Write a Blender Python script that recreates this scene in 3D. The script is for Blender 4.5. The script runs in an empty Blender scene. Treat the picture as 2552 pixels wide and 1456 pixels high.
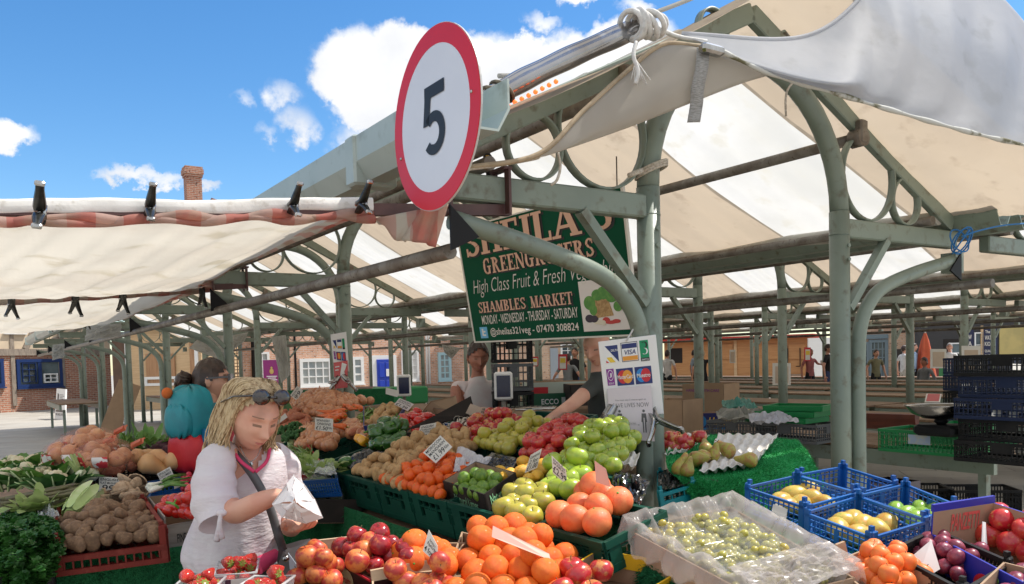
import bpy, bmesh, math, random
from mathutils import Vector, Matrix, Euler
import numpy as np
V = Vector
R = math.radians
random.seed(7)
S = bpy.context.scene
COL = S.collection
F_PX, W_PX, H_PX = 2050.0, 2551.0, 1456.0      # focal length and frame in the units of my notes
PITCH, ROLL, CAM_H = R(-2.5), -0.026, 1.55
HZ = 897.0                                       # horizon row in the middle of the frame
CY = HZ - F_PX * math.tan(PITCH)
cam = bpy.data.cameras.new("camera")
camo = bpy.data.objects.new("camera", cam)
COL.objects.link(camo)
S.camera = camo
cam.sensor_width = 36.0
cam.lens = 36.0 * F_PX / W_PX
cam.shift_y = (CY - H_PX / 2) / W_PX
cam.clip_start, cam.clip_end = 0.05, 2000
CM = Matrix.Rotation(R(90) + PITCH, 4, 'X') @ Matrix.Rotation(ROLL, 4, 'Z')
camo.matrix_world = Matrix.Translation((0, 0, CAM_H)) @ CM
CAM = V((0, 0, CAM_H))
RM = CM.to_3x3()
def ray(x, y):
 return (RM @ V(((x - W_PX / 2) / F_PX, -(y - CY) / F_PX, -1))).normalized()
def pt(x, y, d):
 r = ray(x, y)
 return CAM + r * (d / r.y)
def pz(x, y, z):
 r = ray(x, y)
 return CAM + r * ((z - CAM_H) / r.z)
def ph(x, y, plane):
 p0, n = plane
 r = ray(x, y)
 return CAM + r * ((p0 - CAM).dot(n) / r.dot(n))
SUN_EL = R(57)
LX, LY = -0.955, -0.295                          # horizontal direction the light travels
sun = bpy.data.lights.new("sun", 'SUN')
suno = bpy.data.objects.new("sun", sun)
COL.objects.link(suno)
sun.energy, sun.angle, sun.color = 4.0, R(0.53), (1, 0.95, 0.87)
ldir = V((LX, LY, 0)).normalized() * math.cos(SUN_EL) + V((0, 0, -math.sin(SUN_EL)))
suno.rotation_euler = ldir.to_track_quat('-Z', 'Y').to_euler()
S.view_settings.view_transform = 'Standard'
S.view_settings.look = 'None'
S.view_settings.exposure = 0.46
S.view_settings.gamma = 1
S.cycles.max_bounces = 8
S.cycles.transparent_max_bounces = 24
S.cycles.caustics_reflective = S.cycles.caustics_refractive = False
S.cycles.use_denoising = True
try:
 S.cycles.denoiser = 'OPENIMAGEDENOISE'
except Exception:
 pass
S.cycles.sample_clamp_indirect = 6
world = bpy.data.worlds.new("World")
S.world = world
world.use_nodes = True
class NT:
 """tiny helper for writing node trees"""
 def __init__(s, tree): s.t = tree
 def n(s, typ, **kw):
  nd = s.t.nodes.new(typ)
  for k, v in kw.items():
   if k.startswith('i_'):
    key = k[2:]
    key = int(key) if key.isdigit() else key.replace('_', ' ')
    s.put(nd, key, v)
   else:
    setattr(nd, k, v)
  return nd
 def put(s, nd, key, v):
  sock = nd.inputs[key]
  if isinstance(v, bpy.types.NodeSocket): s.t.links.new(v, sock)
  elif isinstance(v, bpy.types.Node): s.t.links.new(v.outputs[0], sock)
  else:
   if isinstance(v, (tuple, list)) and len(v) == 3 and sock.type == 'RGBA': v = (*v, 1)
   sock.default_value = v
 def m(s, op, a, b=None, c=None, clamp=False):
  nd = s.n('ShaderNodeMath', operation=op, use_clamp=clamp)
  s.put(nd, 0, a)
  if b is not None: s.put(nd, 1, b)
  if c is not None: s.put(nd, 2, c)
  return nd.outputs[0]
 def mix(s, f, a, b, blend='MIX'):
  nd = s.n('ShaderNodeMix', data_type='RGBA', blend_type=blend)
  s.put(nd, 0, f); s.put(nd, 6, a); s.put(nd, 7, b)
  return nd.outputs[2]
 def ramp(s, f, stops, interp='LINEAR'):
  nd = s.n('ShaderNodeValToRGB')
  cr = nd.color_ramp
  cr.interpolation = interp
  while len(cr.elements) < len(stops): cr.elements.new(0.5)
  for e, (p, c) in zip(cr.elements, stops):
   e.position = p
   e.color = (*c, 1) if len(c) == 3 else c
  s.put(nd, 0, f)
  return nd.outputs[0]
 def noise(s, vec, scale, detail=3, rough=.55, dist=0):
  nd = s.n('ShaderNodeTexNoise')
  if vec is not None: s.put(nd, 'Vector', vec)
  nd.inputs['Scale'].default_value = scale
  nd.inputs['Detail'].default_value = detail
  nd.inputs['Roughness'].default_value = rough
  nd.inputs['Distortion'].default_value = dist
  return nd.outputs[0]
 def mapr(s, v, a, b, c=0., d=1., smooth=True):
  nd = s.n('ShaderNodeMapRange', interpolation_type='SMOOTHSTEP' if smooth else 'LINEAR')
  for i, q in enumerate((v, a, b, c, d)): s.put(nd, i, q)
  return nd.outputs[0]
def build_world():
 t = NT(world.node_tree)
 world.node_tree.nodes.clear()
 out = t.n('ShaderNodeOutputWorld')
 bg = t.n('ShaderNodeBackground')
 sky = t.n('ShaderNodeTexSky', sky_type='NISHITA', sun_disc=False, sun_elevation=SUN_EL,
              sun_rotation=math.atan2(-LX, -LY), altitude=20, air_density=1.0, dust_density=0.3, ozone_density=2.5)
 co = t.n('ShaderNodeTexCoord')
 sep = t.n('ShaderNodeSeparateXYZ', i_0=co.outputs['Generated'])
 x, y, z = sep.outputs
 az = t.m('ARCTAN2', x, y)
 el = t.m('ARCSINE', z)
 n1 = t.noise(co.outputs['Generated'], 9, 7, .6)
 n2 = t.noise(co.outputs['Generated'], 30, 6, .62)
 n1 = t.m('SUBTRACT', n1, .5); n2 = t.m('SUBTRACT', n2, .5)
 azd = t.m('ADD', az, t.m('MULTIPLY', n1, .10))
 eld = t.m('ADD', el, t.m('MULTIPLY', n2, .06))
 puffs = [(905, 190, 150, 135, 1.5), (1010, 130, 130, 80, 1.4), (930, 280, 130, 90, 1.2), (1200, 215, 220, 150, 1.6), (1290, 130, 120, 50, 1.3),
             (1420, 190, 240, 130, 1.6), (1560, 120, 160, 90, 1.5), (1345, 55, 65, 40, .55), (1440, 0, 60, 30, .8), (1580, 20, 60, 40, .7),
             (725, 310, 70, 60, .62), (700, 235, 60, 55, .48), (650, 335, 40, 35, .5), (600, 245, 40, 30, .4),
             (15, 345, 95, 52, 1.1), (345, 432, 120, 30, .62), (430, 450, 60, 25, .6), (530, 455, 45, 20, .5), (900, 360, 130, 60, .7)]
 tot = None
 for px, py, rx, ry, w in puffs:
  r = ray(px, py)
  a0, e0 = math.atan2(r.x, r.y), math.asin(r.z)
  r1 = ray(px + rx, py); r2 = ray(px, py - ry)
  ra = abs(math.atan2(r1.x, r1.y) - a0); re = abs(math.asin(r2.z) - e0)
  dx = t.m('DIVIDE', t.m('SUBTRACT', azd, a0), ra)
  dy = t.m('DIVIDE', t.m('SUBTRACT', eld, e0), re)
  dd = t.m('ADD', t.m('MULTIPLY', dx, dx), t.m('MULTIPLY', dy, dy))
  v = t.m('MULTIPLY', t.m('SUBTRACT', 1.0, dd, clamp=True), w)
  tot = v if tot is None else t.m('MAXIMUM', tot, v)
 far = t.m('MULTIPLY', t.mapr(t.noise(co.outputs['Generated'], 2.2, 5, .55), .36, .58), t.m('MAXIMUM', t.mapr(y, .30, .0), t.mapr(el, .85, 1.1)))  # unseen cloud cover behind the camera and overhead, added to brighten the shade
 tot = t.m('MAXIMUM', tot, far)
 det = t.m('ADD', t.m('MULTIPLY', n1, 1.0), t.m('MULTIPLY', n2, 1.35))
 dens = t.m('ADD', tot, t.m('MULTIPLY', det, t.mapr(tot, .02, .35)))
 mask = t.mapr(dens, .06, .78)
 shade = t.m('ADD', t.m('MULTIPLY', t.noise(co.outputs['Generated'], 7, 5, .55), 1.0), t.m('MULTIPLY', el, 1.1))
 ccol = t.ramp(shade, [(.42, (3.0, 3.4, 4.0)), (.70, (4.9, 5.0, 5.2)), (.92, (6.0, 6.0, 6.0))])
 skyc = t.n('ShaderNodeHueSaturation', i_Saturation=1.3, i_Value=1.0, i_Color=sky)
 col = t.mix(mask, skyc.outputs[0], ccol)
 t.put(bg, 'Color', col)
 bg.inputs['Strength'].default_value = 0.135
 t.t.links.new(bg.outputs[0], out.inputs[0])
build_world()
MATS = {}
def mat(name, c, c2=None, sc=6., rough=.5, bump=0., bsc=60., metal=0., coat=0., trl=0., rnd=0., c3=None, detail=4,
  alpha=None, transm=0., lo=.38, hi=.66, coord='Object', stretch=None, emit=None, sub=0., spec=None):
 """a procedural material: two or three colours mixed by noise, per-object variation, bump, optional light passing through cloth"""
 if name in MATS: return MATS[name]
 m = bpy.data.materials.new(name)
 m.use_nodes = True
 t = NT(m.node_tree)
 b = m.node_tree.nodes['Principled BSDF']
 out = m.node_tree.nodes['Material Output']
 co = t.n('ShaderNodeTexCoord').outputs[coord]
 if stretch:
  mp = t.n('ShaderNodeMapping'); t.put(mp, 0, co); mp.inputs['Scale'].default_value = stretch
  co = mp.outputs[0]
 oi = t.n('ShaderNodeObjectInfo')
 if rnd or c2:
  off = t.n('ShaderNodeVectorMath', operation='ADD'); t.put(off, 0, co)
  cmb = t.n('ShaderNodeCombineXYZ'); q = t.m('MULTIPLY', oi.outputs['Random'], 37.0)
  t.put(cmb, 0, q); t.put(cmb, 1, q); t.put(off, 1, cmb.outputs[0])
  co2 = off.outputs[0]
 else: co2 = co
 col = (*c, 1)
 if c2:
  col = t.mix(t.mapr(t.noise(co2, sc, detail), lo, hi), c, c2)
 if c3:
  col = t.mix(t.mapr(t.noise(co2, sc * (1.5 if sub else 4.3), 4), .55, .72), col, c3)
 if sub:
  col = t.mix(t.mapr(t.noise(co2, 7.5, 3), .64, .74, 0, .45), col, tuple(q * .45 for q in c))
 if rnd:
  hs = t.n('ShaderNodeHueSaturation', i_Color=col)
  t.put(hs, 'Value', t.m('ADD', 1 - rnd, t.m('MULTIPLY', oi.outputs['Random'], 2 * rnd)))
  col = hs.outputs[0]
 t.put(b, 'Base Color', col)
 b.inputs['Roughness'].default_value = rough
 b.inputs['Metallic'].default_value = metal
 if coat: b.inputs['Coat Weight'].default_value = coat; b.inputs['Coat Roughness'].default_value = .15
 if transm: b.inputs['Transmission Weight'].default_value = transm
 if spec is not None: b.inputs['Specular IOR Level'].default_value = spec
 if sub:
  b.inputs['Subsurface Weight'].default_value = sub; b.inputs['Subsurface Radius'].default_value = (.012, .005, .003)
  b.inputs['Subsurface Scale'].default_value = 1.0
 if emit:
  t.put(b, 'Emission Color', (*emit[0], 1)); b.inputs['Emission Strength'].default_value = emit[1]
 if bump:
  bp = t.n('ShaderNodeBump'); bp.inputs['Strength'].default_value = bump; bp.inputs['Distance'].default_value = .01
  t.put(bp, 'Height', t.noise(co2, bsc, 3))
  t.put(b, 'Normal', bp.outputs[0])
 sh = b.outputs[0]
 if trl:
  tr = t.n('ShaderNodeBsdfTranslucent'); t.put(tr, 0, col)
  mx = t.n('ShaderNodeMixShader'); mx.inputs[0].default_value = trl
  t.t.links.new(sh, mx.inputs[1]); t.t.links.new(tr.outputs[0], mx.inputs[2]); sh = mx.outputs[0]
 if alpha is not None:
  tr = t.n('ShaderNodeBsdfTransparent')
  mx = t.n('ShaderNodeMixShader'); mx.inputs[0].default_value = alpha
  t.t.links.new(tr.outputs[0], mx.inputs[1]); t.t.links.new(sh, mx.inputs[2]); sh = mx.outputs[0]
 t.t.links.new(sh, out.inputs[0])
 MATS[name] = m
 return m
def brick_mat(name, c1, c2, mortar, scale=2.0, bw=.5, rh=.16):
 m = bpy.data.materials.new(name); m.use_nodes = True
 t = NT(m.node_tree); b = m.node_tree.nodes['Principled BSDF']
 co = t.n('ShaderNodeTexCoord').outputs['Object']
 sp = t.n('ShaderNodeSeparateXYZ', i_0=co)
 cm = t.n('ShaderNodeCombineXYZ'); t.put(cm, 0, t.m('ADD', sp.outputs[0], sp.outputs[1])); t.put(cm, 1, sp.outputs[2])
 br = t.n('ShaderNodeTexBrick'); t.put(br, 0, cm.outputs[0])
 for k, v in (('Color1', (*c1, 1)), ('Color2', (*c2, 1)), ('Mortar', (*mortar, 1)), ('Scale', scale), ('Mortar Size', .02), ('Brick Width', bw), ('Row Height', rh), ('Bias', -.1)):
  br.inputs[k].default_value = v
 col = t.mix(t.mapr(t.noise(co, 1.1, 5), .35, .7), br.outputs[0], t.mix(.45, br.outputs[0], (.30, .17, .12)))
 col = t.mix(t.mapr(t.noise(co, 9, 2), .62, .7), col, (.10, .07, .06))
 t.put(b, 'Base Color', col); b.inputs['Roughness'].default_value = .9
 bp = t.n('ShaderNodeBump'); bp.inputs['Strength'].default_value = .5; bp.inputs['Distance'].default_value = .01
 t.put(bp, 'Height', t.m('SUBTRACT', 1.0, br.outputs[1])); t.put(b, 'Normal', bp.outputs[0])
 return m
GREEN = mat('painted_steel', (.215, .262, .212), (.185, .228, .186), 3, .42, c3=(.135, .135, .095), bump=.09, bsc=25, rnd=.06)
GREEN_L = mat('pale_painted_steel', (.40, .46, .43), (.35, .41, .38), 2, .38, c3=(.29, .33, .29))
PIPE = mat('weathered_steel_pipe', (.16, .135, .11), (.24, .22, .19), 9, .5, metal=.5, c3=(.10, .08, .06))
BROWN_ST = mat('brown_steel', (.075, .03, .028), (.10, .045, .04), 12, .45)
BLACK = mat('black_plastic', (.010, .010, .011), rough=.55, spec=.25)
CHROME = mat('dull_chrome', (.46, .46, .45), (.33, .33, .32), 20, .24, metal=1)
WHITE = mat('white_paint', (.78, .77, .74), rough=.5)
WOOD_T = mat('table_boards', (.26, .17, .10), (.20, .12, .07), 4, .7, c3=(.13, .08, .05), stretch=(1, 8, 8))
CANV_W = mat('white_canvas', (.64, .63, .60), (.57, .56, .52), 1.2, .75, trl=.66, bump=.12, bsc=3, c3=(.58, .56, .50), detail=6)
CANV_T = mat('tan_canvas', (.50, .41, .305), (.45, .365, .27), 1.2, .75, trl=.6, bump=.12, bsc=3, c3=(.40, .32, .235), detail=6)
CARD_B = mat('brown_cardboard', (.40, .27, .17), (.35, .235, .15), 5, .85, bump=.05, bsc=90)
ROPE = mat('cord_rope', (.55, .50, .42), (.40, .34, .26), 90, .9)
class MB:
 def __init__(s): s.v = []; s.f = []; s.mi = []; s.sm = []
 def add(s, vs, fs, mi=0, smooth=False):
  o = len(s.v)
  s.v += [tuple(p) for p in vs]
  for f in fs:
   s.f.append(tuple(o + i for i in f)); s.mi.append(mi); s.sm.append(smooth)
  return s
 def box(s, c, size, rot=None, mi=0, bev=0.):
  hx, hy, hz = [q / 2 for q in size]
  c = V(c)
  if bev:
   b = min(bev, hx * .9, hy * .9, hz * .9); vs = []
   for z in (-hz, -hz + b, hz - b, hz):
    k = b if abs(z) == hz else 0
    x, y = hx - k, hy - k
    vs += [(-x, -y + b, z), (-x + b, -y, z), (x - b, -y, z), (x, -y + b, z), (x, y - b, z), (x - b, y, z), (-x + b, y, z), (-x, y - b, z)]
   fs = [tuple(range(7, -1, -1)), tuple(range(24, 32))]
   for l in range(3):
    for i in range(8): fs.append((l * 8 + i, l * 8 + (i + 1) % 8, l * 8 + 8 + (i + 1) % 8, l * 8 + 8 + i))
  else:
   vs = [(x, y, z) for z in (-hz, hz) for x, y in ((-hx, -hy), (hx, -hy), (hx, hy), (-hx, hy))]
   fs = [(3, 2, 1, 0), (4, 5, 6, 7), (0, 1, 5, 4), (1, 2, 6, 5), (2, 3, 7, 6), (3, 0, 4, 7)]
  vs = [c + (rot @ V(p) if rot else V(p)) for p in vs]
  return s.add(vs, fs, mi)
 def bar(s, p, q, w, h, up=(0, 0, 1), mi=0, bev=0.):
  p, q = V(p), V(q); d = q - p; L = d.length; d.normalize()
  sd = d.cross(V(up))
  if sd.length < 1e-4: sd = d.cross(V((1, 0, 0)))
  sd.normalize(); u = sd.cross(d)
  rot = Matrix((sd, d, u)).transposed()
  return s.box((p + q) / 2, (w, L, h), rot, mi, bev)
 def tube(s, pts, r, n=10, mi=0, caps=True, smooth=True, closed=False):
  pts = [V(p) for p in pts]; N = len(pts)
  rr = r if isinstance(r, (list, tuple)) else [r] * N
  prev = None; vs = []
  for i, p in enumerate(pts):
   a = pts[i - 1] if (i > 0 or closed) else p
   b = pts[(i + 1) % N] if (i < N - 1 or closed) else p
   d = (b - a).normalized()
   if prev is None:
    u = d.cross(V((0, 0, 1)))
    if u.length < 1e-3: u = d.cross(V((1, 0, 0)))
    u.normalize()
   else:
    u = prev - d * prev.dot(d)
    u.normalize()
   prev = u; w = d.cross(u)
   for k in range(n):
    t = 2 * math.pi * k / n
    vs.append(p + (u * math.cos(t) + w * math.sin(t)) * rr[i])
  fs = []
  for i in range(N if closed else N - 1):
   j = (i + 1) % N
   for k in range(n):
    fs.append((i * n + k, i * n + (k + 1) % n, j * n + (k + 1) % n, j * n + k))
  s.add(vs, fs, mi, smooth)
  if caps and not closed:
   o = len(s.v) - len(vs)
   s.f.append(tuple(o + k for k in range(n - 1, -1, -1))); s.mi.append(mi); s.sm.append(False)
   s.f.append(tuple(o + (N - 1) * n + k for k in range(n))); s.mi.append(mi); s.sm.append(False)
  return s
 def lathe(s, prof, n=16, c=(0, 0, 0), rot=None, mi=0, sx=1, sy=1, smooth=True):
  vs = []; c = V(c)
  for r, z in prof:
   for k in range(n):
    t = 2 * math.pi * k / n
    p = V((r * math.cos(t) * sx, r * math.sin(t) * sy, z))
    vs.append(c + (rot @ p if rot else p))
  fs = []
  for i in range(len(prof) - 1):
   for k in range(n):
    fs.append((i * n + k, i * n + (k + 1) % n, (i + 1) * n + (k + 1) % n, (i + 1) * n + k))
  if prof[0][0] > 1e-6: fs.append(tuple(range(n - 1, -1, -1)))
  if prof[-1][0] > 1e-6: fs.append(tuple((len(prof) - 1) * n + k for k in range(n)))
  return s.add(vs, fs, mi, smooth)
 def ball(s, c, r, n=10, m=7, mi=0, rot=None):
  rr = r if isinstance(r, (tuple, list)) else (r, r, r)
  c = V(c)
  vs = [c + (rot @ V((0, 0, -rr[2])) if rot else V((0, 0, -rr[2])))]
  for i in range(1, m):
   a = -math.pi / 2 + math.pi * i / m
   for k in range(n):
    t = 2 * math.pi * k / n
    p = V((rr[0] * math.cos(a) * math.cos(t), rr[1] * math.cos(a) * math.sin(t), rr[2] * math.sin(a)))
    vs.append(c + (rot @ p if rot else p))
  vs.append(c + (rot @ V((0, 0, rr[2])) if rot else V((0, 0, rr[2]))))
  fs = [(0, 1 + (k + 1) % n, 1 + k) for k in range(n)]
  for i in range(m - 2):
   for k in range(n):
    fs.append((1 + i * n + k, 1 + i * n + (k + 1) % n, 1 + (i + 1) * n + (k + 1) % n, 1 + (i + 1) * n + k))
  L = len(vs) - 1; o = 1 + (m - 2) * n
  fs += [(o + k, o + (k + 1) % n, L) for k in range(n)]
  return s.add(vs, fs, mi, True)
 def grid(s, fn, nu, nv, mi=0, smooth=True, mfn=None):
  vs = [fn(i / nu, j / nv) for j in range(nv + 1) for i in range(nu + 1)]
  o = len(s.v); s.v += [tuple(p) for p in vs]
  for j in range(nv):
   for i in range(nu):
    a = o + j * (nu + 1) + i
    s.f.append((a, a + 1, a + nu + 2, a + nu + 1)); s.sm.append(smooth)
    s.mi.append(mfn((i + .5) / nu, (j + .5) / nv) if mfn else mi)
  return s
 def poly(s, pts, mi=0): return s.add(pts, [tuple(range(len(pts)))], mi)
 def prism(s, pts, off, mi=0):
  """flat outline pushed along off"""
  n = len(pts); off = V(off)
  vs = [V(p) for p in pts] + [V(p) + off for p in pts]
  fs = [tuple(range(n - 1, -1, -1)), tuple(range(n, 2 * n))] + [(i, (i + 1) % n, n + (i + 1) % n, n + i) for i in range(n)]
  return s.add(vs, fs, mi)
 def mesh(s, name, mats):
  me = bpy.data.meshes.new(name)
  me.from_pydata(s.v, [], s.f)
  me.polygons.foreach_set('material_index', s.mi)
  me.polygons.foreach_set('use_smooth', s.sm)
  for m in (mats if isinstance(mats, (list, tuple)) else [mats]): me.materials.append(m)
  me.update()
  return me
 def obj(s, name, mats, parent=None, loc=None, rot=None):
  if loc is None and rot is None and parent is not None and parent.get('world_base'):
   b = V(parent['world_base']); s.v = [tuple(V(p) - b) for p in s.v]
  o = bpy.data.objects.new(name, s.mesh(name, mats))
  COL.objects.link(o)
  if parent is not None:
   o.parent = parent
   if parent.get('world_base'): o['world_base'] = parent['world_base']
  if loc is not None: o.location = loc
  if rot is not None: o.rotation_euler = rot
  return o
def tag(o, label=None, cat=None, group=None, kind=None):
 if label: o['label'] = label
 if cat: o['category'] = cat
 if group: o['group'] = group
 if kind: o['kind'] = kind
 return o
def thing(name, label, cat, loc=(0, 0, 0), rotz=0., group=None, rot=None):
 o = bpy.data.objects.new(name, None); COL.objects.link(o)
 o.empty_display_size = .1
 o.location = loc; o.rotation_euler = rot if rot else (0, 0, rotz)
 return tag(o, label, cat, group)
KIDS = {}
def dup(root, loc=None, rotz=None, label=None, group=None):
 """copy a thing with its parts and their sub-parts"""
 def rec(o, par):
  c = o.copy(); COL.objects.link(c)
  if par: c.parent = par
  for ch in o.children: rec(ch, c)
  return c
 c = rec(root, None)
 if loc is not None: c.location = loc
 if rotz is not None: c.rotation_euler = (0, 0, rotz)
 if label: c['label'] = label
 if group: c['group'] = group
 return c
def bevel(o, w=.004, seg=2):
 m = o.modifiers.new('bevel', 'BEVEL'); m.width = w; m.segments = seg; m.limit_method = 'ANGLE'; m.angle_limit = R(40)
 return o
def subsurf(o, lv=1):
 m = o.modifiers.new('smooth', 'SUBSURF'); m.levels = m.render_levels = lv
 return o
def solid(o, th, off=0):
 m = o.modifiers.new('thick', 'SOLIDIFY'); m.thickness = th; m.offset = off
 return o
def lerp(a, b, t): return a + (b - a) * t
def spline(pts, n=6):
 """Catmull-Rom through the points"""
 P = [V(p) for p in pts]; P = [2 * P[0] - P[1]] + P + [2 * P[-1] - P[-2]]; out = []
 for i in range(1, len(P) - 2):
  a, b, c, d = P[i - 1:i + 3]
  for k in range(n):
   t = k / n
   out.append(.5 * ((2 * b) + (c - a) * t + (2 * a - 5 * b + 4 * c - d) * t * t + (3 * b - a - 3 * c + d) * t ** 3))
 out.append(P[-2]); return out
# rows of market canopies: t runs across the rows, s along them
YAW = R(33.5)
O0 = V((.68, 4.0, 0))
RZ = Matrix.Rotation(YAW, 3, 'Z')
def T(t, s, z=0.): return O0 + RZ @ V((t, s, z))
BAY, ROWP, POSTW = 3.84, 4.35, 1.5
def wthing(name, label, cat, loc, group=None):
 """a thing whose parts are given in world coordinates"""
 r = thing(name, label, cat, loc, 0, group); r['world_base'] = tuple(loc); return r
def wobj(mb, name, m, label, cat, loc, group=None):
 """a thing of one mesh, given in world coordinates, with its origin at loc"""
 b = V(loc); mb.v = [tuple(V(p) - b) for p in mb.v]
 o = mb.obj(name, m); o.location = loc
 return tag(o, label, cat, group)
TXT = {}
def text_data(s, bold=0., shear=0., space=1.0):
 k = (s, bold, shear, space)
 if k not in TXT:
  c = bpy.data.curves.new('t', 'FONT'); c.body = s; c.size = 1; c.offset = bold; c.shear = shear; c.resolution_u = 3; c.space_character = space
  o = bpy.data.objects.new('t', c); COL.objects.link(o)
  dg = bpy.context.evaluated_depsgraph_get()
  me = bpy.data.meshes.new_from_object(o.evaluated_get(dg))
  vs = [tuple(v.co[:2]) for v in me.vertices]; fs = [tuple(p.vertices) for p in me.polygons]
  bpy.data.objects.remove(o); bpy.data.curves.remove(c); bpy.data.meshes.remove(me)
  TXT[k] = (vs, fs)
 return TXT[k]
def slab_letters(s):
 """heavy slab serif capitals drawn as bars and arcs: list of (outline, width) on a unit height"""
 out = []; x = 0.
 TH, TN, SE = .21, .10, .09
 def rect(x0, y0, x1, y1): out.append([(x + x0, y0), (x + x1, y0), (x + x1, y1), (x + x0, y1)])
 def serif(xc, y, w=.38):
  rect(xc - w / 2, y, xc + w / 2, y + SE)
 def stem(xc, foot=True, head=True):
  rect(xc - TH / 2, 0, xc + TH / 2, 1)
  if foot: serif(xc, 0)
  if head: serif(xc, 1 - SE)
 def seg(x0, y0, x1, y1, w): out.append([(x + x0 - w / 2, y0), (x + x0 + w / 2, y0), (x + x1 + w / 2, y1), (x + x1 - w / 2, y1)])
 def arc(cx, cy, rx, ry, a0, a1, w0=.10, w1=.21, n=14):
  prev = None
  for i in range(n + 1):
   a = R(lerp(a0, a1, i / n)); w = lerp(w0, w1, abs(math.cos(a)))
   p = (x + cx + (rx - w) * math.cos(a), cy + (ry - w) * math.sin(a)); q = (x + cx + rx * math.cos(a), cy + ry * math.sin(a))
   if prev: out.append([prev[0], prev[1], q, p])
   prev = (p, q)
 for ch in s:
  if ch == 'H': stem(.2); stem(.72); rect(.2, .44, .72, .56); w = .95
  elif ch == 'I': stem(.2); w = .42
  elif ch == 'E': stem(.2); rect(.2, .9, .66, 1); rect(.2, 0, .68, .1); rect(.2, .45, .5, .55); rect(.58, .72, .66, 1); rect(.6, 0, .68, .28); rect(.44, .36, .5, .64); w = .76
  elif ch == 'L': stem(.2); rect(.2, 0, .66, .1); rect(.58, 0, .66, .3); w = .72
  elif ch == 'T': stem(.38, True, False); rect(0, .9, .76, 1); rect(0, .68, .08, 1); rect(.68, .68, .76, 1); w = .82
  elif ch == 'A': seg(.08, 0, .42, 1, .10); seg(.74, 0, .42, 1, TH); rect(.2, .28, .62, .38); serif(.1, 0, .3); serif(.74, 0, .38); w = .92
  elif ch == 'M': seg(.15, 0, .15, 1, .1); stem(.87); seg(.5, 0, .2, 1, TH); seg(.5, 0, .84, 1, .09); serif(.15, 0, .3); serif(.2, .91, .3); w = 1.1
  elif ch == 'N': seg(.15, 0, .15, 1, .1); seg(.75, 0, .15, 1, TH); seg(.75, 0, .75, 1, .1); serif(.15, 0, .32); serif(.15, .91, .3); serif(.75, .91, .32); w = .95
  elif ch == 'K': stem(.2); seg(.3, .4, .68, 1, .1); seg(.72, 0, .4, .6, TH); serif(.72, 0, .34); serif(.68, .91, .3); w = .92
  elif ch == 'R': stem(.2); arc(.32, .75, .36, .25, 90, -90); rect(.2, .9, .34, 1); rect(.2, .5, .34, .6); seg(.72, 0, .42, .52, TH); serif(.74, 0, .28); w = .92
  elif ch == 'B': stem(.2); arc(.32, .76, .32, .24, 90, -90); arc(.34, .28, .36, .28, 90, -90); rect(.2, .9, .34, 1); rect(.2, .47, .36, .56); rect(.2, 0, .36, .09); w = .78
  elif ch == 'O': arc(.42, .5, .40, .52, 0, 360, n=30); w = .9
  elif ch == 'C': arc(.42, .5, .40, .52, 50, 310, n=24); rect(.62, .68, .7, 1); rect(.62, 0, .7, .26); w = .8
  elif ch == 'G': arc(.42, .5, .40, .52, 50, 320, n=24); rect(.62, .68, .7, 1); rect(.56, 0, .76, .44); serif(.66, .42, .4); w = .92
  elif ch == 'S': arc(.34, .74, .28, .27, 30, 270, .1, .17); arc(.34, .26, .30, .27, 90, -150, .1, .17); rect(.5, .7, .58, 1); rect(.06, 0, .14, .3); w = .7
  elif ch == 'D': stem(.2); arc(.3, .5, .42, .5, 90, -90); rect(.2, .9, .32, 1); rect(.2, 0, .32, .1); w = .82
  elif ch == "'": seg(.08, .62, .12, 1, .14); w = .28
  else: w = .4
  x += w
 return out, x
class Panel:
 """a flat quad in space: u along the bottom, v upward, off out of its face"""
 def __init__(s, p00, p10, p11, p01):
  s.p = [V(q) for q in (p00, p10, p11, p01)]
  s.n = (s.p[1] - s.p[0]).cross(s.p[3] - s.p[0]).normalized()
  if s.n.dot(CAM - s.p[0]) < 0: s.n = -s.n
 def __call__(s, u, v, off=0.):
  a, b, c, d = s.p
  return lerp(lerp(a, b, u), lerp(d, c, u), v) + s.n * off
 def plate(s, mb, pts, off0, off1, mi=0):
  a = [s(u, v, off1) for u, v in pts]; b = [s(u, v, off0) for u, v in pts]; n = len(pts)
  return mb.add(a + b, [tuple(range(n)), tuple(range(2 * n - 1, n - 1, -1))] + [(i, n + i, n + (i + 1) % n, (i + 1) % n) for i in range(n)], mi)
 def rect(s, mb, u0, v0, u1, v1, off0, off1, mi=0): return s.plate(mb, [(u0, v0), (u1, v0), (u1, v1), (u0, v1)], off0, off1, mi)
 def disc(s, mb, u, v, ru, rv, off0, off1, n=24, mi=0): return s.plate(mb, [(u + ru * math.cos(2 * math.pi * i / n), v + rv * math.sin(2 * math.pi * i / n)) for i in range(n)], off0, off1, mi)
 def text(s, mb, st, u0, v0, u1, v1, off, bold=0., shear=0., mi=0, space=1.0, wob=0.):
  vs, fs = text_data(st, bold, shear, space)
  if not vs: return mb
  xs = [p[0] for p in vs]; ys = [p[1] for p in vs]
  x0, x1, y0, y1 = min(xs), max(xs), min(ys), max(ys)
  return mb.add([s(lerp(u0, u1, (x - x0) / (x1 - x0)), lerp(v0, v1, (y - y0) / max(1e-6, y1 - y0)) + wob * math.sin(9 * (x - x0)), off) for x, y in vs], fs, mi)
 def slab(s, mb, st, u0, v0, u1, v1, off, mi=0):
  L, w = slab_letters(st)
  for i, q in enumerate(L):
   k = off + .0004 * (i % 9)
   mb.add([s(lerp(u0, u1, x / w), lerp(v0, v1, y), k) for x, y in q], [(0, 1, 2, 3)], mi)
  return mb
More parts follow.
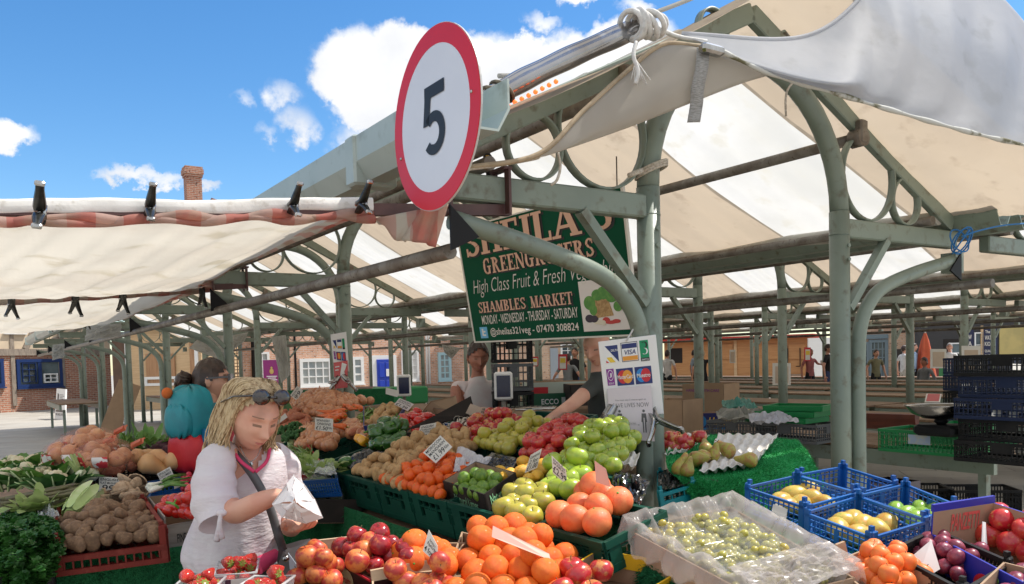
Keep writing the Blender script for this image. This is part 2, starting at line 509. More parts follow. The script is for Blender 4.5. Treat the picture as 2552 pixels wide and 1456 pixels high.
# ================================================================ ground
def ground():
 m = bpy.data.materials.new('stone_paving'); m.use_nodes = True
 t = NT(m.node_tree); b = m.node_tree.nodes['Principled BSDF']
 co = t.n('ShaderNodeTexCoord').outputs['Object']
 mp = t.n('ShaderNodeMapping'); t.put(mp, 0, co); mp.inputs['Rotation'].default_value = (0, 0, R(14))
 br = t.n('ShaderNodeTexBrick'); t.put(br, 0, mp.outputs[0])
 for k, v in (('Color1', (.44, .41, .36, 1)), ('Color2', (.37, .35, .31, 1)), ('Mortar', (.20, .19, .16, 1)), ('Scale', 1.0), ('Mortar Size', .008), ('Brick Width', .9), ('Row Height', .6)):
  br.inputs[k].default_value = v
 col = t.mix(t.mapr(t.noise(co, .8, 6), .4, .7), br.outputs[0], (.33, .30, .26))
 col = t.mix(t.m('MULTIPLY', t.mapr(t.noise(co, 14, 4), .55, .75), .5), col, (.26, .24, .21))
 t.put(b, 'Base Color', col); b.inputs['Roughness'].default_value = .85
 MB().grid(lambda u, v: V((-150 + 300 * u, -60 + 300 * v, 0)), 4, 4).obj('ground', m)['kind'] = 'structure'
ground()
# ================================================================ canopy frames
def ring_band(mb, c, r, w=.045, th=.012, n=40):
 vs = []
 for k in range(n):
  a = 2 * math.pi * k / n
  for rr in (r, r - th):
   for y in (-w / 2, w / 2):
    vs.append((c[0] + rr * math.cos(a), c[1] + y, c[2] + rr * math.sin(a)))
 fs = []
 for k in range(n):
  a, b = 4 * k, 4 * ((k + 1) % n)
  fs += [(a, a + 1, b + 1, b), (a + 2, b + 2, b + 3, a + 3), (a, b, b + 2, a + 2), (a + 1, a + 3, b + 3, b + 1)]
 mb.add(vs, fs, 0, True)
Z0 = -.10
def make_frame(arms=(-1, 1)):
 root = thing('canopy_frame', 'x', 'canopy frame', T(0, 0), YAW, 'green steel frames of the market canopies')
 for t in (0, POSTW):
  mb = MB(); mb.tube([(t, 0, 0), (t, 0, 2.46 + Z0)], .057, 20); mb.tube([(t, 0, 0), (t, 0, .012)], .10, 16)
  for z in (2.26 + Z0, 2.18 + Z0): mb.tube([(t - .0, -.050, z), (t, -.068, z)], .011, 8)
  mb.tube([(t, 0, 2.325 + Z0), (t, 0, 2.331 + Z0)], .0585, 20)
  mb.obj('post', GREEN, root)
 r = POSTW / 2
 MB().tube([(r - r * math.cos(a), 0, 2.46 + Z0 + r * math.sin(a)) for a in [math.pi * k / 24 for k in range(25)]], .054, 16).obj('arch', GREEN, root)
 for sg in (-1, 1):
  X = (lambda t: t) if sg < 0 else (lambda t: POSTW - t)
  MB().bar((X(-.04), 0, 2.365 + Z0), (X(-1.22), 0, 2.365 + Z0), .075, .11, bev=.008).obj('beam', GREEN, root)
  mb = MB().bar((X(-.43), -.02, 2.315 + Z0), (X(-.05), -.02, 1.90 + Z0), .045, .05, up=(0, 1, 0))
  mb.obj('brace', GREEN, root)
  MB().bar((X(-1.2), 0, 2.47 + Z0), (X(.75), 0, 3.44 + Z0), .05, .10, bev=.006).obj('rafter', GREEN, root)
  for (c, rad) in (((X(-.28), 0, 2.685 + Z0), .262), ((X(-.67), 0, 2.575 + Z0), .15), ((X(.46), 0, 3.30 + Z0), .105)):
   mb = MB(); ring_band(mb, c, rad); mb.obj('ring', GREEN, root)
  mb = MB(); mb.box((X(-.16), -.04, 2.93 + Z0), (.07, .05, .14), bev=.01); mb.tube([(X(-.16), -.06, 2.9 + Z0), (X(-.16), .02, 2.9 + Z0)], .055, 12)
  mb.obj('pipe_clamp', PIPE, root)
  if sg > 0:
   MB().bar((X(-1.22), 0, 2.28 + Z0), (X(-1.22), 0, 2.15 + Z0), .10, .10, up=(0, 1, 0)).obj('bracket', GREEN, root)
  if sg not in arms: continue
  arm = spline([(X(-.10), -.05, 0), (X(-.10), -.05, .9), (X(-.10), -.05, 1.5), (X(-.125), -.05, 1.70), (X(-.21), -.05, 1.83), (X(-.36), -.05, 1.93), (X(-.70), -.05, 2.03), (X(-1.12), -.05, 2.12)], 6)
  mb = MB().tube(arm, .041, 16)
  mb.obj('support_arm', GREEN, root)
  mb = MB(); mb.prism([(X(-1.02), -.10, 2.05), (X(-1.15), -.10, 2.17), (X(-1.15), -.10, 1.99)], (0, .012, 0)).obj('end_plate', BLACK, root)
 return root
FR_ROWS, FR_K = 5, 7
ORD = ['nearest', 'second', 'third', 'fourth', 'fifth', 'sixth', 'seventh']
ROWN = ['produce stall row', 'first empty row', 'second empty row', 'third empty row', 'farthest row']
fr0 = make_frame(); frl = None; frn = None
for r_ in range(FR_ROWS):
 for k in range(FR_K):
  if r_ == 0 and k == 0: o = fr0
  elif r_ == 0: 
   o = dup(frl) if frl else make_frame((-1,)); frl = frl or o
  else:
   o = dup(frn) if frn else make_frame(()); frn = frn or o
  o.location = T(ROWP * r_, BAY * k)
  o['label'] = f'green steel canopy frame, {ORD[k]} in the {ROWN[r_]}'
def gutter_mesh(L, s0):
 mb = MB()
 prof = [(-.085, .10), (-.085, .0), (-.04, -.075), (.04, -.075), (.085, .0), (.085, .10), (.077, .10), (.077, .004), (.036, -.067), (-.036, -.067), (-.077, .004), (-.077, .10)]
 n = len(prof)
 vs = [(x * 1.05, s0, z * 1.05) for x, z in prof] + [(x * 1.05, s0 + L, z * 1.05) for x, z in prof]
 mb.add(vs, [(i, (i + 1) % n, n + (i + 1) % n, n + i) for i in range(n)] + [tuple(range(n)), tuple(range(2 * n - 1, n - 1, -1))])
 return mb
def gutter_obj(L, s0, m, t):
 root = thing('roof_gutter', 'x', 'gutter', T(t, 0, 2.50 + Z0), YAW, 'gutters along the eaves of the canopies')
 gutter_mesh(L, s0).obj('channel', m, root)
 k = 0
 while k * BAY < L + s0:
  mb = MB(); s = k * BAY + .35
  mb.box((0, s, .01), (.20, .10, .21), bev=.01)
  mb.obj('joint_collar', m, root); k += 1
 return root
LEN = BAY * (FR_K - 1)
GNAME = ['produce stall row', 'first empty row', 'second empty row', 'third empty row', 'farthest row']
for r_ in range(FR_ROWS):
 for side, t in ((0, -1.28), (1, POSTW + 1.28)):
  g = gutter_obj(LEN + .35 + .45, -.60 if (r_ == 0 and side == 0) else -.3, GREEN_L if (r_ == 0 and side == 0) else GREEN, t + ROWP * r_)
  g['label'] = f'long green metal gutter on the {"left" if side == 0 else "right"} eave of the {GNAME[r_]}'
 for nm, t, z, rad in (('upper', -.16, 2.90, .034), ('upper', POSTW + .16, 2.90, .034), ('eave', -.92, 2.47, .03), ('eave', POSTW + .92, 2.47, .03), ('lower', -1.10, 2.10, .032), ('lower', POSTW + 1.10, 2.10, .032)):
  if nm == 'lower' and t > 0: continue
  s1 = LEN
  o = MB().tube([(0, -.04 if nm != 'lower' else 0, 0), (0, s1 / 2, -.01), (0, s1, 0)], rad, 12).obj('steel_pipe', PIPE, None, T(t + ROWP * r_, 0, z + Z0), (0, 0, YAW))
  tag(o, f'brown steel {nm} pipe on the {"left" if t < 0 else "right"} slope of the {GNAME[r_]}', 'pipe', 'pipes running along the canopies')
def roof_sheet(first):
 def mk(side, first):
  mb = MB(); s0 = (-.44 if side else -.28) if first else 0.
  def fn(u, v):
   w = v; s = lerp(s0 - (.38 * (1 - w) if side and first else 0), BAY, u)
   t = lerp(-1.27, .75, w); z = lerp(2.475, 3.53, w) + Z0
   z -= .05 * math.sin(math.pi * w) * (.6 + .4 * math.sin(math.pi * (s % BAY) / BAY)) + .010 * math.sin(s * 9 + w * 5) + .006 * math.sin(s * 23 - w * 9) + .004 * math.sin(s * 51 + w * 3)
   return V((t if side == 0 else POSTW - t, s, z))
  def mf(u, v):
   s = lerp(s0, BAY, u)
   q = (s + .47) / .96
   if abs(q - round(q)) < .017: return 2
   return 1 if math.floor(q) % 2 == 0 else 0
  mb.grid(fn, 150, 10, mfn=mf)
  return mb.mesh('roof_cloth', [CANV_W, CANV_T, mat('canvas_seam', (.36, .30, .23), (.44, .37, .28), 9, .8, trl=.4)])
 return mk
meshes = {(f, sd): roof_sheet(f)(sd, f) for f in (True, False) for sd in (0, 1)}
for r_ in range(FR_ROWS):
 for k in range(FR_K - 1):
  for sd in (0, 1):
   if False: continue
   o = bpy.data.objects.new('roof_canvas', meshes[(k == 0, sd)]); COL.objects.link(o)
   o.location = T(ROWP * r_, BAY * k); o.rotation_euler = (0, 0, YAW)
   tag(o, f'striped canvas roof, {"left" if sd == 0 else "right"} slope, {ORD[k]} bay of the {ROWN[r_]}', 'canopy roof', 'striped canvas roofs of the stalls')
# rolled side curtains under the eaves
ROLL_G = mat('grey_rolled_canvas', (.45, .43, .38), (.35, .33, .29), 5, .8, c3=(.55, .53, .48), bump=.3, bsc=14)
ROLL_D = mat('mildewed_canvas', (.50, .48, .42), (.05, .055, .035), 7, .85, lo=.46, hi=.56, bump=.4, bsc=14)
for r_ in range(FR_ROWS):
 for side, t in ((0, -1.08), (1, POSTW + 1.06)):
  if r_ == 0 and side == 0: continue
  pts = [(.012 * math.sin(i * 1.7), i * LEN / 60, .012 * math.sin(i * 2.3)) for i in range(61)]
  o = MB().tube(pts, [.045 + .008 * math.sin(i * 1.1) for i in range(61)], 10).obj('rolled_curtain', ROLL_D if side == 0 else ROLL_G, None, T(t + ROWP * r_, 0, 2.50 + Z0), (0, 0, YAW))
  tag(o, f'{"mildewed" if side == 0 else "grey"} rolled canvas curtain under the {"left" if side == 0 else "right"} eave of the {GNAME[r_]}', 'rolled curtain', 'rolled curtains under the eaves')
def market_table(wid, L):
 root = thing('market_table', 'x', 'table', (0, 0, 0), YAW, 'fixed wooden market tables')
 mb = MB(); n = 5; bw = wid / n
 for i in range(n): mb.box((bw * (i + .5), L / 2, .765), (bw - .006, L, .03), bev=.004)
 mb.obj('tabletop', WOOD_T, root)
 mb = MB().bar((.02, 0, .685), (.02, L, .685), .05, .12); mb.obj('rail', GREEN, root)
 mb = MB().bar((wid - .02, 0, .685), (wid - .02, L, .685), .05, .12); mb.obj('rail', GREEN, root)
 for s in (.12, L - .12):
  for x in (.1, wid - .1):
   MB().bar((x, s, 0), (x, s, .63), .06, .06, up=(0, 1, 0)).obj('leg', GREEN, root)
 return root
tb0 = market_table(.9, BAY - .12)
first = True
for r_ in range(FR_ROWS):
 for k in range(FR_K - 1):
  for sd in (0, 1):
   if r_ == 0 and (k == 0 or (sd == 0 and k < 5)): continue
   t = (-.96 if sd == 0 else POSTW + .08) + ROWP * r_
   o = tb0 if first else dup(tb0)
   first = False
   o.location = T(t, BAY * k + .06)
   o['label'] = f'wooden market table, {"left" if sd == 0 else "right"} side, {ORD[k]} bay of the {ROWN[r_]}'
# ================================================================ buildings round the square
BRICK = brick_mat('red_brick', (.46, .19, .11), (.36, .13, .075), (.52, .46, .38))
BRICK_P = brick_mat('pale_pink_brick', (.74, .42, .27), (.58, .28, .17), (.66, .60, .52))
BRICK_T = brick_mat('tan_brick', (.64, .45, .31), (.54, .34, .23), (.55, .48, .38))
PLASTER = mat('cream_plaster', (.62, .50, .36), (.55, .45, .33), 2, .9)
TIMBER = mat('old_grey_timber', (.30, .25, .20), (.20, .16, .13), 5, .85, stretch=(6, 6, 1))
WHITE_F = mat('white_joinery', (.76, .76, .74), rough=.45)
NAVY_F = mat('navy_joinery', (.012, .035, .13), rough=.4)
GLASS_D = mat('dark_window_glass', (.05, .07, .08), (.12, .16, .17), 1.5, .08)
GLASS_P = mat('pale_window_glass', (.40, .42, .40), (.26, .30, .31), 1.2, .12)
BLUE_D = mat('blue_door_paint', (.015, .05, .42), rough=.35)
TILE = mat('roof_tiles', (.20, .085, .055), (.14, .065, .045), 6, .85, bump=.5, bsc=30)
PLANK = mat('orange_timber_planks', (.50, .255, .10), (.43, .20, .075), 3, .6, stretch=(.6, .6, 9))
PLANK_V = mat('brown_board_shutter', (.42, .235, .12), (.34, .18, .09), 3, .65, stretch=(9, 9, .6))
PLANK_Y = mat('yellow_timber_planks', (.60, .42, .24), (.52, .35, .19), 3, .65, stretch=(.6, .6, 9))
class Wall:
 """a vertical wall plane between two ground points; features are given by where they stand on it"""
 def __init__(s, a, b):
  s.a = V((a.x, a.y, 0)); s.b = V((b.x, b.y, 0))
  s.u = (s.b - s.a).normalized(); s.n = V((s.u.y, -s.u.x, 0))
  if s.n.dot(CAM - s.a) < 0: s.n = -s.n
  s.rot = math.atan2(s.u.y, s.u.x)
 def hit(s, x, y):
  p = ph(x, y, (s.a, s.n)); return (p - s.a).dot(s.u), p.z
 def rect(s, x0, y0, x1, y1):
  u0, za = s.hit(x0, (y0 + y1) / 2); u1, zb = s.hit(x1, (y0 + y1) / 2)
  um, z1 = s.hit((x0 + x1) / 2, y0); um, z0 = s.hit((x0 + x1) / 2, y1)
  return u0, z0, u1, z1
 def thing(s, name, label, cat, group=None):
  r = thing(name, label, cat, s.a, s.rot, group); s.root = r
  s.sg = 1 if (RZn(s.rot) @ V((0, 1, 0))).dot(s.n) > 0 else -1
  return r
 def slab(s, name, m, u0, z0, u1, z1, d0, d1, parent=None, bev=0):
  mb = MB(); mb.box(((u0 + u1) / 2, s.sg * (d0 + d1) / 2, (z0 + z1) / 2), (abs(u1 - u0), abs(d1 - d0), abs(z1 - z0)), bev=bev)
  return mb.obj(name, m, parent or s.root)
 def window(s, r, nx, ny, fm, gm, fw=.07, sill=True, name='window', bar=.03):
  u0, z0, u1, z1 = r; mb = MB(); y = s.sg * .03
  for u in (u0, u1): mb.box((u, y, (z0 + z1) / 2), (fw, .10, z1 - z0 + fw))
  for z in (z0, z1): mb.box(((u0 + u1) / 2, y, z), (u1 - u0 - fw, .098, fw))
  for i in range(1, nx): mb.box((lerp(u0, u1, i / nx), y, (z0 + z1) / 2), (bar, .06, z1 - z0 - fw))
  for j in range(1, ny): mb.box(((u0 + u1) / 2, y, lerp(z0, z1, j / ny)), (u1 - u0 - fw, .056, bar))
  o = mb.obj(name, fm, s.root)
  MB().box(((u0 + u1) / 2, s.sg * .006, (z0 + z1) / 2), (u1 - u0, .012, z1 - z0)).obj('pane', gm, o)
  if sill: MB().box(((u0 + u1) / 2, s.sg * .06, z0 - fw / 2 - .03), (u1 - u0 + .2, .16, .05)).obj('sill', fm, o)
  return o
def RZn(a): return Matrix.Rotation(a, 3, 'Z')
# --- half timbered brick shop on the left
wl = Wall(pt(-150, 930, 30.2), pt(276, 924, 36.2))
wl.thing('brick_shop', 'red brick shop with grey timbers and navy window at the left edge', 'building')
L = (wl.b - wl.a).length
zb = wl.hit(80, 886)[1]
wl.slab('wall', BRICK, -6, 0, L, zb, -.4, 0)
wl.slab('upper_wall', PLASTER, -6, zb + .26, L, 6.2, -.4, .02)
wl.slab('beam', TIMBER, -6, zb, L, zb + .26, -.3, .10)
for x0, x1 in ((28, 38), (147, 162), (-60, -48)):
 u0, _ = wl.hit(x0, 950); u1, _ = wl.hit(x1, 950)
 wl.slab('timber_post', TIMBER, u0, .25, u1, zb, -.2, .06)
 wl.slab('timber_post', TIMBER, u0, zb + .26, u1, 6.2, -.2, .06)
a = wl.hit(62, 878); b = wl.hit(112, 800)
mb = MB(); mb.bar((a[0], wl.sg * .03, zb + .26), (b[0], wl.sg * .03, b[1] + .6), .24, .10, up=(0, 1, 0)); mb.obj('diagonal_timber', TIMBER, wl.root)
wl.window(wl.rect(44, 899, 150, 961), 2, 1, NAVY_F, GLASS_D, .13, bar=.14)
r = wl.rect(48, 902, 95, 957); wl.window((r[0] + .1, r[1] + .08, r[2] - .12, r[3] - .06), 2, 3, NAVY_F, GLASS_P, .02, False, 'casement', .025)
r = wl.rect(100, 902, 147, 957); wl.window((r[0] + .14, r[1] + .08, r[2] - .12, r[3] - .5), 2, 2, WHITE_F, GLASS_P, .05, False, 'casement', .03)
wl.window(wl.rect(-60, 899, 4, 961), 2, 1, NAVY_F, GLASS_D, .13, bar=.14)
wl.window(wl.rect(12, 800, 56, 828), 2, 2, WHITE_F, GLASS_P, .07)
mb = MB(); zt = 6.2
mb.add([(-6, wl.sg * .3, zt), (L + .2, wl.sg * .3, zt), (L + .2, wl.sg * -4, zt + 2.3), (-6, wl.sg * -4, zt + 2.3), (-6, wl.sg * -8, zt), (L + .2, wl.sg * -8, zt)], [(0, 1, 2, 3), (3, 2, 5, 4), (1, 5, 2), (0, 3, 4)])
mb.obj('roof', TILE, wl.root)
# --- timber hut with shuttered front
wh = Wall(pt(272, 924, 32.0), pt(505, 917, 31.0))
wh.thing('timber_hut', 'pale plank timber hut with brown board shutters beside the brick shop', 'hut')
u1 = wh.hit(504, 950)[0]
wh.slab('wall', PLANK_Y, wh.hit(322, 950)[0], 0, u1, 3.1, -2.5, 0)
wh.slab('door', mat('dark_brown_door', (.13, .075, .05), (.10, .06, .04), 4, .6), 0, 0, wh.hit(316, 950)[0], 2.7, -.5, -.2)
wh.slab('corner_post', WHITE_F, wh.hit(316, 950)[0], 0, wh.hit(322, 950)[0], 2.9, -.3, .05)
for x0, x1 in ((366, 400), (402, 438)):
 r = wh.rect(x0, 882, x1, 941); o = wh.slab('shutter', PLANK_V, *r, .03, .07)
r = wh.rect(366, 942, 440, 958); wh.window(r, 2, 1, WHITE_F, PLANK_V, .10, False, 'panel')
wh.slab('board', PLANK_V, wh.hit(476, 950)[0], .3, wh.hit(489, 950)[0], 3.0, .0, .03)
wh.slab('corner_post', WHITE_F, wh.hit(490, 950)[0], 0, wh.hit(497, 950)[0], 3.0, .0, .08)
wh.slab('roof', mat('felt_roof', (.09, .09, .085), rough=.9), -.2, 3.1, u1 + .2, 3.25, -2.8, .3)
# --- metal grille gate
wg = Wall(pt(500, 917, 31.4), pt(600, 914, 32.4))
wg.thing('grille_gate', 'rusty iron lattice gate between the timber hut and brick houses', 'gate')
Lg = (wg.b - wg.a).length
mb = MB(); RUST = mat('rusty_iron', (.16, .10, .06), (.10, .065, .045), 8, .8)
for i in range(int(Lg / .13) + 1): mb.box((i * .13, 0, 1.35), (.03, .03, 2.5))
for i in range(19): mb.box((Lg / 2, .025, .14 + i * .13), (Lg, .02, .03))
mb.obj('lattice', RUST, wg.root)
mb = MB()
for u in (0, Lg): mb.box((u, 0, 1.4), (.12, .12, 2.8))
for z in (.1, 1.3, 2.65): mb.box((Lg / 2, -.04, z), (Lg, .06, .08))
mb.obj('frame', RUST, wg.root)
# --- terrace of brick houses at the back
wc = Wall(pt(600, 914, 35.0), pt(1290, 897, 42.6))
wc.thing('brick_terrace', 'long brick terrace with white windows and blue door behind the market', 'building')
L = (wc.b - wc.a).length
wc.slab('wall', BRICK_P, -3.2, 0, L, 6.6, -.4, 0)
wc.window(wc.rect(750, 898, 822, 959), 4, 3, WHITE_F, GLASS_P, .14, bar=.05)
wc.window(wc.rect(880, 893, 902, 953), 1, 3, WHITE_F, GLASS_P, .14, bar=.08)
wc.window(wc.rect(1002, 876, 1040, 947), 3, 4, WHITE_F, mat('white_blind', (.66, .65, .62), rough=.7), .10)
PALEBLUE = mat('pale_blue_joinery', (.42, .62, .66), rough=.5)
wc.window(wc.rect(1094, 882, 1120, 945), 2, 4, PALEBLUE, GLASS_P, .14, bar=.06)
wc.window(wc.rect(640, 880, 668, 950), 2, 4, WHITE_F, GLASS_P, .10)
r = wc.rect(938, 896, 977, 988); r = (r[0], 0.05, r[2], r[3])
wc.slab('door_frame', WHITE_F, r[0] - .22, 0, r[2] + .22, r[3] + .2, .0, .06)
d = wc.slab('door', BLUE_D, r[0], .02, r[2], r[3], .06, .11)
w_ = r[2] - r[0]; h_ = r[3] - .02
for i in (0, 1):
 for z0, z1 in ((.15, .45), (.52, .93)):
  wc.slab('door_panel', BLUE_D, r[0] + w_ * (.12 + .42 * i), h_ * z0, r[0] + w_ * (.44 + .42 * i), h_ * z1, .11, .14, d, .02)
wc.slab('letter_plate', WHITE_F, r[0] + w_ * .55, h_ * .55, r[0] + w_ * .75, h_ * .75, .142, .15, d)
for x in (598, 631):
 u, _ = wc.hit(x, 930); mb = MB().tube([(u, wc.sg * .12, 0), (u, wc.sg * .12, 6.4)], .09, 12); mb.obj('downpipe', BLACK, wc.root)
for x in (735, 1062, 1068):
 u, _ = wc.hit(x, 930); MB().tube([(u, wc.sg * .10, 0), (u, wc.sg * .10, 6.4)], .05, 10).obj('downpipe', WHITE_F if x > 1000 else BLACK, wc.root)
r = wc.rect(658, 898, 698, 940)
zt = 6.6; mb = MB()
mb.add([(-3.6, wc.sg * .3, zt), (L + .2, wc.sg * .3, zt), (L + .2, wc.sg * -4, zt + 2.45), (-3.6, wc.sg * -4, zt + 2.45), (-3.6, wc.sg * -8, zt), (L + .2, wc.sg * -8, zt)], [(0, 1, 2, 3), (3, 2, 5, 4), (1, 5, 2), (0, 3, 4)])
mb.obj('roof', TILE, wc.root)
# chimneys on the roof
def chimney(px0, px1, ytop, ybase, d, dist=0):
 cx = pt((px0 + px1) / 2, ytop, d); w = (px1 - px0) / F_PX * d; zt = cx.z; zb = pt((px0 + px1) / 2, ybase, d).z
 root = thing('chimney', '', 'chimney', (cx.x, cx.y, 0), YAW)
 mb = MB(); mb.box((0, 0, (zt - .45 + zb - 2.5) / 2), (w * .8, w * .7, zt - .45 - zb + 2.5)); mb.obj('stack', BRICK, root)
 mb = MB(); mb.box((0, 0, zt - .40), (w * .9, w * .8, .12)); mb.box((0, 0, zt - .23), (w, w * .9, .22)); mb.box((0, 0, zt - .06), (w * .92, w * .82, .12)); mb.obj('cap', BRICK, root)
 return root
c_ = chimney(456, 501, 418, 505, 37.5); c_['label'] = 'tall narrow red brick chimney rising above the pale awning'
MB().tube([(.75, 0, pt(523, 497, 37.5).z), (1.5, 0, pt(540, 508, 37.5).z)], .16, 10).obj('ridge_tile', TILE, c_)
c_ = chimney(644, 702, 488, 508, 39.5); c_['label'] = 'low broad brick chimney top just left of the gutter'
# purple notice banner in front of the terrace
ww = Wall(pt(655, 912, 33), pt(700, 911, 33))
ww.thing('purple_banner', 'purple notice banner with gold crest standing before the brick terrace', 'banner')
r = ww.rect(657, 897, 699, 990)
ww.slab('panel', mat('purple_vinyl', (.26, .02, .16), rough=.5), r[0], .6, r[2], r[3], 0, .03)
mb = MB(); cu = (r[0] + r[2]) / 2
mb.ball((cu, ww.sg * .04, r[3] - .46), (.09, .02, .11)); mb.ball((cu, ww.sg * .04, r[3] - .32), (.05, .02, .05)); mb.obj('crest', mat('gold_print', (.55, .38, .12), rough=.5), ww.root)
for u in (r[0] + .05, r[2] - .05): MB().tube([(u, 0, 0), (u, 0, r[3])], .025, 8).obj('pole', WHITE_F, ww.root)
mb = MB()
for i in range(4):
 mb.box((cu, ww.sg * .034, r[3] - .66 - i * .07), (.42 - .1 * (i % 2), .008, .035))
mb.obj('lettering', WHITE_F, ww.root)
# --- brick house in the middle distance, with a pallet fence
wm = Wall(pt(1270, 897, 37), pt(1500, 891, 38))
wm.thing('tan_brick_house', 'sunlit tan brick house behind the two traders', 'building')
L = (wm.b - wm.a).length
wm.slab('wall', BRICK_T, 0, 0, L, 6.0, -.4, 0)
wm.slab('door', mat('grey_blue_door', (.30, .34, .38), rough=.6), *wm.rect(1371, 868, 1390, 960), 0, .06)
wm.window(wm.rect(1398, 858, 1430, 890), 2, 2, WHITE_F, GLASS_D, .08)
mb = MB(); mb.box((L / 2, wm.sg * -2, 6.15), (L + .4, 5, .3)); mb.obj('roof', TILE, wm.root)
wp = Wall(pt(1460, 892, 34), pt(1510, 890, 34))
wp.thing('pallet_fence', 'upright pale timber slat fence behind the bending trader', 'fence')
mb = MB(); u0, z0, u1, z1 = wp.rect(1428, 868, 1490, 960)
for i in range(12): mb.box(((u0 + u1) / 2, 0, .25 + i * .19), (u1 - u0, .03, .10))
mb.obj('slats', PLANK_Y, wp.root)
mb = MB()
for q in (.02, .35, .65, .98): mb.box((lerp(u0, u1, q), wp.sg * -.04, 1.2), (.08, .05, 2.4))
mb.obj('uprights', PLANK_Y, wp.root)
# --- wooden kiosk on the right
wk = Wall(pt(1655, 887, 36.5), pt(2018, 877, 33.5))
wk.thing('wooden_kiosk', 'long orange timber kiosk with closed shutters and red roof edge', 'kiosk')
L = (wk.b - wk.a).length; zt = wk.hit(1900, 845)[1]
wk.slab('wall', PLANK, 0, 0, L, zt, -2.6, 0)
wk.slab('roof', mat('red_roof_edge', (.45, .03, .02), rough=.5), -.3, zt, L + .2, zt + .14, -2.8, .45)
r = wk.rect(1668, 868, 1700, 905)
wk.slab('serving_hatch', mat('dark_interior', (.02, .016, .014), rough=.9), r[0], r[1], r[2], r[3], -.2, .012)
for x in (1745, 1829, 1906, 1936):
 u, _ = wk.hit(x, 900); wk.slab('corner_post', PLANK_Y if x != 1936 else PLANK, u, 0, u + .12, zt, 0, .04)
for x0, x1 in ((1786, 1826), (1910, 1962), (1965, 2008)):
 r = wk.rect(x0, 858, x1, 895); wk.slab('shutter', PLANK, *r, .01, .05)
mb = MB()
for x in (1951, 1963, 1994):
 u, _ = wk.hit(x, 890); mb.box((u, wk.sg * .08, 1.35), (.03, .05, .75)); mb.box((u - .08, wk.sg * .08, .98), (.18, .05, .03))
mb.obj('shutter_bar', BLACK, wk.root)
r = wk.rect(1970, 932, 2000, 936); wk.slab('handle', TIMBER, r[0], r[1], r[2], r[1] + .05, .0, .08)
# white hoarding
wv = Wall(pt(2014, 877, 32.8), pt(2075, 876, 32.8))
wv.thing('white_hoarding', 'plain white panel with a brown handle strip right of the kiosk', 'panel')
r = wv.rect(2014, 842, 2075, 960)
wv.slab('board', WHITE, 0, 0, r[2], r[3], -.1, 0)
r = wv.rect(2044, 898, 2070, 904); wv.slab('strip', TIMBER, *r, 0, .03)
# brick shop with grey door
wr = Wall(pt(2075, 876, 38), pt(2300, 871, 37))
wr.thing('arched_brick_shop', 'pale brick shop front with grey glazed door behind the boy', 'building')
L = (wr.b - wr.a).length
wr.slab('wall', BRICK_T, 0, 0, L, 6, -.4, 0)
GREYD = mat('blue_grey_joinery', (.16, .22, .25), rough=.5)
r = wr.rect(2168, 850, 2208, 940); r = (r[0], 0, r[2], r[3])
d = wr.window((r[0], .1, r[2], r[3]), 4, 5, GREYD, GLASS_D, .14, False, 'door', .05)
wr.slab('door_panel', GREYD, r[0], .1, r[2], .9, .02, .06, d)
wr.window(wr.rect(2134, 856, 2162, 918), 3, 4, GREYD, GLASS_D, .12, True, bar=.05)
wr.slab('fascia', GREYD, *wr.rect(2134, 834, 2212, 845), 0, .12)
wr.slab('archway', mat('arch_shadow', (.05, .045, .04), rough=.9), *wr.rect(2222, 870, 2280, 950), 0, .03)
# dark shop with vertical sign boards
wd = Wall(pt(2286, 871, 34), pt(2660, 861, 33))
wd.thing('watch_shop', 'dark painted shop front with navy sign boards at the right', 'building')
L = (wd.b - wd.a).length
wd.slab('wall', mat('charcoal_paint', (.035, .034, .035), rough=.7), 0, 0, L, 5.5, -.4, 0)
r = wd.rect(2350, 845, 2395, 925); wd.slab('doorway', mat('dark_interior', (.02, .016, .014), rough=.9), r[0], 0, r[2], r[3], 0, .01)
r = wd.rect(2369, 856, 2394, 880); wd.window(r, 1, 1, WHITE_F, GLASS_D, .05, False)
r = wd.rect(2428, 830, 2446, 950); wd.window((r[0], .2, r[2], r[3]), 1, 4, WHITE_F, GLASS_D, .05, False)
NAVY = mat('navy_sign', (.008, .012, .055), rough=.5)
sg1 = wd.slab('sign_board', NAVY, *wd.rect(2408, 822, 2425, 962), 0, .05)
sg2 = wd.slab('sign_board', NAVY, *wd.rect(2449, 812, 2484, 905), 0, .05)
wd.slab('post', PLANK_Y, *wd.rect(2442, 812, 2448, 950), 0, .08)
po = wd.slab('poster', mat('yellow_poster', (.50, .40, .15), (.40, .33, .13), 2, .6), *wd.rect(2489, 815, 2553, 900), 0, .04)
wd.slab('brick_pier', BRICK, wd.hit(2556, 880)[0], 0, L, 5.5, 0, .1)
wd.slab('plinth', mat('oxblood_paint', (.16, .025, .018), rough=.5), wd.hit(2300, 880)[0], 0, wd.hit(2400, 880)[0], .95, 0, .25)
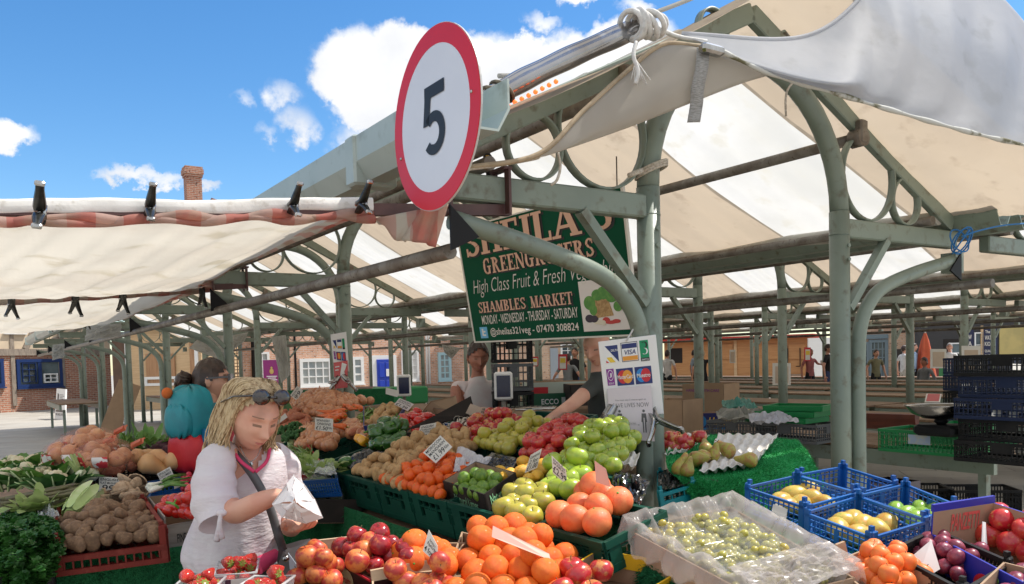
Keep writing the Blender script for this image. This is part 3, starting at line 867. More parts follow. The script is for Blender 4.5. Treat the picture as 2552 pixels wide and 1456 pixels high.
# ================================================================ the round speed sign on the gutter
RED_S = mat('sign_red', (.62, .004, .012), (.58, .004, .012), 2, .4)
SIGN_W = mat('sign_white', (.66, .68, .74), (.63, .65, .71), 2, .38)
INK = mat('black_ink', (.008, .008, .010), rough=.5)
def speed_sign():
 c = pt(1082, 297, 2.83)
 A = RZ @ V((0, -1, 0))               # right hand side of the sign, towards the camera
 n = RZ @ V((-1, 0, 0))
 root = wthing('speed_sign', 'round red rimmed speed limit sign with a black 5 on the gutter end', 'road sign', c)
 r = .302
 up = (V((0, 0, 1)) + A * .02).normalized()
 P = lambda a, b, off: c + A * a + up * b + n * off
 def disc(r0, r1, o0, o1, m, nm, N=64):
  mb = MB(); vs = []
  if r0:
   for k in range(N):
    t = 2 * math.pi * k / N
    for rr, of in ((r0, o1), (r1, o1), (r1, o0), (r0, o0)): vs.append(P(rr * math.cos(t), rr * math.sin(t), of))
   fs = []
   for k in range(N):
    a, b = 4 * k, 4 * ((k + 1) % N)
    for q in range(4): fs.append((a + q, a + (q + 1) % 4, b + (q + 1) % 4, b + q))
  else:
   vs = [P(r1 * math.cos(2 * math.pi * k / N), r1 * math.sin(2 * math.pi * k / N), of) for of in (o0, o1) for k in range(N)]
   fs = [tuple(range(N)), tuple(range(N, 2 * N))] + [(k, (k + 1) % N, N + (k + 1) % N, N + k) for k in range(N)]
  mb.add(vs, fs); return mb.obj(nm, m, root)
 disc(0, r * 1.012, -.006, 0, mat('sign_back_grey', (.5, .5, .48), rough=.4), 'plate')
 disc(0, r * .80, 0, .002, SIGN_W, 'face')
 disc(r * .80, r * 1.003, 0, .0026, RED_S, 'rim')
 def fig(pts, w): return pts
 mb = MB(); k = .118
 q = lambda x, y: P(x * k, y * k, .0045)
 def strip(L): 
  for i in range(len(L) - 1):
   (a, b), (c_, d) = L[i], L[i + 1]
   mb.add([q(*a), q(*b), q(*d), q(*c_)], [(0, 1, 2, 3)])
 mb.add([q(-.52, .62), q(-.52, .98), q(.66, .98), q(.66, .62)], [(0, 1, 2, 3)])
 mb.add([q(-.52, .6199), q(-.15, .6199), q(-.26, -.12), q(-.62, -.12)], [(0, 1, 2, 3)])
 L = []
 for i in range(25):
  a = R(lerp(138, -142, i / 24)); w = .30 if i < 22 else .28
  cx, cy, rx, ry = 0.02, -.40, .66, .62
  L.append(((cx + (rx - w * 1.15) * math.cos(a), cy + (ry - w) * math.sin(a)), (cx + rx * math.cos(a), cy + ry * math.sin(a))))
 strip(L)
 mb.obj('figure', INK, root)
 for a in (-1, 1): MB().ball(P(r * .837 * a, -.08 if a < 0 else .02, .003), .006, 8, 5).obj('bolt', CHROME, root)
speed_sign()
# ================================================================ hanging shop board
GREEN_B = mat('board_green', (.003, .075, .036), (.003, .085, .040), 2, .6, spec=.08)
PEACH = mat('peach_lettering', (.74, .44, .30), rough=.5)
CREAM_L = mat('cream_lettering', (.74, .70, .62), rough=.5)
def shop_board():
 pl = (T(.16, 0), RZ @ V((1, 0, 0)))
 q = [ph(x, y, pl) for x, y in ((1184, 853), (1588, 835), (1548, 463), (1138, 573))]
 P = Panel(*q)
 root = wthing('shop_board', 'large dark green hanging board with peach slab lettering and vegetable picture', 'shop sign', q[0])
 mb = MB(); P.rect(mb, 0, 0, 1, 1, -.012, 0); mb.obj('board', GREEN_B, root)
 mb = MB()
 for a, b, c, d in ((-.006, -.006, 1.006, .006), (-.006, .994, 1.006, 1.006), (-.006, .006, .004, .994), (.996, .006, 1.006, .994)): P.rect(mb, a, b, c, d, -.014, .003)
 mb.obj('edge_trim', CREAM_L, root)
 rows = [("SHEILA'S", .045, .735, .955, .975), ("GREENGROCERS", .16, .565, .845, .695), ("SHAMBLES", .075, .245, .415, .335), ("MARKET", .445, .245, .70, .335)]
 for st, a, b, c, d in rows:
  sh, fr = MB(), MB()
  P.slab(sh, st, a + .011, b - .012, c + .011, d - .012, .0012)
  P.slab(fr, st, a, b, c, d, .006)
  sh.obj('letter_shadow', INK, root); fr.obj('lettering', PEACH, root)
 mb = MB()
 P.text(mb, "High Class Fruit & Fresh Vegetables", .055, .375, .965, .53, .004, -.012, .35)
 P.text(mb, "MONDAY - WEDNESDAY - THURSDAY - SATURDAY", .085, .145, .715, .222, .004, .006)
 P.text(mb, "@sheilas321veg - 07470 308824", .135, .035, .71, .112, .004, .01)
 mb.obj('small_lettering', CREAM_L, root)
 mb = MB(); P.rect(mb, .055, .03, .11, .125, 0, .003); mb.obj('badge', mat('badge_blue', (.12, .45, .72), rough=.4), root)
 mb = MB(); P.rect(mb, .072, .05, .082, .11, .003, .005); P.rect(mb, .0822, .048, .098, .062, .003, .005); P.rect(mb, .0822, .078, .096, .092, .003, .0052); mb.obj('badge_mark', WHITE, root)
 mb = MB(); P.rect(mb, .735, .04, .985, .40, 0, .003); pic = mb.obj('picture', mat('picture_paper', (.80, .74, .68), rough=.5), root)
 mb = MB(); P.plate(mb, [(.79, .26), (.88, .26), (.90, .14), (.81, .13)], .003, .005); mb.obj('basket', mat('wicker', (.55, .36, .16), (.38, .22, .09), 60, .8), pic)
 mb = MB()
 for u, v, a, b in ((.785, .24, .03, .05), (.80, .19, .02, .04), (.86, .30, .03, .045), (.90, .27, .03, .04), (.925, .2, .02, .035), (.83, .29, .03, .04)): P.disc(mb, u, v, a, b, .003, .0055 + u * .001)
 P.plate(mb, [(.87, .27), (.90, .28), (.945, .36), (.92, .36)], .003, .0067)
 mb.obj('leaves', mat('leaf_print', (.08, .26, .04), (.14, .34, .06), 30, .6), pic)
 for nm, col, L in (('aubergine', (.03, .012, .03), ((.775, .13, .022, .028), (.80, .125, .02, .025))), ('garlic', (.75, .68, .52), ((.81, .105, .014, .018), (.828, .10, .014, .018), (.845, .095, .013, .017))), ('pepper', (.55, .03, .02), ((.86, .11, .018, .022), (.885, .095, .03, .012), (.91, .10, .02, .014)))):
  mb = MB()
  for i, (u, v, a, b) in enumerate(L): P.disc(mb, u, v, a, b, .003, .006 + i * .0006)
  mb.obj(nm, mat('print_' + nm, col, rough=.5), pic)
 for (u, s_) in ((.02, 1), (.98, 1)):
  a = P(u, 1, .0); MB().tube([a, a + V((0, 0, .16))], .004, 6).obj('hanging_wire', PIPE, root)
shop_board()
# ================================================================ awning clipped to the left of the stall
def check_mat():
 m = bpy.data.materials.new('red_check_border'); m.use_nodes = True
 t = NT(m.node_tree); b = m.node_tree.nodes['Principled BSDF']; out = m.node_tree.nodes['Material Output']
 co = t.n('ShaderNodeTexCoord').outputs['Object']
 mp = t.n('ShaderNodeMapping'); t.put(mp, 0, co); mp.inputs['Rotation'].default_value = (0, 0, -YAW)
 sp = t.n('ShaderNodeSeparateXYZ', i_0=mp.outputs[0])
 fx = t.m('GREATER_THAN', t.m('FRACT', t.m('MULTIPLY', sp.outputs[0], 6.2)), .5)
 fy = t.m('GREATER_THAN', t.m('FRACT', t.m('MULTIPLY', sp.outputs[1], 6.2)), .5)
 f = t.m('ADD', t.m('MULTIPLY', fx, .55), t.m('MULTIPLY', fy, .45))
 col = t.mix(f, (.74, .70, .62), (.66, .30, .25))
 col = t.mix(t.mapr(t.noise(co, 7, 5), .45, .75), col, (.60, .48, .38))
 t.put(b, 'Base Color', col); b.inputs['Roughness'].default_value = .8
 tr = t.n('ShaderNodeBsdfTranslucent'); t.put(tr, 0, col); mx = t.n('ShaderNodeMixShader'); mx.inputs[0].default_value = .65
 t.t.links.new(b.outputs[0], mx.inputs[1]); t.t.links.new(tr.outputs[0], mx.inputs[2]); t.t.links.new(mx.outputs[0], out.inputs[0])
 return m
CHECK = check_mat()
AWN = mat('awning_sheet', (.76, .73, .67), (.70, .66, .60), 1.0, .75, trl=.82, bump=.25, bsc=5, c3=(.66, .62, .54), detail=6)
WRAP = mat('dirty_white_wrap', (.76, .75, .72), (.66, .64, .60), 6, .8, c3=(.55, .52, .47), bump=.2, bsc=25)
f_l, f_r = pt(-60, 520, 2.48), pt(925, 512, 3.19)
b_l, b_r = pt(-25, 748, 5.72), pt(530, 716, 6.57)
c_l, c_r = pt(-60, 836, 9.2), pt(322, 788, 9.7)
def awning():
 root = wthing('stall_awning', 'big off white awning sheet with red check border clipped over the left aisle', 'awning', (f_l + f_r) / 2)
 def sheet(a, b, c, d, sag, bow, edge):
  def fn(u, v):
   p = lerp(lerp(a, b, u), lerp(d, c, u), v)
   p = p + V((0, 0, -sag * math.sin(math.pi * v) * (.55 + .45 * math.sin(math.pi * min(u, .85) / .85 * .9))))
   e = max(0, u - .7) / .3
   p += (a - b).normalized() * (bow * e * e * math.sin(math.pi * v))
   fold = math.sin(u * 26 + v * 17 + 2.2 * math.sin(v * 5)) * .008 + math.sin(u * 11 - v * 23) * .006 + math.sin(u * 57 + v * 30) * .005 + math.sin(u * 95 + v * 44) * .003
   return p + V((0, 0, fold * math.sin(math.pi * v) ** .5 if v not in (0, 1) else 0))
  mb = MB(); mb.grid(fn, 70, 50, mfn=lambda u, v: 1 if (u > edge or v < .012) else 0); return mb
 solid(sheet(f_l + V((0, 0, -.03)), f_r + V((0, 0, -.03)), b_r, b_l, .10, .34, .90).obj('sheet', [AWN, CHECK], root), .002)
 solid(sheet(b_l + V((0, 0, -.01)), b_r + V((0, 0, -.01)), c_r, c_l, .12, .40, .90).obj('sheet', [AWN, CHECK], root), .002)
 d = (f_r - f_l); L = d.length; d.normalize(); side = d.cross(V((0, 0, 1))).normalized()
 if side.y > 0: side = -side
 mb = MB()
 def hem(u, v):
  a = lerp(-.5, 1.25, v) * math.pi * 1.15
  r = .034 + .006 * math.sin(u * 31 + 3 * v) + .004 * math.sin(u * 83)
  dn = -.012 * v - .012 * (1 + math.sin(u * 14 + 1.0)) * max(0, v - .5)
  return lerp(f_l, f_r, u) + side * (r * math.cos(a - math.pi * .5 + .3)) + V((0, 0, r * math.sin(a - math.pi * .5 + .3) * -1.0 + dn))
 def wrap(u, v):
  a = v * 2 * math.pi; p = lambda t: math.copysign(abs(t) ** .55, t); w = 1 + .05 * math.sin(u * 17 + 2 * a) + .03 * math.sin(u * 47 + a)
  return lerp(f_l, f_r, u) + side * (.022 * p(math.cos(a)) * w) + V((0, 0, .026 * p(math.sin(a)) * w + .004 * math.sin(u * 9)))
 mb.grid(wrap, 120, 20)
 mb.obj('rolled_hem', WRAP, root)
 mb = MB()
 for i0, i1, ph_ in ((0, 80, 0), (0, 80, 2.0)):
  pts = [lerp(f_l, f_r, i / 80) + side * (.022 + .006 * math.sin(i * .7 + ph_)) + V((0, 0, -.038 - .008 * math.sin(i * .31 + ph_) - .006 * ph_)) for i in range(i0, i1 + 1)]
  mb.tube(pts, [.013 + .004 * math.sin(i * .37 + ph_ * 2) for i in range(i0, i1 + 1)], 9)
 mb.obj('twisted_hem', CHECK, root)
 mb = MB().tube([lerp(b_l, b_r, i / 40) + V((0, 0, .004 * math.sin(i))) for i in range(41)], .045, 10); mb.obj('rear_hem', CHECK, root)
 def tail(u, v):
  top = lerp(pt(1055, 512, 3.08), pt(1116, 510, 3.10), u); bot = lerp(pt(1000, 600, 3.12), pt(1082, 618, 3.12), u)
  p = lerp(top, bot, v); bul = math.sin(math.pi * u) * .035 + .01 * math.sin(u * 14)
  return p + side * (bul * (.4 + .6 * v)) + V((0, 0, .035 * math.sin(math.pi * u) * (1 - v)))
 solid(MB().grid(tail, 16, 14).obj('loose_end', CHECK, root), .004)
 def tail2(u, v):
  a = lerp(pt(930, 545, 3.2), pt(1060, 520, 3.1), u); b = lerp(pt(945, 560, 3.22), pt(1010, 612, 3.12), u)
  return lerp(a, b, v) + V((0, 0, .012 * math.sin(u * 8) * v))
 solid(MB().grid(tail2, 12, 6).obj('loose_end', CHECK, root), .004)
awning()
# brown bar that carries the awning, held under the beam by straps
def awning_bar(p_l, p_r, t_pos, s, lab, zb):
 root = wthing('awning_bar', lab, 'support bar', p_r, 'brown bars holding up the awning')
 MB().bar(p_l, p_r, .04, .045).obj('bar', BROWN_ST, root)
 for t in t_pos:
  mb = MB(); c = T(t, s, zb)
  for sg in (-.052, .052):
   a = RZ @ V((0, sg, 0)); mb.bar(c + a + V((0, 0, -.10)), c + a + V((0, 0, .085)), .035, .012, up=RZ @ V((1, 0, 0)))
  mb.bar(c + RZ @ V((0, -.058, .09)), c + RZ @ V((0, .058, .09)), .04, .014)
  mb.obj('strap', BROWN_ST, root)
e_r = pt(1268, 525, 3.55)
awning_bar(f_l, e_r, (-1.126, -.843), 0, 'long brown steel bar under the beam carrying the front of the awning', 2.365 + Z0)
awning_bar(b_l, pt(612, 712, 6.72), (-1.12, -.85), BAY, 'brown steel bar across the second frame carrying the rear of the awning', 2.365 + Z0)
# spring clamps
def aim(p, z, x):
 z = V(z).normalized(); y = z.cross(V(x)).normalized(); x = y.cross(z); return Matrix((x, y, z)).transposed().to_euler()
def clamp_proto(name, m1, m2):
 """a spring clamp 0.16 m long standing along z, jaws about the middle, opening along x"""
 root = thing(name, 'x', 'clamp', (0, 0, 0))
 for sg in (-1, 1):
  mb = MB(); vs = []; n = 13
  for i in range(n + 1):
   q = i / n; z = lerp(-.078, .082, q)
   x = sg * (.012 + .020 * max(0, q - .45) ** 1.2 * 1.8 + .012 * max(0, .25 - q) * 2 + .008 * math.sin(q * 6.3)) * (1 if q < .9 else 1.10)
   x = sg * (.006 + .050 * max(0, 2 * q - .9) ** 1.3 + .012 * max(0, .9 - 2 * q) ** 1.3)
   w = .012 + .007 * math.sin(math.pi * min(1, q * 1.1 + .05))
   for yy, xx in ((-w, sg * .007), (-w * .8, sg * -.004), (w * .8, sg * -.004), (w, sg * .007)):
    vs.append((x + xx, yy, z))
  fs = []
  for i in range(n):
   for k in range(4): fs.append((4 * i + k, 4 * i + (k + 1) % 4, 4 * i + 4 + (k + 1) % 4, 4 * i + 4 + k))
  fs += [(3, 2, 1, 0), tuple(4 * n + k for k in range(4))]
  mb.add(vs, fs, 0, True); mb.obj('handle', m1, root)
  mb = MB(); mb.box((sg * .016, 0, -.083), (.014, .022, .014), bev=.004); mb.obj('jaw_pad', m2, root)
  mb = MB(); mb.box((sg * .062, 0, .085), (.016, .028, .012), bev=.004); mb.obj('tip', CHROME, root)
 mb = MB(); mb.tube([(-.022, -.014, -.005), (.022, -.014, -.005)], .006, 8); mb.tube([(-.013 + .0022 * i, .007 * math.cos(i * 1.6), -.005 + .007 * math.sin(i * 1.6)) for i in range(13)], .0022, 6)
 mb.obj('spring', CHROME, root)
 return root
DARK_M = mat('dark_clamp_metal', (.03, .032, .03), (.06, .06, .055), 20, .3, metal=.6)
cl0 = clamp_proto('spring_clamp', DARK_M, mat('clamp_orange_pad', (.35, .10, .03), rough=.6))
def place_clamp(first, p, size, rot, label, group):
 o = first if not first.get('used') else dup(first)
 first['used'] = 1
 if o.get('used') and o is not first: del o['used']
 o.location = p; o.scale = (size / .16,) * 3; o.rotation_euler = rot
 tag(o, label, None, group); return o
for (x, y, h, d, rz, rl, lab) in ((98, 527, 108, 2.52, .9, .10, 'dark spring clamp gripping the awning bar at the far left'), (374, 517, 88, 2.74, .8, .12, 'dark spring clamp on the awning bar near the brick chimney'),
                             (733, 511, 80, 3.0, 1.5, .16, 'dark spring clamp on the awning bar left of the gutter'), (905, 506, 78, 3.12, 1.4, .2, 'dark spring clamp at the right end of the white hem')):
 place_clamp(cl0, pt(x, y, d - .07), h / F_PX * d * 1.2, aim(0, (.45, -.85, rl * .5), (.12, 0, 1)), lab, 'clamps along the awning bar')
for (x, y, h, d, lab) in ((29, 762, 55, 5.6, 'slim clamp on the rear awning bar, at the left edge'), (188, 754, 58, 5.9, 'slim clamp hanging on the rear awning bar, second from left'),
                     (306, 748, 58, 6.1, 'slim clamp hanging in the middle of the rear awning bar'), (504, 738, 50, 6.4, 'slim clamp at the right end of the rear awning bar'),
                     (124, 812, 26, 8.9, 'small clamp on the far awning hem'), (218, 806, 26, 9.2, 'small clamp at the corner of the far hem')):
 place_clamp(cl0, pt(x, y, d), h / F_PX * d, aim(0, (.03, -.1, -1), (.1, 1, 0)), lab, 'clamps along the rear awning hem')
# ================================================================ tarpaulins at the open end of the roof
TARP = mat('thin_white_tarp', (.66, .67, .70), (.55, .57, .61), 1.4, .55, trl=.6, bump=.45, bsc=7, detail=7, alpha=.84, c3=(.57, .58, .60), spec=.25)
TARP2 = mat('off_white_flap', (.76, .73, .68), (.70, .66, .60), 1.5, .7, trl=.7, bump=.1, bsc=8)
def patch(name, rows, m, label, cat, folds, nu=40, nv=24, edge=None):
 """cloth through a net of points given row by row"""
 rs = [spline(r, 8) for r in rows]; n = len(rs[0])
 cols = [spline([r[i] for r in rs], 6) for i in range(n)]
 k = len(cols[0])
 def fn(u, v):
  i = min(int(u * (n - 1)), n - 2); f = u * (n - 1) - i; j = min(int(v * (k - 1)), k - 2); g = v * (k - 1) - j
  p = lerp(lerp(cols[i][j], cols[i + 1][j], f), lerp(cols[i][j + 1], cols[i + 1][j + 1], f), g)
  return p + folds(u, v)
 mb = MB(); mb.grid(fn, nu, nv)
 base = rows[-1][0]
 root = wthing(name, label, cat, base)
 o = mb.obj('sheet', m, root)
 return root, fn
# big sheet spread from the knot to the right
rows = [[pt(1700, 85, 3.75), pt(1990, 95, 3.9), pt(2130, 10, 4.05), pt(2180, -90, 4.2), pt(2330, -90, 4.3), pt(2470, -30, 4.4), pt(2600, 110, 4.45)],
  [pt(1720, 96, 3.70), pt(1960, 165, 3.8), pt(2120, 150, 3.85), pt(2250, 90, 3.95), pt(2370, 90, 4.05), pt(2490, 120, 4.15), pt(2600, 200, 4.25)],
  [pt(1760, 110, 3.66), pt(1950, 188, 3.72), pt(2110, 215, 3.75), pt(2250, 235, 3.8), pt(2370, 250, 3.9), pt(2490, 270, 4.0), pt(2600, 300, 4.1)],
  [pt(1780, 120, 3.62), pt(1920, 185, 3.66), pt(2070, 230, 3.7), pt(2220, 275, 3.76), pt(2360, 315, 3.82), pt(2490, 348, 3.9), pt(2620, 376, 4.0)]]
fr = [0]
def folds_big(u, v):
 e = math.sin(math.pi * min(1, v)) 
 f = .024 * math.asin(math.sin((u + .10 * v) * 34) * .98) * (.35 + .65 * (1 - v)) * e * (u > .35) * min(1, (u - .35) * 6 if u > .35 else 0)
 f -= .16 * math.exp(-((u - .22) / .13) ** 2) * math.sin(math.pi * v) 
 return RZ @ V((0, f, f * .4))
tp, fnb = patch('white_tarpaulin', rows, TARP, 'big thin white tarpaulin tied at the roof end, spreading to the right', 'tarpaulin', folds_big, 90, 36)
solid(tp.children[0], .002)
pts = [fnb(i / 60, 1.0) for i in range(61)]
MB().tube(pts, [.010 + .003 * math.sin(i * .9) for i in range(61)], 8).obj('hem', mat('mouldy_hem', (.52, .52, .48), (.13, .12, .06), 9, .7, lo=.5, hi=.6), tp)
pts = [fnb(i / 40 * .5, 0.0) for i in range(41)]
MB().tube(pts, .012, 8).obj('hem', TARP, tp)
# narrow flap along the frame end
rows = [[pt(1150, 420, 3.25), pt(1340, 385, 3.35), pt(1450, 280, 3.45), pt(1560, 180, 3.55), pt(1650, 112, 3.6), pt(1745, 115, 3.66)],
  [pt(1152, 424, 3.25), pt(1342, 389, 3.36), pt(1520, 310, 3.50), pt(1680, 215, 3.60), pt(1790, 155, 3.66), pt(1850, 150, 3.70)],
  [pt(1154, 428, 3.25), pt(1345, 392, 3.37), pt(1560, 320, 3.56), pt(1740, 250, 3.66), pt(1850, 208, 3.72), pt(1925, 186, 3.75)]]
tf, fnf = patch('canvas_flap', rows, TARP2, 'narrow off white canvas flap stretched from the roof end towards the speed sign', 'canvas flap', lambda u, v: V((0, 0, .008 * math.sin(u * 30 + v * 5) * math.sin(math.pi * v))), 60, 12)
solid(tf.children[0], .002)
MB().tube([fnf(i / 40, 0) for i in range(41)], .010, 8).obj('hem', mat('tan_hem', (.42, .33, .22), (.30, .23, .15), 20, .85), tf)
# rolled clear curtain lying along the roof end
SILV = mat('clear_plastic_roll', (.34, .34, .35), (.24, .21, .18), 3, .16, metal=.85, c3=(.42, .42, .44), bump=.05, bsc=5, coat=.4)
rp = [pt(1225, 245, 3.32), pt(1262, 222, 3.36), pt(1330, 186, 3.43), pt(1420, 143, 3.52), pt(1510, 103, 3.60), pt(1580, 73, 3.67), pt(1612, 62, 3.70)]
rw = wthing('rolled_curtain', 'shiny rolled clear plastic curtain lying along the near roof end', 'rolled curtain', rp[0])
sp_ = spline(rp, 8)
mb = MB(); mb.tube(sp_, [.045 + .0015 * math.sin(i * .6) for i in range(len(sp_))], 24); mb.obj('roll', SILV, rw)
mb = MB()
for q in (.04, .13):
 i = int(q * len(sp_)); a = sp_[i]; dd = (sp_[i + 1] - a).normalized(); u_ = dd.cross(V((0, 0, 1))).normalized(); w_ = dd.cross(u_)
 mb.tube([a + (u_ * math.cos(t) + w_ * math.sin(t)) * .05 + dd * .02 * math.sin(t) for t in [2 * math.pi * k / 20 for k in range(20)]], .007, 6, closed=True)
mb.obj('cord', mat('dark_wet_cord', (.10, .085, .06), (.2, .17, .12), 40, .8), rw)
mb = MB(); mb.tube(spline([pt(1242, 190, 3.36), pt(1300, 182, 3.42), pt(1420, 122, 3.52), pt(1560, 60, 3.66), pt(1700, 6, 3.82), pt(1760, -20, 3.9)], 8), .010, 8); mb.obj('edge_flap', CANV_W, rw)
# white cord knot
kn = wthing('cord_knot', 'bulky white cord knot at the roof end with a frayed tail hanging down', 'knot', pt(1600, 75, 3.6))
mb = MB()
for i in range(7):
 c = pt(1572 + 11 * i, 62 + 4 * math.sin(i * 2), 3.60); dd = (rp[-1] - rp[-2]).normalized(); u_ = V((0, 0, 1)); w_ = dd.cross(u_).normalized(); u_ = w_.cross(dd)
 mb.tube([c + (u_ * math.cos(t) + w_ * math.sin(t)) * (.055 if i < 6 else .035) + dd * .018 * math.sin(t + i) for t in [2 * math.pi * k / 18 for k in range(18)]], .012, 7, closed=True)
mb.obj('coils', mat('white_cord', (.66, .65, .62), (.55, .53, .5), 50, .8), kn)
mb = MB(); mb.tube(spline([pt(1585, 105, 3.52), pt(1578, 140, 3.5), pt(1590, 180, 3.5), pt(1583, 210, 3.5)], 5), .009, 7)
for i in range(7): mb.tube([pt(1584, 150, 3.5), pt(1572 + 8 * i, 200 + 6 * (i % 3), 3.5)], .0022, 5)
mb.obj('tail', MATS['white_cord'], kn)
mb = MB(); mb.tube(spline([pt(1640, 72, 3.62), pt(1690, 92, 3.68), pt(1760, 104, 3.72)], 5), .010, 8); mb.obj('cord', MATS['white_cord'], kn)
# webbing strap
def strap(px, w, m, label):
 ps = spline(px, 6); mb = MB(); sd = V((1, 0, 0)); vs = []
 for p in ps: vs += [p - sd * w / 2, p + sd * w / 2]
 mb.add(vs, [(2 * i, 2 * i + 1, 2 * i + 3, 2 * i + 2) for i in range(len(ps) - 1)], 0, True)
 return solid(wobj(mb, 'webbing_strap', m, label, 'strap', ps[0]), .004)
strap([pt(1752, 118, 3.62), pt(1748, 170, 3.6), pt(1738, 220, 3.6), pt(1735, 260, 3.61), pt(1728, 305, 3.6)], .056, mat('grey_webbing', (.36, .35, .33), (.20, .19, .17), 60, .85, stretch=(1, 1, 9)), 'grey webbing strap hanging from the tarpaulin corner')
mb = MB(); mb.bar(pt(1745, 118, 3.58), pt(1800, 132, 3.62), .05, .04, bev=.01); wobj(mb, 'strap_buckle', CHROME, 'grey metal buckle under the tarpaulin corner', 'buckle', pt(1770, 125, 3.6))
# thin ropes
def rope(pts, r, label, m=ROPE, cat='rope'):
 sp2 = spline(pts, 8); mb = MB().tube(sp2, r, 7); return wobj(mb, 'rope', m, label, cat, sp2[0])
rope([pt(1150, 424, 3.25), pt(1240, 412, 3.3), pt(1330, 396, 3.36), pt(1345, 388, 3.36)], .007, 'thin tan rope pulled from the canvas flap towards the speed sign')
rope([pt(1390, 380, 3.4), pt(1396, 415, 3.42), pt(1388, 448, 3.42), pt(1372, 462, 3.42)], .006, 'looped tan rope dangling over the small ring')
mb = MB()
for i in range(3):
 c = pt(1612, 418 + 6 * i, 3.98)
 mb.tube([c + V((.075 * math.cos(t), .075 * math.sin(t), .03 * math.cos(t))) + V((.02, 0, 0)) for t in [2 * math.pi * k / 20 for k in range(20)]], .007, 6, closed=True)
mb.tube([pt(1600, 425, 3.85), pt(1566, 438, 3.82)], .012, 7)
wobj(mb, 'rope', ROPE, 'tan rope tied round the post under the big arch', 'rope', pt(1612, 420, 3.9))
rope([pt(1976, 205, 4.45), pt(1962, 225, 4.4), pt(1957, 250, 4.4), pt(1958, 290, 4.4)], .006, 'short tan cord hanging from the right arch')
mb = MB()
for i in range(4):
 c = pt(2390 + 3 * i, 600, 5.05); mb.tube([c + V((.05 * math.cos(t), .05 * math.sin(t), .075 * math.sin(t + i))) for t in [2 * math.pi * k / 16 for k in range(16)]], .005, 5, closed=True)
mb.tube(spline([pt(2395, 590, 5), pt(2440, 575, 5), pt(2500, 562, 5.1), pt(2560, 557, 5.2)], 5), .005, 5)
wobj(mb, 'rope', mat('blue_twine', (.02, .16, .42), rough=.7), 'blue twine wound round the right beam end', 'rope', pt(2395, 600, 5.05))
# screwdriver stuck behind the beam
sd = wthing('screwdriver', 'black and yellow handled screwdriver standing behind the beam', 'screwdriver', pt(1216, 450, 3.7))
a, b = pt(1218, 455, 3.7), pt(1214, 382, 3.7)
MB().tube([a, lerp(a, b, .3), lerp(a, b, .45), lerp(a, b, .9), b], [.011, .011, .017, .020, .011], 12).obj('handle', BLACK, sd)
MB().tube([lerp(a, b, .5) + V((0, -.017, 0)), lerp(a, b, .88) + V((0, -.018, 0))], .008, 8).obj('grip', mat('yellow_grip', (.65, .38, .02), rough=.5), sd)
# string of small orange lights
for i in range(8):
 p = pt(1266 + 17 * i, 264 - 8.6 * i, 3.30 + .014 * i)
 o = wobj(MB().ball(p, .010, 8, 6), 'fairy_light', mat('orange_light', (.8, .2, .05), emit=((1, .12, .02), 1.1)), 'tiny glowing orange light in the string under the rolled plastic', 'light', p, 'string of orange lights')
# number label on the right post
q = [pt(2069, 661, 4.84), pt(2102, 661, 4.84), pt(2102, 642, 4.84), pt(2069, 642, 4.84)]
P = Panel(*q); lb = wthing('number_label', 'paper label reading 28 stuck on the right post', 'label', q[0])
mb = MB(); P.rect(mb, 0, 0, 1, 1, -.01, 0); mb.obj('paper', mat('label_paper', (.62, .60, .54), rough=.7), lb)
mb = MB(); P.text(mb, '28', .15, .15, .6, .85, .002, -.01, .2); mb.obj('number', INK, lb)
# ================================================================ fruit and vegetable prototypes
random.seed(21)
def fmat(name, c, c2, c3=None, sc=14, rough=.35, lo=.40, hi=.62, bump=.04, bsc=200, rnd=.10, coat=.06, sub=.08, **k):
 return mat(name, c, c2, sc / 7, rough, bump * 1.5, bsc / 12, coat=coat, c3=c3, rnd=rnd, lo=lo, hi=hi, sub=sub, **k)
F_ORANGE = fmat('orange_peel', (.80, .135, .006), (.84, .18, .010), sc=12, rough=.5, bump=.3, bsc=420, rnd=.08)
F_MAND = fmat('mandarin_peel', (.80, .135, .008), (.74, .10, .006), sc=15, rough=.40, bump=.15, bsc=420, rnd=.08)
F_GRAPEF = fmat('grapefruit_peel', (.74, .15, .045), (.78, .22, .07), sc=9, rough=.42, bump=.15, bsc=420)
F_LEMON = fmat('lemon_peel', (.80, .40, .03), (.78, .46, .05), sc=12, rough=.4, bump=.2, bsc=300)
F_LIME = fmat('lime_peel', (.09, .20, .015), (.18, .30, .03), sc=14, rough=.34, bump=.15, bsc=350)
F_APRED = fmat('red_apple_skin', (.50, .018, .028), (.56, .06, .035), (.52, .18, .06), sc=9, rough=.26, coat=.35)
F_APGALA = fmat('red_yellow_apple_skin', (.48, .025, .03), (.58, .24, .07), (.44, .02, .03), sc=8, rough=.26, coat=.35, lo=.48, hi=.62)
F_APYEL = fmat('yellow_apple_skin', (.50, .43, .06), (.40, .38, .045), (.52, .36, .09), sc=9, rough=.3, coat=.3)
F_APGRN = fmat('green_apple_skin', (.25, .36, .025), (.38, .44, .045), sc=9, rough=.24, coat=.4)
F_APCOOK = fmat('cooking_apple_skin', (.38, .50, .05), (.28, .42, .035), sc=7, rough=.28, coat=.3)
F_PEAR = fmat('pear_skin', (.36, .33, .06), (.38, .20, .06), (.27, .18, .05), sc=11, rough=.42, lo=.44, hi=.60)
F_MANGO = fmat('mango_skin', (.58, .42, .08), (.55, .28, .05), (.34, .36, .07), sc=8, rough=.32, lo=.46, hi=.64)
F_AVO = fmat('green_mango_skin', (.16, .34, .03), (.27, .44, .05), sc=9, rough=.28, coat=.3)
F_NECT = fmat('nectarine_skin', (.26, .010, .020), (.42, .025, .028), (.58, .14, .04), sc=8, rough=.24, coat=.35, lo=.42, hi=.65)
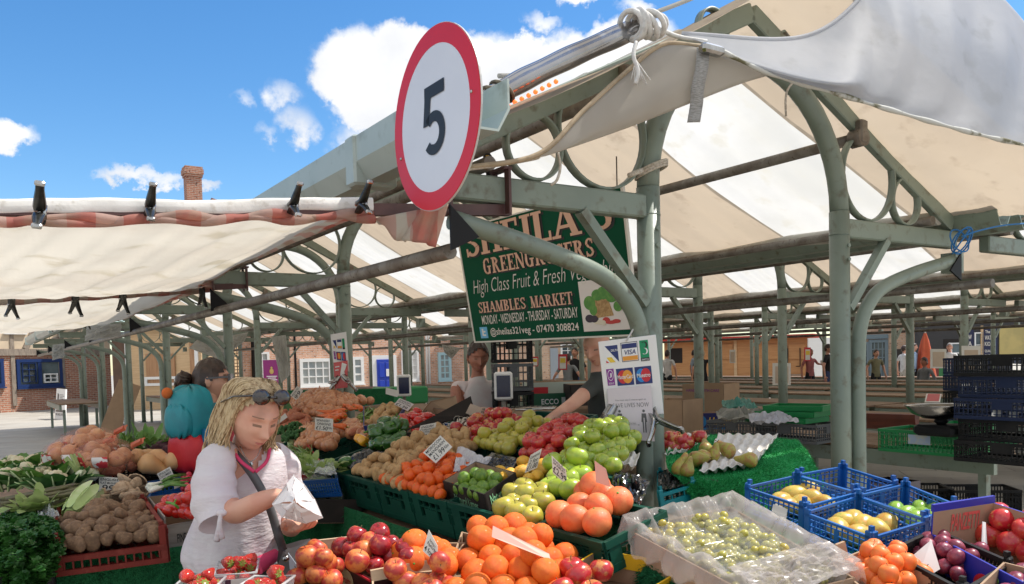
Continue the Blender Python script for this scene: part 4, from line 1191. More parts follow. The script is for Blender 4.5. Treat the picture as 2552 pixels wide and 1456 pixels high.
F_PEACH = fmat('peach_skin', (.66, .20, .05), (.44, .035, .028), (.50, .07, .035), sc=8, rough=.42, lo=.42, hi=.60)
F_PLUM = fmat('plum_skin', (.18, .02, .05), (.30, .05, .08), (.34, .16, .20), sc=8, rough=.36)
F_APRI = fmat('apricot_skin', (.82, .16, .025), (.80, .21, .04), sc=9, rough=.5)
F_TOM = fmat('tomato_skin', (.62, .018, .012), (.56, .03, .015), sc=9, rough=.18, coat=.5)
F_NEWP = fmat('new_potato_skin', (.52, .33, .15), (.44, .26, .11), (.36, .20, .09), sc=16, rough=.7, coat=0)
F_POT = fmat('earthy_potato_skin', (.25, .15, .085), (.18, .105, .06), (.34, .21, .11), sc=14, rough=.85, coat=0, bump=.2)
F_SWEETP = fmat('sweet_potato_skin', (.44, .16, .08), (.36, .11, .06), sc=16, rough=.7, coat=0)
F_ONION = fmat('onion_skin', (.52, .22, .10), (.60, .30, .15), (.42, .14, .07), sc=11, rough=.38, coat=.2, stretch=(1, 1, .25))
F_CARROT = fmat('carrot_skin', (.74, .16, .03), (.66, .12, .02), sc=20, rough=.45)
F_PEPG = fmat('green_pepper_skin', (.03, .11, .015), (.05, .15, .025), sc=8, rough=.18, coat=.5)
F_PEPY = fmat('yellow_pepper_skin', (.80, .34, .01), (.82, .42, .02), sc=8, rough=.18, coat=.5)
F_BEET = fmat('beetroot_skin', (.07, .02, .035), (.11, .04, .05), sc=14, rough=.75, coat=0)
F_SQUASH = fmat('squash_skin', (.66, .38, .17), (.60, .33, .14), sc=10, rough=.5)
F_STRAW = fmat('strawberry_skin', (.62, .015, .012), (.70, .04, .02), (.74, .20, .06), sc=10, rough=.25, coat=.4, bump=.5, bsc=260)
F_GRAPE = fmat('white_grape_skin', (.38, .34, .05), (.44, .38, .07), (.42, .26, .06), sc=9, rough=.22, sub=.2, coat=.3)
F_MUSH = fmat('mushroom_skin', (.50, .36, .24), (.40, .27, .17), (.24, .14, .08), sc=18, rough=.8, coat=0)
F_GILL = mat('mushroom_gills', (.12, .06, .035), (.20, .11, .07), 60, .9)
F_RADISH = fmat('radish_skin', (.55, .02, .06), (.48, .02, .05), rough=.3)
STEM = mat('dry_stem', (.16, .10, .04), (.10, .07, .03), 40, .8)
CALYX = mat('fresh_calyx', (.10, .28, .03), (.16, .36, .05), 40, .6)
LEAF_D = mat('dark_leaf', (.035, .12, .025), (.06, .17, .035), 8, .5, rnd=.15, trl=.25)
LEAF_M = mat('mid_leaf', (.10, .24, .04), (.15, .30, .06), 8, .5, rnd=.15, trl=.25, c3=(.22, .30, .08))
LEAF_Y = mat('pale_leaf', (.30, .42, .12), (.40, .48, .20), 8, .5, rnd=.12, trl=.3)
STALK = mat('pale_stalk', (.52, .60, .34), (.40, .54, .20), 9, .45)
def apple_mesh(nm, m, sq=.88, dim=.16, lob=.03, seed=0):
 rnd = random.Random(seed); mb = MB(); n, k = 18, 12; vs = []
 for i in range(k + 1):
  a = -math.pi / 2 + math.pi * i / k
  for j in range(n):
   t = 2 * math.pi * j / n
   r = math.cos(a) ** .82 if abs(math.cos(a)) > 1e-6 else 0
   z = math.sin(a) * sq
   z -= dim * 1.7 * math.exp(-(r / .26) ** 2) * (1 if a > 0 else -.55)
   w = 1 + lob * math.cos(5 * t + seed) * (1 if a < 0 else .4) + .02 * math.sin(t + seed)
   rr = r * w * (1.0 + .06 * math.sin(a))
   vs.append((rr * math.cos(t), rr * math.sin(t), z))
 fs = [(i * n + j, i * n + (j + 1) % n, (i + 1) * n + (j + 1) % n, (i + 1) * n + j) for i in range(k) for j in range(n)]
 mb.add(vs, fs, 0, True)
 mb.tube([(0, 0, sq - dim * 1.9), (.03, .01, sq - .08), (.07, .02, sq + .14)], [.035, .03, .045], 6, 1)
 return mb.mesh(nm, [m, STEM])
def lathe_mesh(nm, m, prof, m2=None, n=16, warp=0., seed=0, extra=None):
 rnd = random.Random(seed); mb = MB(); vs = []
 ph_ = [rnd.uniform(0, 6) for _ in range(6)]
 for r, z in prof:
  for j in range(n):
   t = 2 * math.pi * j / n
   w = 1 + warp * (math.sin(2 * t + ph_[0] + z * 2) * .6 + math.sin(3 * t + ph_[1] - z * 3) * .4)
   vs.append((r * w * math.cos(t) + warp * .8 * math.sin(z * 2.2 + ph_[2]), r * w * math.sin(t) + warp * .8 * math.sin(z * 2.7 + ph_[3]), z))
 K = len(prof)
 fs = [(i * n + j, i * n + (j + 1) % n, (i + 1) * n + (j + 1) % n, (i + 1) * n + j) for i in range(K - 1) for j in range(n)]
 fs += [tuple(range(n - 1, -1, -1)), tuple((K - 1) * n + j for j in range(n))]
 mb.add(vs, fs, 0, True)
 if extra: extra(mb)
 return mb.mesh(nm, [m, m2 or STEM])
def ellprof(a, b, k=12, p=1.0, dent=0.):
 L = []
 for i in range(k + 1):
  t = -math.pi / 2 + math.pi * i / k
  r = max(.001, a * math.cos(t) ** p if math.cos(t) > 1e-6 else .001)
  z = b * math.sin(t)
  if dent: z -= dent * math.exp(-(r / (.3 * a)) ** 2) * (1 if t > 0 else -1)
  L.append((r, z))
 return L
def citrus(nm, m, sq=.94, seed=0):
 def ex(mb): mb.lathe([(.001, sq + .005), (.07, sq + .004), (.08, sq - .03)], 8, mi=1)
 return lathe_mesh(nm, m, ellprof(1, sq, 12, .96, .03), CALYX, 18, .012, seed, ex)
PROTO = {
 'orange': [citrus(f'orange_{i}', F_ORANGE, .97, i) for i in range(3)],
 'mandarin': [citrus(f'mandarin_{i}', F_MAND, .80, i) for i in range(3)],
 'grapefruit': [citrus(f'grapefruit_{i}', F_GRAPEF, .94, i) for i in range(2)],
 'lemon': [lathe_mesh(f'lemon_{i}', F_LEMON, [(.02, -1.42), (.16, -1.36), (.26, -1.22), (.62, -.95), (.92, -.5), (1, 0), (.92, .5), (.62, .95), (.30, 1.2), (.2, 1.36), (.05, 1.42)], None, 16, .02, i) for i in range(2)],
 'lime': [lathe_mesh(f'lime_{i}', F_LIME, ellprof(1, 1.12, 10) + [(.001, 1.15)], None, 14, .015, i) for i in range(2)],
 'red_apple': [apple_mesh(f'red_apple_{i}', F_APRED, seed=i) for i in range(3)],
 'gala_apple': [apple_mesh(f'striped_apple_{i}', F_APGALA, seed=i + 3) for i in range(3)],
 'yellow_apple': [apple_mesh(f'yellow_apple_{i}', F_APYEL, .9, seed=i + 5) for i in range(3)],
 'green_apple': [apple_mesh(f'green_apple_{i}', F_APGRN, .92, seed=i + 8) for i in range(3)],
 'cooking_apple': [apple_mesh(f'cooking_apple_{i}', F_APCOOK, .82, lob=.05, seed=i + 11) for i in range(2)],
 'nectarine': [apple_mesh(f'nectarine_{i}', F_NECT, .96, .10, 0, i) for i in range(3)],
 'peach': [apple_mesh(f'peach_{i}', F_PEACH, .94, .11, 0, i) for i in range(3)],
 'plum': [lathe_mesh(f'plum_{i}', F_PLUM, ellprof(1, 1.12, 10, 1, .05), None, 14, .02, i) for i in range(2)],
 'apricot': [apple_mesh(f'apricot_{i}', F_APRI, .98, .07, 0, i) for i in range(2)],
 'tomato': [apple_mesh(f'tomato_{i}', F_TOM, .84, .10, .02, i) for i in range(2)],
 'new_potato': [lathe_mesh(f'new_potato_{i}', F_NEWP, ellprof(.78, 1.25, 10, .8), None, 12, .09, i) for i in range(4)],
 'potato': [lathe_mesh(f'potato_{i}', F_POT, ellprof(.92, 1.15, 10, .8), None, 12, .11, i) for i in range(4)],
 'sweet_potato': [lathe_mesh(f'sweet_potato_{i}', F_SWEETP, [(.03, -1.9), (.3, -1.5), (.7, -.8), (.85, 0), (.7, .8), (.3, 1.4), (.03, 1.8)], None, 12, .10, i) for i in range(2)],
 'onion': [lathe_mesh(f'onion_{i}', F_ONION, [(.05, -.92), (.3, -.88), (.7, -.62), (.97, -.15), (.97, .2), (.72, .58), (.35, .82), (.14, 1.0), (.10, 1.2), (.13, 1.34)], None, 16, .03, i) for i in range(3)],
 'pear': [lathe_mesh(f'pear_{i}', F_PEAR, [(.03, -1.0), (.4, -1.04), (.78, -.84), (1.0, -.35), (.98, .1), (.78, .6), (.52, 1.1), (.40, 1.5), (.30, 1.8), (.12, 1.95), (.03, 1.93)], None, 16, .04, i, lambda mb: mb.tube([(0, 0, 1.9), (.05, 0, 2.1), (.16, 0, 2.34)], [.05, .04, .06], 6, 1)) for i in range(3)],
 'mango': [lathe_mesh(f'mango_{i}', F_MANGO, ellprof(.92, 1.32, 12, .9), None, 16, .05, i) for i in range(3)],
 'green_mango': [lathe_mesh(f'green_mango_{i}', F_AVO, ellprof(.9, 1.3, 12, .9), None, 16, .06, i) for i in range(2)],
 'beetroot': [lathe_mesh(f'beetroot_{i}', F_BEET, ellprof(1, .95, 10) + [(.05, 1.2)], None, 12, .06, i) for i in range(2)],
 'radish': [lathe_mesh('radish_0', F_RADISH, ellprof(1, 1.1, 8), None, 10, .03, 0)],
}
def pepper_mesh(nm, m, seed):
 mb = MB(); n, k = 20, 10; vs = []
 for i in range(k + 1):
  q = i / k; z = lerp(-1.15, 1.0, q); r = (math.sin(math.pi * (.08 + .84 * q)) ** .45) * (.72 + .28 * q)
  if i in (0, k): r = .15
  for j in range(n):
   t = 2 * math.pi * j / n; w = 1 + .13 * math.cos(4 * t + seed) * (1 - .3 * q)
   zz = z - (.22 * math.exp(-((r * w) / .4) ** 2) if q > .9 else 0)
   vs.append((r * w * math.cos(t), r * w * math.sin(t), zz))
 mb.add(vs, [(i * n + j, i * n + (j + 1) % n, (i + 1) * n + (j + 1) % n, (i + 1) * n + j) for i in range(k) for j in range(n)] + [tuple(range(n - 1, -1, -1)), tuple(k * n + j for j in range(n))], 0, True)
 mb.tube([(0, 0, .8), (.03, 0, 1.05), (.12, .05, 1.35)], [.16, .10, .12], 7, 1)
 return mb.mesh(nm, [m, CALYX])
PROTO['green_pepper'] = [pepper_mesh(f'green_pepper_{i}', F_PEPG, i) for i in range(2)]
PROTO['yellow_pepper'] = [pepper_mesh(f'yellow_pepper_{i}', F_PEPY, i) for i in range(2)]
def straw_mesh(i):
 def ex(mb):
  for k in range(7):
   a = k * .9; p = V((math.cos(a), math.sin(a), 0)); sd = V((-p.y, p.x, 0))
   mb.add([V((0, 0, .86)), p * .35 + sd * .16 + V((0, 0, .9)), p * .8 + V((0, 0, .78)), p * .35 - sd * .16 + V((0, 0, .9))], [(0, 1, 2, 3)], 1)
 return lathe_mesh(f'strawberry_{i}', F_STRAW, [(.04, -1.25), (.3, -1.05), (.65, -.5), (.92, .1), (.95, .5), (.7, .8), (.2, .86)], CALYX, 14, .03, i, ex)
PROTO['strawberry'] = [straw_mesh(i) for i in range(2)]
def carrot_mesh(i):
 def ex(mb): mb.tube([(0, 0, 1.5), (.1, 0, 1.9), (.3, .1, 2.3)], [.18, .10, .05], 5, 1)
 return lathe_mesh(f'carrot_{i}', F_CARROT, [(.03, -4.2), (.2, -3.2), (.5, -1.4), (.8, .5), (.92, 1.1), (.7, 1.45), (.3, 1.52)], CALYX, 12, .07, i, ex)
PROTO['carrot'] = [carrot_mesh(i) for i in range(3)]
def mush_mesh(i):
 mb = MB(); n = 16
 mb.lathe([(.001, .42), (.4, .38), (.8, .2), (1.0, -.05), (.96, -.14)], n)
 mb.lathe([(.96, -.14), (.6, -.05), (.2, -.10)], n, mi=1)
 mb.lathe([(.21, -.09), (.19, -.3), (.23, -.62), (.001, -.64)], 10)
 return mb.mesh(f'mushroom_{i}', [F_MUSH, F_GILL])
PROTO['mushroom'] = [mush_mesh(0)]
def rrot(kind='rand'):
 if kind == 'up': return Euler((random.uniform(-.5, .5), random.uniform(-.5, .5), random.uniform(0, 6.28)))
 if kind == 'flat': return Euler((R(90) + random.uniform(-.35, .35), random.uniform(-.3, .3), random.uniform(0, 6.28)))
 return Euler((random.uniform(0, 6.28), random.uniform(0, 6.28), random.uniform(0, 6.28)))
SPOKEN = {'gala_apple': 'red_apple'}
def fruit(kind, p, r, label, cat, group=None, rot='rand', name=None, sv=.11):
 m = random.choice(PROTO[kind])
 o = bpy.data.objects.new(name or SPOKEN.get(kind, kind), m); COL.objects.link(o)
 o.location = p; s = r * random.uniform(1 - sv, 1 + sv); o.scale = (s * random.uniform(.95, 1.05), s * random.uniform(.95, 1.05), s * random.uniform(.94, 1.05))
 o.rotation_euler = rrot(rot) if isinstance(rot, str) else rot
 return tag(o, label, cat, group)
PLANES = {
 'M': (T(-1.16, 0, .95), (V((0, 0, 1)) - RZ @ V((.25, 0, 0))).normalized()),
 'F': (V((0, 2.4, .82)), V((0, -.22, 1)).normalized()),
 'L': (V((0, 3.0, .90)), V((0, -.11, 1)).normalized()),
 'G': (V((0, 2.7, .92)), V((0, -.12, 1)).normalized()),
}
def PP(pl, x, y, up=0.):
 p0, n = PLANES[pl] if isinstance(pl, str) else pl
 return ph(x, y, (p0 + n * up, n))
def pile(kind, pl, quad, r, label, cat, group, rot='rand', bulge=0., layers=1, p2=.7, up=0., jit=.18, tight=.93, sv=.08, keep=1.0):
 """fruit heaped over the patch whose near-left, near-right, far-right and far-left corners are given"""
 n = PLANES[pl][1]; q = [PP(pl, x, y, up) for x, y in quad]
 lu = ((q[1] - q[0]).length + (q[2] - q[3]).length) / 2; lv = ((q[3] - q[0]).length + (q[2] - q[1]).length) / 2
 nu = max(1, int(round(lu / (2 * r * tight)))); nv = max(1, int(round(lv / (1.75 * r * tight)))); c = 0
 for L in range(layers):
  for j in range(nv - L):
   odd = (j + L) % 2
   for i in range(nu - (1 if odd and nu > 1 else 0)):
    if L and random.random() > p2: continue
    if random.random() > keep: continue
    u = (i + .5 + (.5 if odd else 0)) / nu; v = (j + .5 + .5 * L) / nv
    if L and (u < .12 or u > .88): continue
    p = lerp(lerp(q[0], q[1], u), lerp(q[3], q[2], u), v)
    p += n * (bulge * math.sin(math.pi * u) * math.sin(math.pi * v) ** .7 + r * (.35 + 1.15 * L)) + V((random.uniform(-1, 1), random.uniform(-1, 1), random.uniform(-.6, .6))) * r * jit
    fruit(kind, p, r, label, cat, group, rot, sv=sv); c += 1
 return c
# ================================================================ crates, boxes, cards
def lattice(mb, P, nh, pitch, th=.008, bw=.006, rail=.014, solid_bits=()):
 """openwork wall on panel P (v = 0 bottom, 1 top)"""
 w = (P.p[1] - P.p[0]).length; h = (P.p[3] - P.p[0]).length
 P.rect(mb, 0, 1 - rail / h, 1, 1, -th * .5 - .002, th * .5 + .003); P.rect(mb, 0, 0, 1, rail / h, -th * .5 - .001, th * .5 + .002)
 for k in range(1, nh): v = k / nh; P.rect(mb, 0, v - bw / h / 2, 1, v + bw / h / 2, -th * .45, th * .45)
 nb = max(2, int(w / pitch))
 for k in range(nb + 1):
  u = k / nb; du = bw / w / 2
  P.rect(mb, max(0, u - du), rail / h, min(1, u + du), 1 - rail / h, -th * .4, th * .4)
 for a, b, c, d in solid_bits: P.rect(mb, a, b, c, d, -th * .5, th * .5)
def crate(name, q, depth, m, label, cat='crate', group=None, nh=4, pitch=.03, nub=True, n=None, bits=((.42, .15, .58, .95),), front=1.0, th=.008, rail=.014, bw=.006):
 """plastic crate whose four rim corners are q: near-left, near-right, far-right, far-left"""
 n = n or (q[1] - q[0]).cross(q[3] - q[0]).normalized()
 if n.z < 0: n = -n
 b = [p - n * depth for p in q]
 root = wthing(name, label, cat, (b[0] + b[1] + b[2] + b[3]) / 4, group)
 for i in range(4):
  j = (i + 1) % 4; hf = front if i == 0 else 1
  P = Panel(b[i], b[j], lerp(b[j], q[j], hf), lerp(b[i], q[i], hf)); mb = MB(); lattice(mb, P, nh, pitch, th, bw, solid_bits=bits, rail=rail); mb.obj('side', m, root)
 mb = MB(); P = Panel(*b)
 w = (b[1] - b[0]).length; l = (b[3] - b[0]).length
 for k in range(int(w / .03) + 1): u = min(.995, k * .03 / w); P.rect(mb, u, 0, min(1, u + .018 / w), 1, 0, .004)
 for k in range(int(l / .05) + 1): v = min(.99, k * .05 / l); P.rect(mb, 0, v, 1, min(1, v + .012 / l), -.003, .001)
 mb.obj('base', m, root)
 if nub:
  for i in range(4):
   c = q[i]; d1 = (q[(i + 1) % 4] - c).normalized(); d2 = (q[i - 1] - c).normalized(); mb = MB()
   for d in (d1, d2):
    rot = Matrix((d, n.cross(d), n)).transposed()
    mb.box(c + d * .013 - n * (depth * .5 - .008), (.026, .011, depth + .016), rot, bev=.003)
   rot = Matrix((d1, n.cross(d1), n)).transposed(); mb.box(c + (d1 + d2) * .012 + n * .022, (.014, .014, .016), rot)
   mb.obj('corner', m, root)
 return root
def card_box(name, q, depth, m_out, m_in, label, cat='box', group=None, n=None, th=.006, fronts=(1, 1, 1, 1), flaps=()):
 """cardboard tray: rim corners q as above; fronts gives the height of each wall as a share of the depth"""
 n = n or (q[1] - q[0]).cross(q[3] - q[0]).normalized()
 if n.z < 0: n = -n
 b = [p - n * depth for p in q]; cen = (b[0] + b[1] + b[2] + b[3]) / 4
 root = wthing(name, label, cat, cen, group); root_p = []
 for i in range(4):
  j = (i + 1) % 4; f = fronts[i]
  p = [b[i], b[j], lerp(b[j], q[j], f), lerp(b[i], q[i], f)]
  inn = n.cross(b[j] - b[i]).normalized() * th
  if inn.dot(cen - b[i]) < 0: inn = -inn
  mb = MB(); L = [x for x in p] + [x + inn for x in p]
  mb.add(L, [(0, 1, 2, 3), (0, 4, 5, 1), (2, 6, 7, 3), (1, 5, 6, 2), (0, 3, 7, 4)], 0); mb.add(L, [(7, 6, 5, 4)], 1)
  mb.obj('side', [m_out, m_in], root)
  root_p.append(Panel(*[x - inn * .15 for x in p]))
 MB().prism([x + n * .001 for x in b], n * .005).obj('base', m_in, root)
 return root, root_p
CARD_P = mat('card_paper', (.76, .74, .68), (.70, .67, .60), 4, .7)
CARD_BACK = mat('card_back', (.60, .48, .36), (.55, .43, .32), 4, .8)
PRICE_G = 'price cards stuck among the produce'
def price_card(quad, d, lines, label, m=None, ink=True, dk=None):
 """hand written card; quad = near-left, near-right, far-right, far-left corners in the photo, d its distance"""
 dd = dk or [d] * 4
 q = [pt(x, y, e) for (x, y), e in zip(quad, dd)]
 P = Panel(*q); root = wthing('price_card', label, 'price card', q[0], PRICE_G)
 mb = MB(); P.rect(mb, 0, 0, 1, 1, -.003, 0); mb.obj('card', m or CARD_P, root)
 if lines:
  mb = MB()
  for st, u0, v0, u1, v1 in lines: P.text(mb, st, u0, v0, u1, v1, .0015, .006, .12, wob=.01)
  mb.obj('handwriting', INK, root)
 return root
PLAS_G = mat('dark_green_plastic', (.004, .055, .036), (.005, .068, .044), 3, .5, rnd=.1, spec=.3)
PLAS_T = mat('teal_plastic', (.005, .22, .25), rough=.4)
PLAS_B = mat('blue_plastic', (.010, .10, .36), (.012, .12, .40), 3, .36, rnd=.12)
PLAS_K = mat('black_crate_plastic', (.010, .010, .011), (.018, .018, .018), 6, .55, spec=.25)
PLAS_R = mat('dull_red_plastic', (.20, .026, .018), (.16, .022, .016), 5, .6, c3=(.23, .045, .032), spec=.25)
PLAS_RB = mat('bright_red_plastic', (.50, .012, .02), rough=.4)
PLAS_GR = mat('grey_plastic', (.10, .105, .11), (.085, .09, .095), 4, .5)
PLAS_GN = mat('bright_green_plastic', (.008, .22, .06), rough=.4)
CARD_K = mat('black_cardboard', (.022, .017, .015), (.035, .026, .022), 6, .7, spec=.25)
CARD_BL = mat('blue_cardboard', (.02, .03, .34), (.025, .035, .38), 5, .45)
CARD_YE = mat('yellow_cardboard', (.78, .48, .015), (.74, .44, .015), 6, .5)
CARD_RD = mat('red_cardboard', (.50, .02, .035), rough=.5)
FILM = mat('clear_film', (.90, .92, .92), rough=.10, alpha=.22, coat=.6)
FILM2 = mat('milky_film', (.66, .62, .60), (.56, .50, .46), 7, .22, alpha=.40, bump=.25, bsc=22, trl=.35)
BIN = mat('black_bin_liner', (.012, .012, .013), rough=.16, bump=.6, bsc=22, coat=.4)
PAPERW = mat('white_paper', (.78, .76, .76), (.74, .72, .72), 6, .85, trl=.25, spec=.1)
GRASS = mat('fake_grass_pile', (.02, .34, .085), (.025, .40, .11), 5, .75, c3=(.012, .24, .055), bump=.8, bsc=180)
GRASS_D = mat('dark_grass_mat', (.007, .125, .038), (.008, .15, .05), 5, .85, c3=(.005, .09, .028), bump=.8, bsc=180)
def crumple(name, q, m, label, cat, amp=.03, nu=22, nv=16, seed=0, freq=9):
 rd = random.Random(seed); H = [[rd.uniform(-1, 1) for _ in range(nu + 1)] for _ in range(nv + 1)]
 n = (q[1] - q[0]).cross(q[3] - q[0]).normalized(); n = n if n.z > 0 else -n
 def fn(u, v):
  p = lerp(lerp(q[0], q[1], u), lerp(q[3], q[2], u), v)
  h = H[int(round(v * nv))][int(round(u * nu))]
  return p + n * amp * (.6 * h + .5 * math.sin(u * freq + 3 * math.sin(v * 5 + seed)) + .4 * math.sin(v * freq * 1.3 + 2 * math.sin(u * 6))) * (.35 + .65 * math.sin(math.pi * u) * math.sin(math.pi * v))
 mb = MB(); mb.grid(fn, nu, nv, smooth=False)
 return solid(wobj(mb, name, m, label, cat, (q[0] + q[2]) / 2), .002)
def tuft_grid(mb, fn, nu, nv, n_bl, h, seed=0):
 """cloth given by fn(u, v) with a short pile of blades"""
 mb.grid(fn, nu, nv)
 rd = random.Random(seed); e = .004
 for _ in range(n_bl):
  u, v = rd.random(), rd.random(); p = V(fn(u, v)); a = V(fn(min(1, u + e), v)) - V(fn(max(0, u - e), v)); b = V(fn(u, min(1, v + e))) - V(fn(u, max(0, v - e)))
  nn = a.cross(b)
  if nn.length < 1e-9: continue
  nn.normalize()
  if nn.dot(CAM - p) < 0: nn = -nn
  s = V((rd.uniform(-1, 1), rd.uniform(-1, 1), rd.uniform(-1, 1))).normalized() * .0022
  tip = p + nn * h * rd.uniform(.6, 1.3) + V((rd.uniform(-1, 1), rd.uniform(-1, 1), rd.uniform(-1.2, .2))) * h * .7
  mb.add([p - s, p + s, tip], [(0, 1, 2)], 0)
 return mb
# ================================================================ main counter under the canopy
random.seed(5)
G_ = lambda s: s
def tsM(t, s, z=.0): 
 p = T(t, s); return V((p.x, p.y, .95 + .25 * (t + 1.16) + z))
# counter bodies: trestle boxes under grass skirts
def counter_box(t0, s0, t1, s1, z0, z1, label, mats=WOOD_T):
 q = [T(t0, s0), T(t1, s0), T(t1, s1), T(t0, s1)]; root = wthing('produce_counter', label, 'counter', (q[0] + q[2]) / 2)
 mb = MB(); mb.add([p + V((0, 0, z0 - .04)) for p in (q[0], q[3])] + [p + V((0, 0, z1 - .04)) for p in (q[2], q[1])] + [p + V((0, 0, z0)) for p in (q[0], q[3])] + [p + V((0, 0, z1)) for p in (q[2], q[1])],
                      [(3, 2, 1, 0), (4, 5, 6, 7), (0, 1, 5, 4), (1, 2, 6, 5), (2, 3, 7, 6), (3, 0, 4, 7)]); mb.obj('tabletop', mats, root)
 for t, s, z in ((t0, s0, z0), (t1, s0, z1), (t1, s1, z1), (t0, s1, z0)):
  tt = t + (.06 if t == t0 else -.06); ss = s + (.06 if s == s0 else -.06)
  MB().bar(T(tt, ss, 0), T(tt, ss, z - .045), .05, .05, up=(1, 0, 0)).obj('leg', WOOD_T, root)
 return root
counter_box(-1.08, -.95, -.40, .1, .75, .90, 'long sloping wooden counter carrying the mandarin and apple crates')
counter_box(-1.08, .12, .02, 2.8, .75, 1.0, 'long sloping wooden counter carrying the onion and potato crates')
counter_box(-.72, 2.85, .1, 5.6, .86, 1.05, 'far wooden counter carrying the onion heap')
def skirt(pts, z0, z1, label, m=GRASS_D, folds=.012, seed=0, n_bl=5000, h=.012):
 L = [V(p) for p in pts]; tot = sum((L[i + 1] - L[i]).length for i in range(len(L) - 1))
 def at(u):
  d = u * tot
  for i in range(len(L) - 1):
   l = (L[i + 1] - L[i]).length
   if d <= l or i == len(L) - 2: return lerp(L[i], L[i + 1], min(1, d / l)), (L[i + 1] - L[i]).normalized()
   d -= l
 def fn(u, v):
  p, d = at(u); nn = V((d.y, -d.x, 0))
  return V((p.x, p.y, lerp(z1, z0, v))) + nn * folds * math.sin(u * tot * 11 + seed) * (.3 + v)
 mb = MB(); tuft_grid(mb, fn, 60, 14, n_bl, h, seed)
 return wobj(mb, 'grass_skirt', m, label, 'counter skirt', L[0])
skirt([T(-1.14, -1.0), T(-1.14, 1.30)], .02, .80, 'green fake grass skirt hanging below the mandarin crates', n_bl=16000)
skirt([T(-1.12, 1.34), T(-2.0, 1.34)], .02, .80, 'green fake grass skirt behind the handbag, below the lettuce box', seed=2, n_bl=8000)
def crM(s0, s1, t0, t1, depth, m, label, group='dark green crates on the main counter', **k):
 return crate('plastic_crate', [tsM(t0, s1), tsM(t0, s0), tsM(t1, s0), tsM(t1, s1)], depth, m, label, 'crate', group, nh=3, pitch=.055, th=.012, rail=.026, bits=((.0, .0, 1, .38), (.04, .38, .22, 1), (.78, .38, .96, 1), (.34, .38, .66, .62)), nub=False, **k)
crM(1.27, 1.66, -1.11, -.53, .17, PLAS_G, 'dark green crate with black liner and one dark pepper')
crM(.80, 1.25, -1.11, -.53, .17, PLAS_G, 'dark green crate holding smooth new potatoes')
crM(.43, .79, -1.11, -.53, .17, PLAS_G, 'dark green crate under the left half of the mandarins')
crM(.07, .42, -1.11, -.53, .17, PLAS_G, 'dark green crate under the right half of the mandarins')
crM(-.32, .06, -1.11, -.53, .17, PLAS_G, 'dark green crate under the black lime box')
crM(-.58, -.33, -1.11, -.66, .17, PLAS_G, 'dark green crate holding yellow and cooking apples')
crM(-.95, -.59, -1.11, -.84, .11, PLAS_G, 'dark green crate holding grapefruits')
crM(.45, 1.00, -.50, .02, .15, PLAS_G, 'dark green crate holding red and yellow striped apples')
crM(-.02, .44, -.50, -.1, .15, PLAS_G, 'dark green crate holding yellow and red apples')
crM(1.55, 2.10, -.50, .02, .15, PLAS_G, 'dark green crate of onions beside the card post')
crM(2.2, 2.75, -1.08, -.5, .16, PLAS_G, 'dark green crate of large onions left of the card post')
pile('new_potato', 'M', [(874, 1180), (1012, 1221), (1205, 1108), (1098, 1080)], .034, 'smooth pale new potato in the green crate left of the mandarins', 'potato', 'new potatoes left of the mandarins', bulge=.04, layers=2, p2=.45, sv=.14)
pile('mandarin', 'M', [(944, 1201), (1100, 1246), (1180, 1170), (1078, 1140)], .030, 'bright orange mandarin heaped under its price card', 'mandarin', 'mandarins on the main counter', bulge=.025, layers=2, p2=.35)
pile('gala_apple', 'M', [(1114, 1099), (1192, 1113), (1308, 1056), (1232, 1042)], .037, 'shiny red and yellow apple by the mushroom punnet', 'apple', 'red apples in the far left apple crate', 'up', bulge=.03, layers=2, p2=.45)
pile('yellow_apple', 'M', [(1174, 1113), (1268, 1136), (1400, 1068), (1325, 1055)], .037, 'pale yellow apple between the two red heaps', 'apple', 'yellow apples beside the red ones', 'up', bulge=.03, layers=2, p2=.45)
pile('red_apple', 'M', [(1290, 1142), (1378, 1154), (1485, 1076), (1420, 1062)], .036, 'deep red apple in the heap left of the green apples', 'apple', 'dark red apples beside the green ones', 'up', bulge=.03, layers=2, p2=.5)
pile('green_apple', 'M', [(1392, 1152), (1545, 1182), (1594, 1098), (1490, 1078)], .039, 'bright green apple heaped left of the card post', 'apple', 'green apples left of the post', 'up', bulge=.045, layers=2, p2=.55)
pile('cooking_apple', 'M', [(1352, 1232), (1428, 1248), (1488, 1176), (1405, 1160)], .047, 'large pale green cooking apple below the green apples', 'apple', 'cooking apples', 'up', bulge=.02, layers=2, p2=.35)
pile('yellow_apple', 'M', [(1230, 1286), (1338, 1311), (1388, 1244), (1282, 1208)], .044, 'dull yellow apple between limes and grapefruits', 'apple', 'dull yellow apples by the lime box', 'up', bulge=.01, layers=1, tight=1.08)
pile('grapefruit', 'M', [(1352, 1312), (1492, 1338), (1588, 1258), (1462, 1226)], .052, 'pink orange grapefruit in the dark crate', 'grapefruit', 'grapefruits', bulge=.015, layers=1, sv=.05, tight=1.02)
fruit('grapefruit', PP('M', 1482, 1212, .05), .055, 'pale sunlit grapefruit on top of its heap', 'grapefruit')
for x, y in ((1246, 1176), (1272, 1182), (1258, 1190), (1305, 1152), (1322, 1168), (1300, 1176), (1345, 1176), (1338, 1188), (1318, 1196), (1352, 1160)):
 fruit('lemon', PP('M', x, y, .02), .030, 'waxy yellow lemon behind the lime box', 'lemon', 'lemons behind the limes', 'flat')
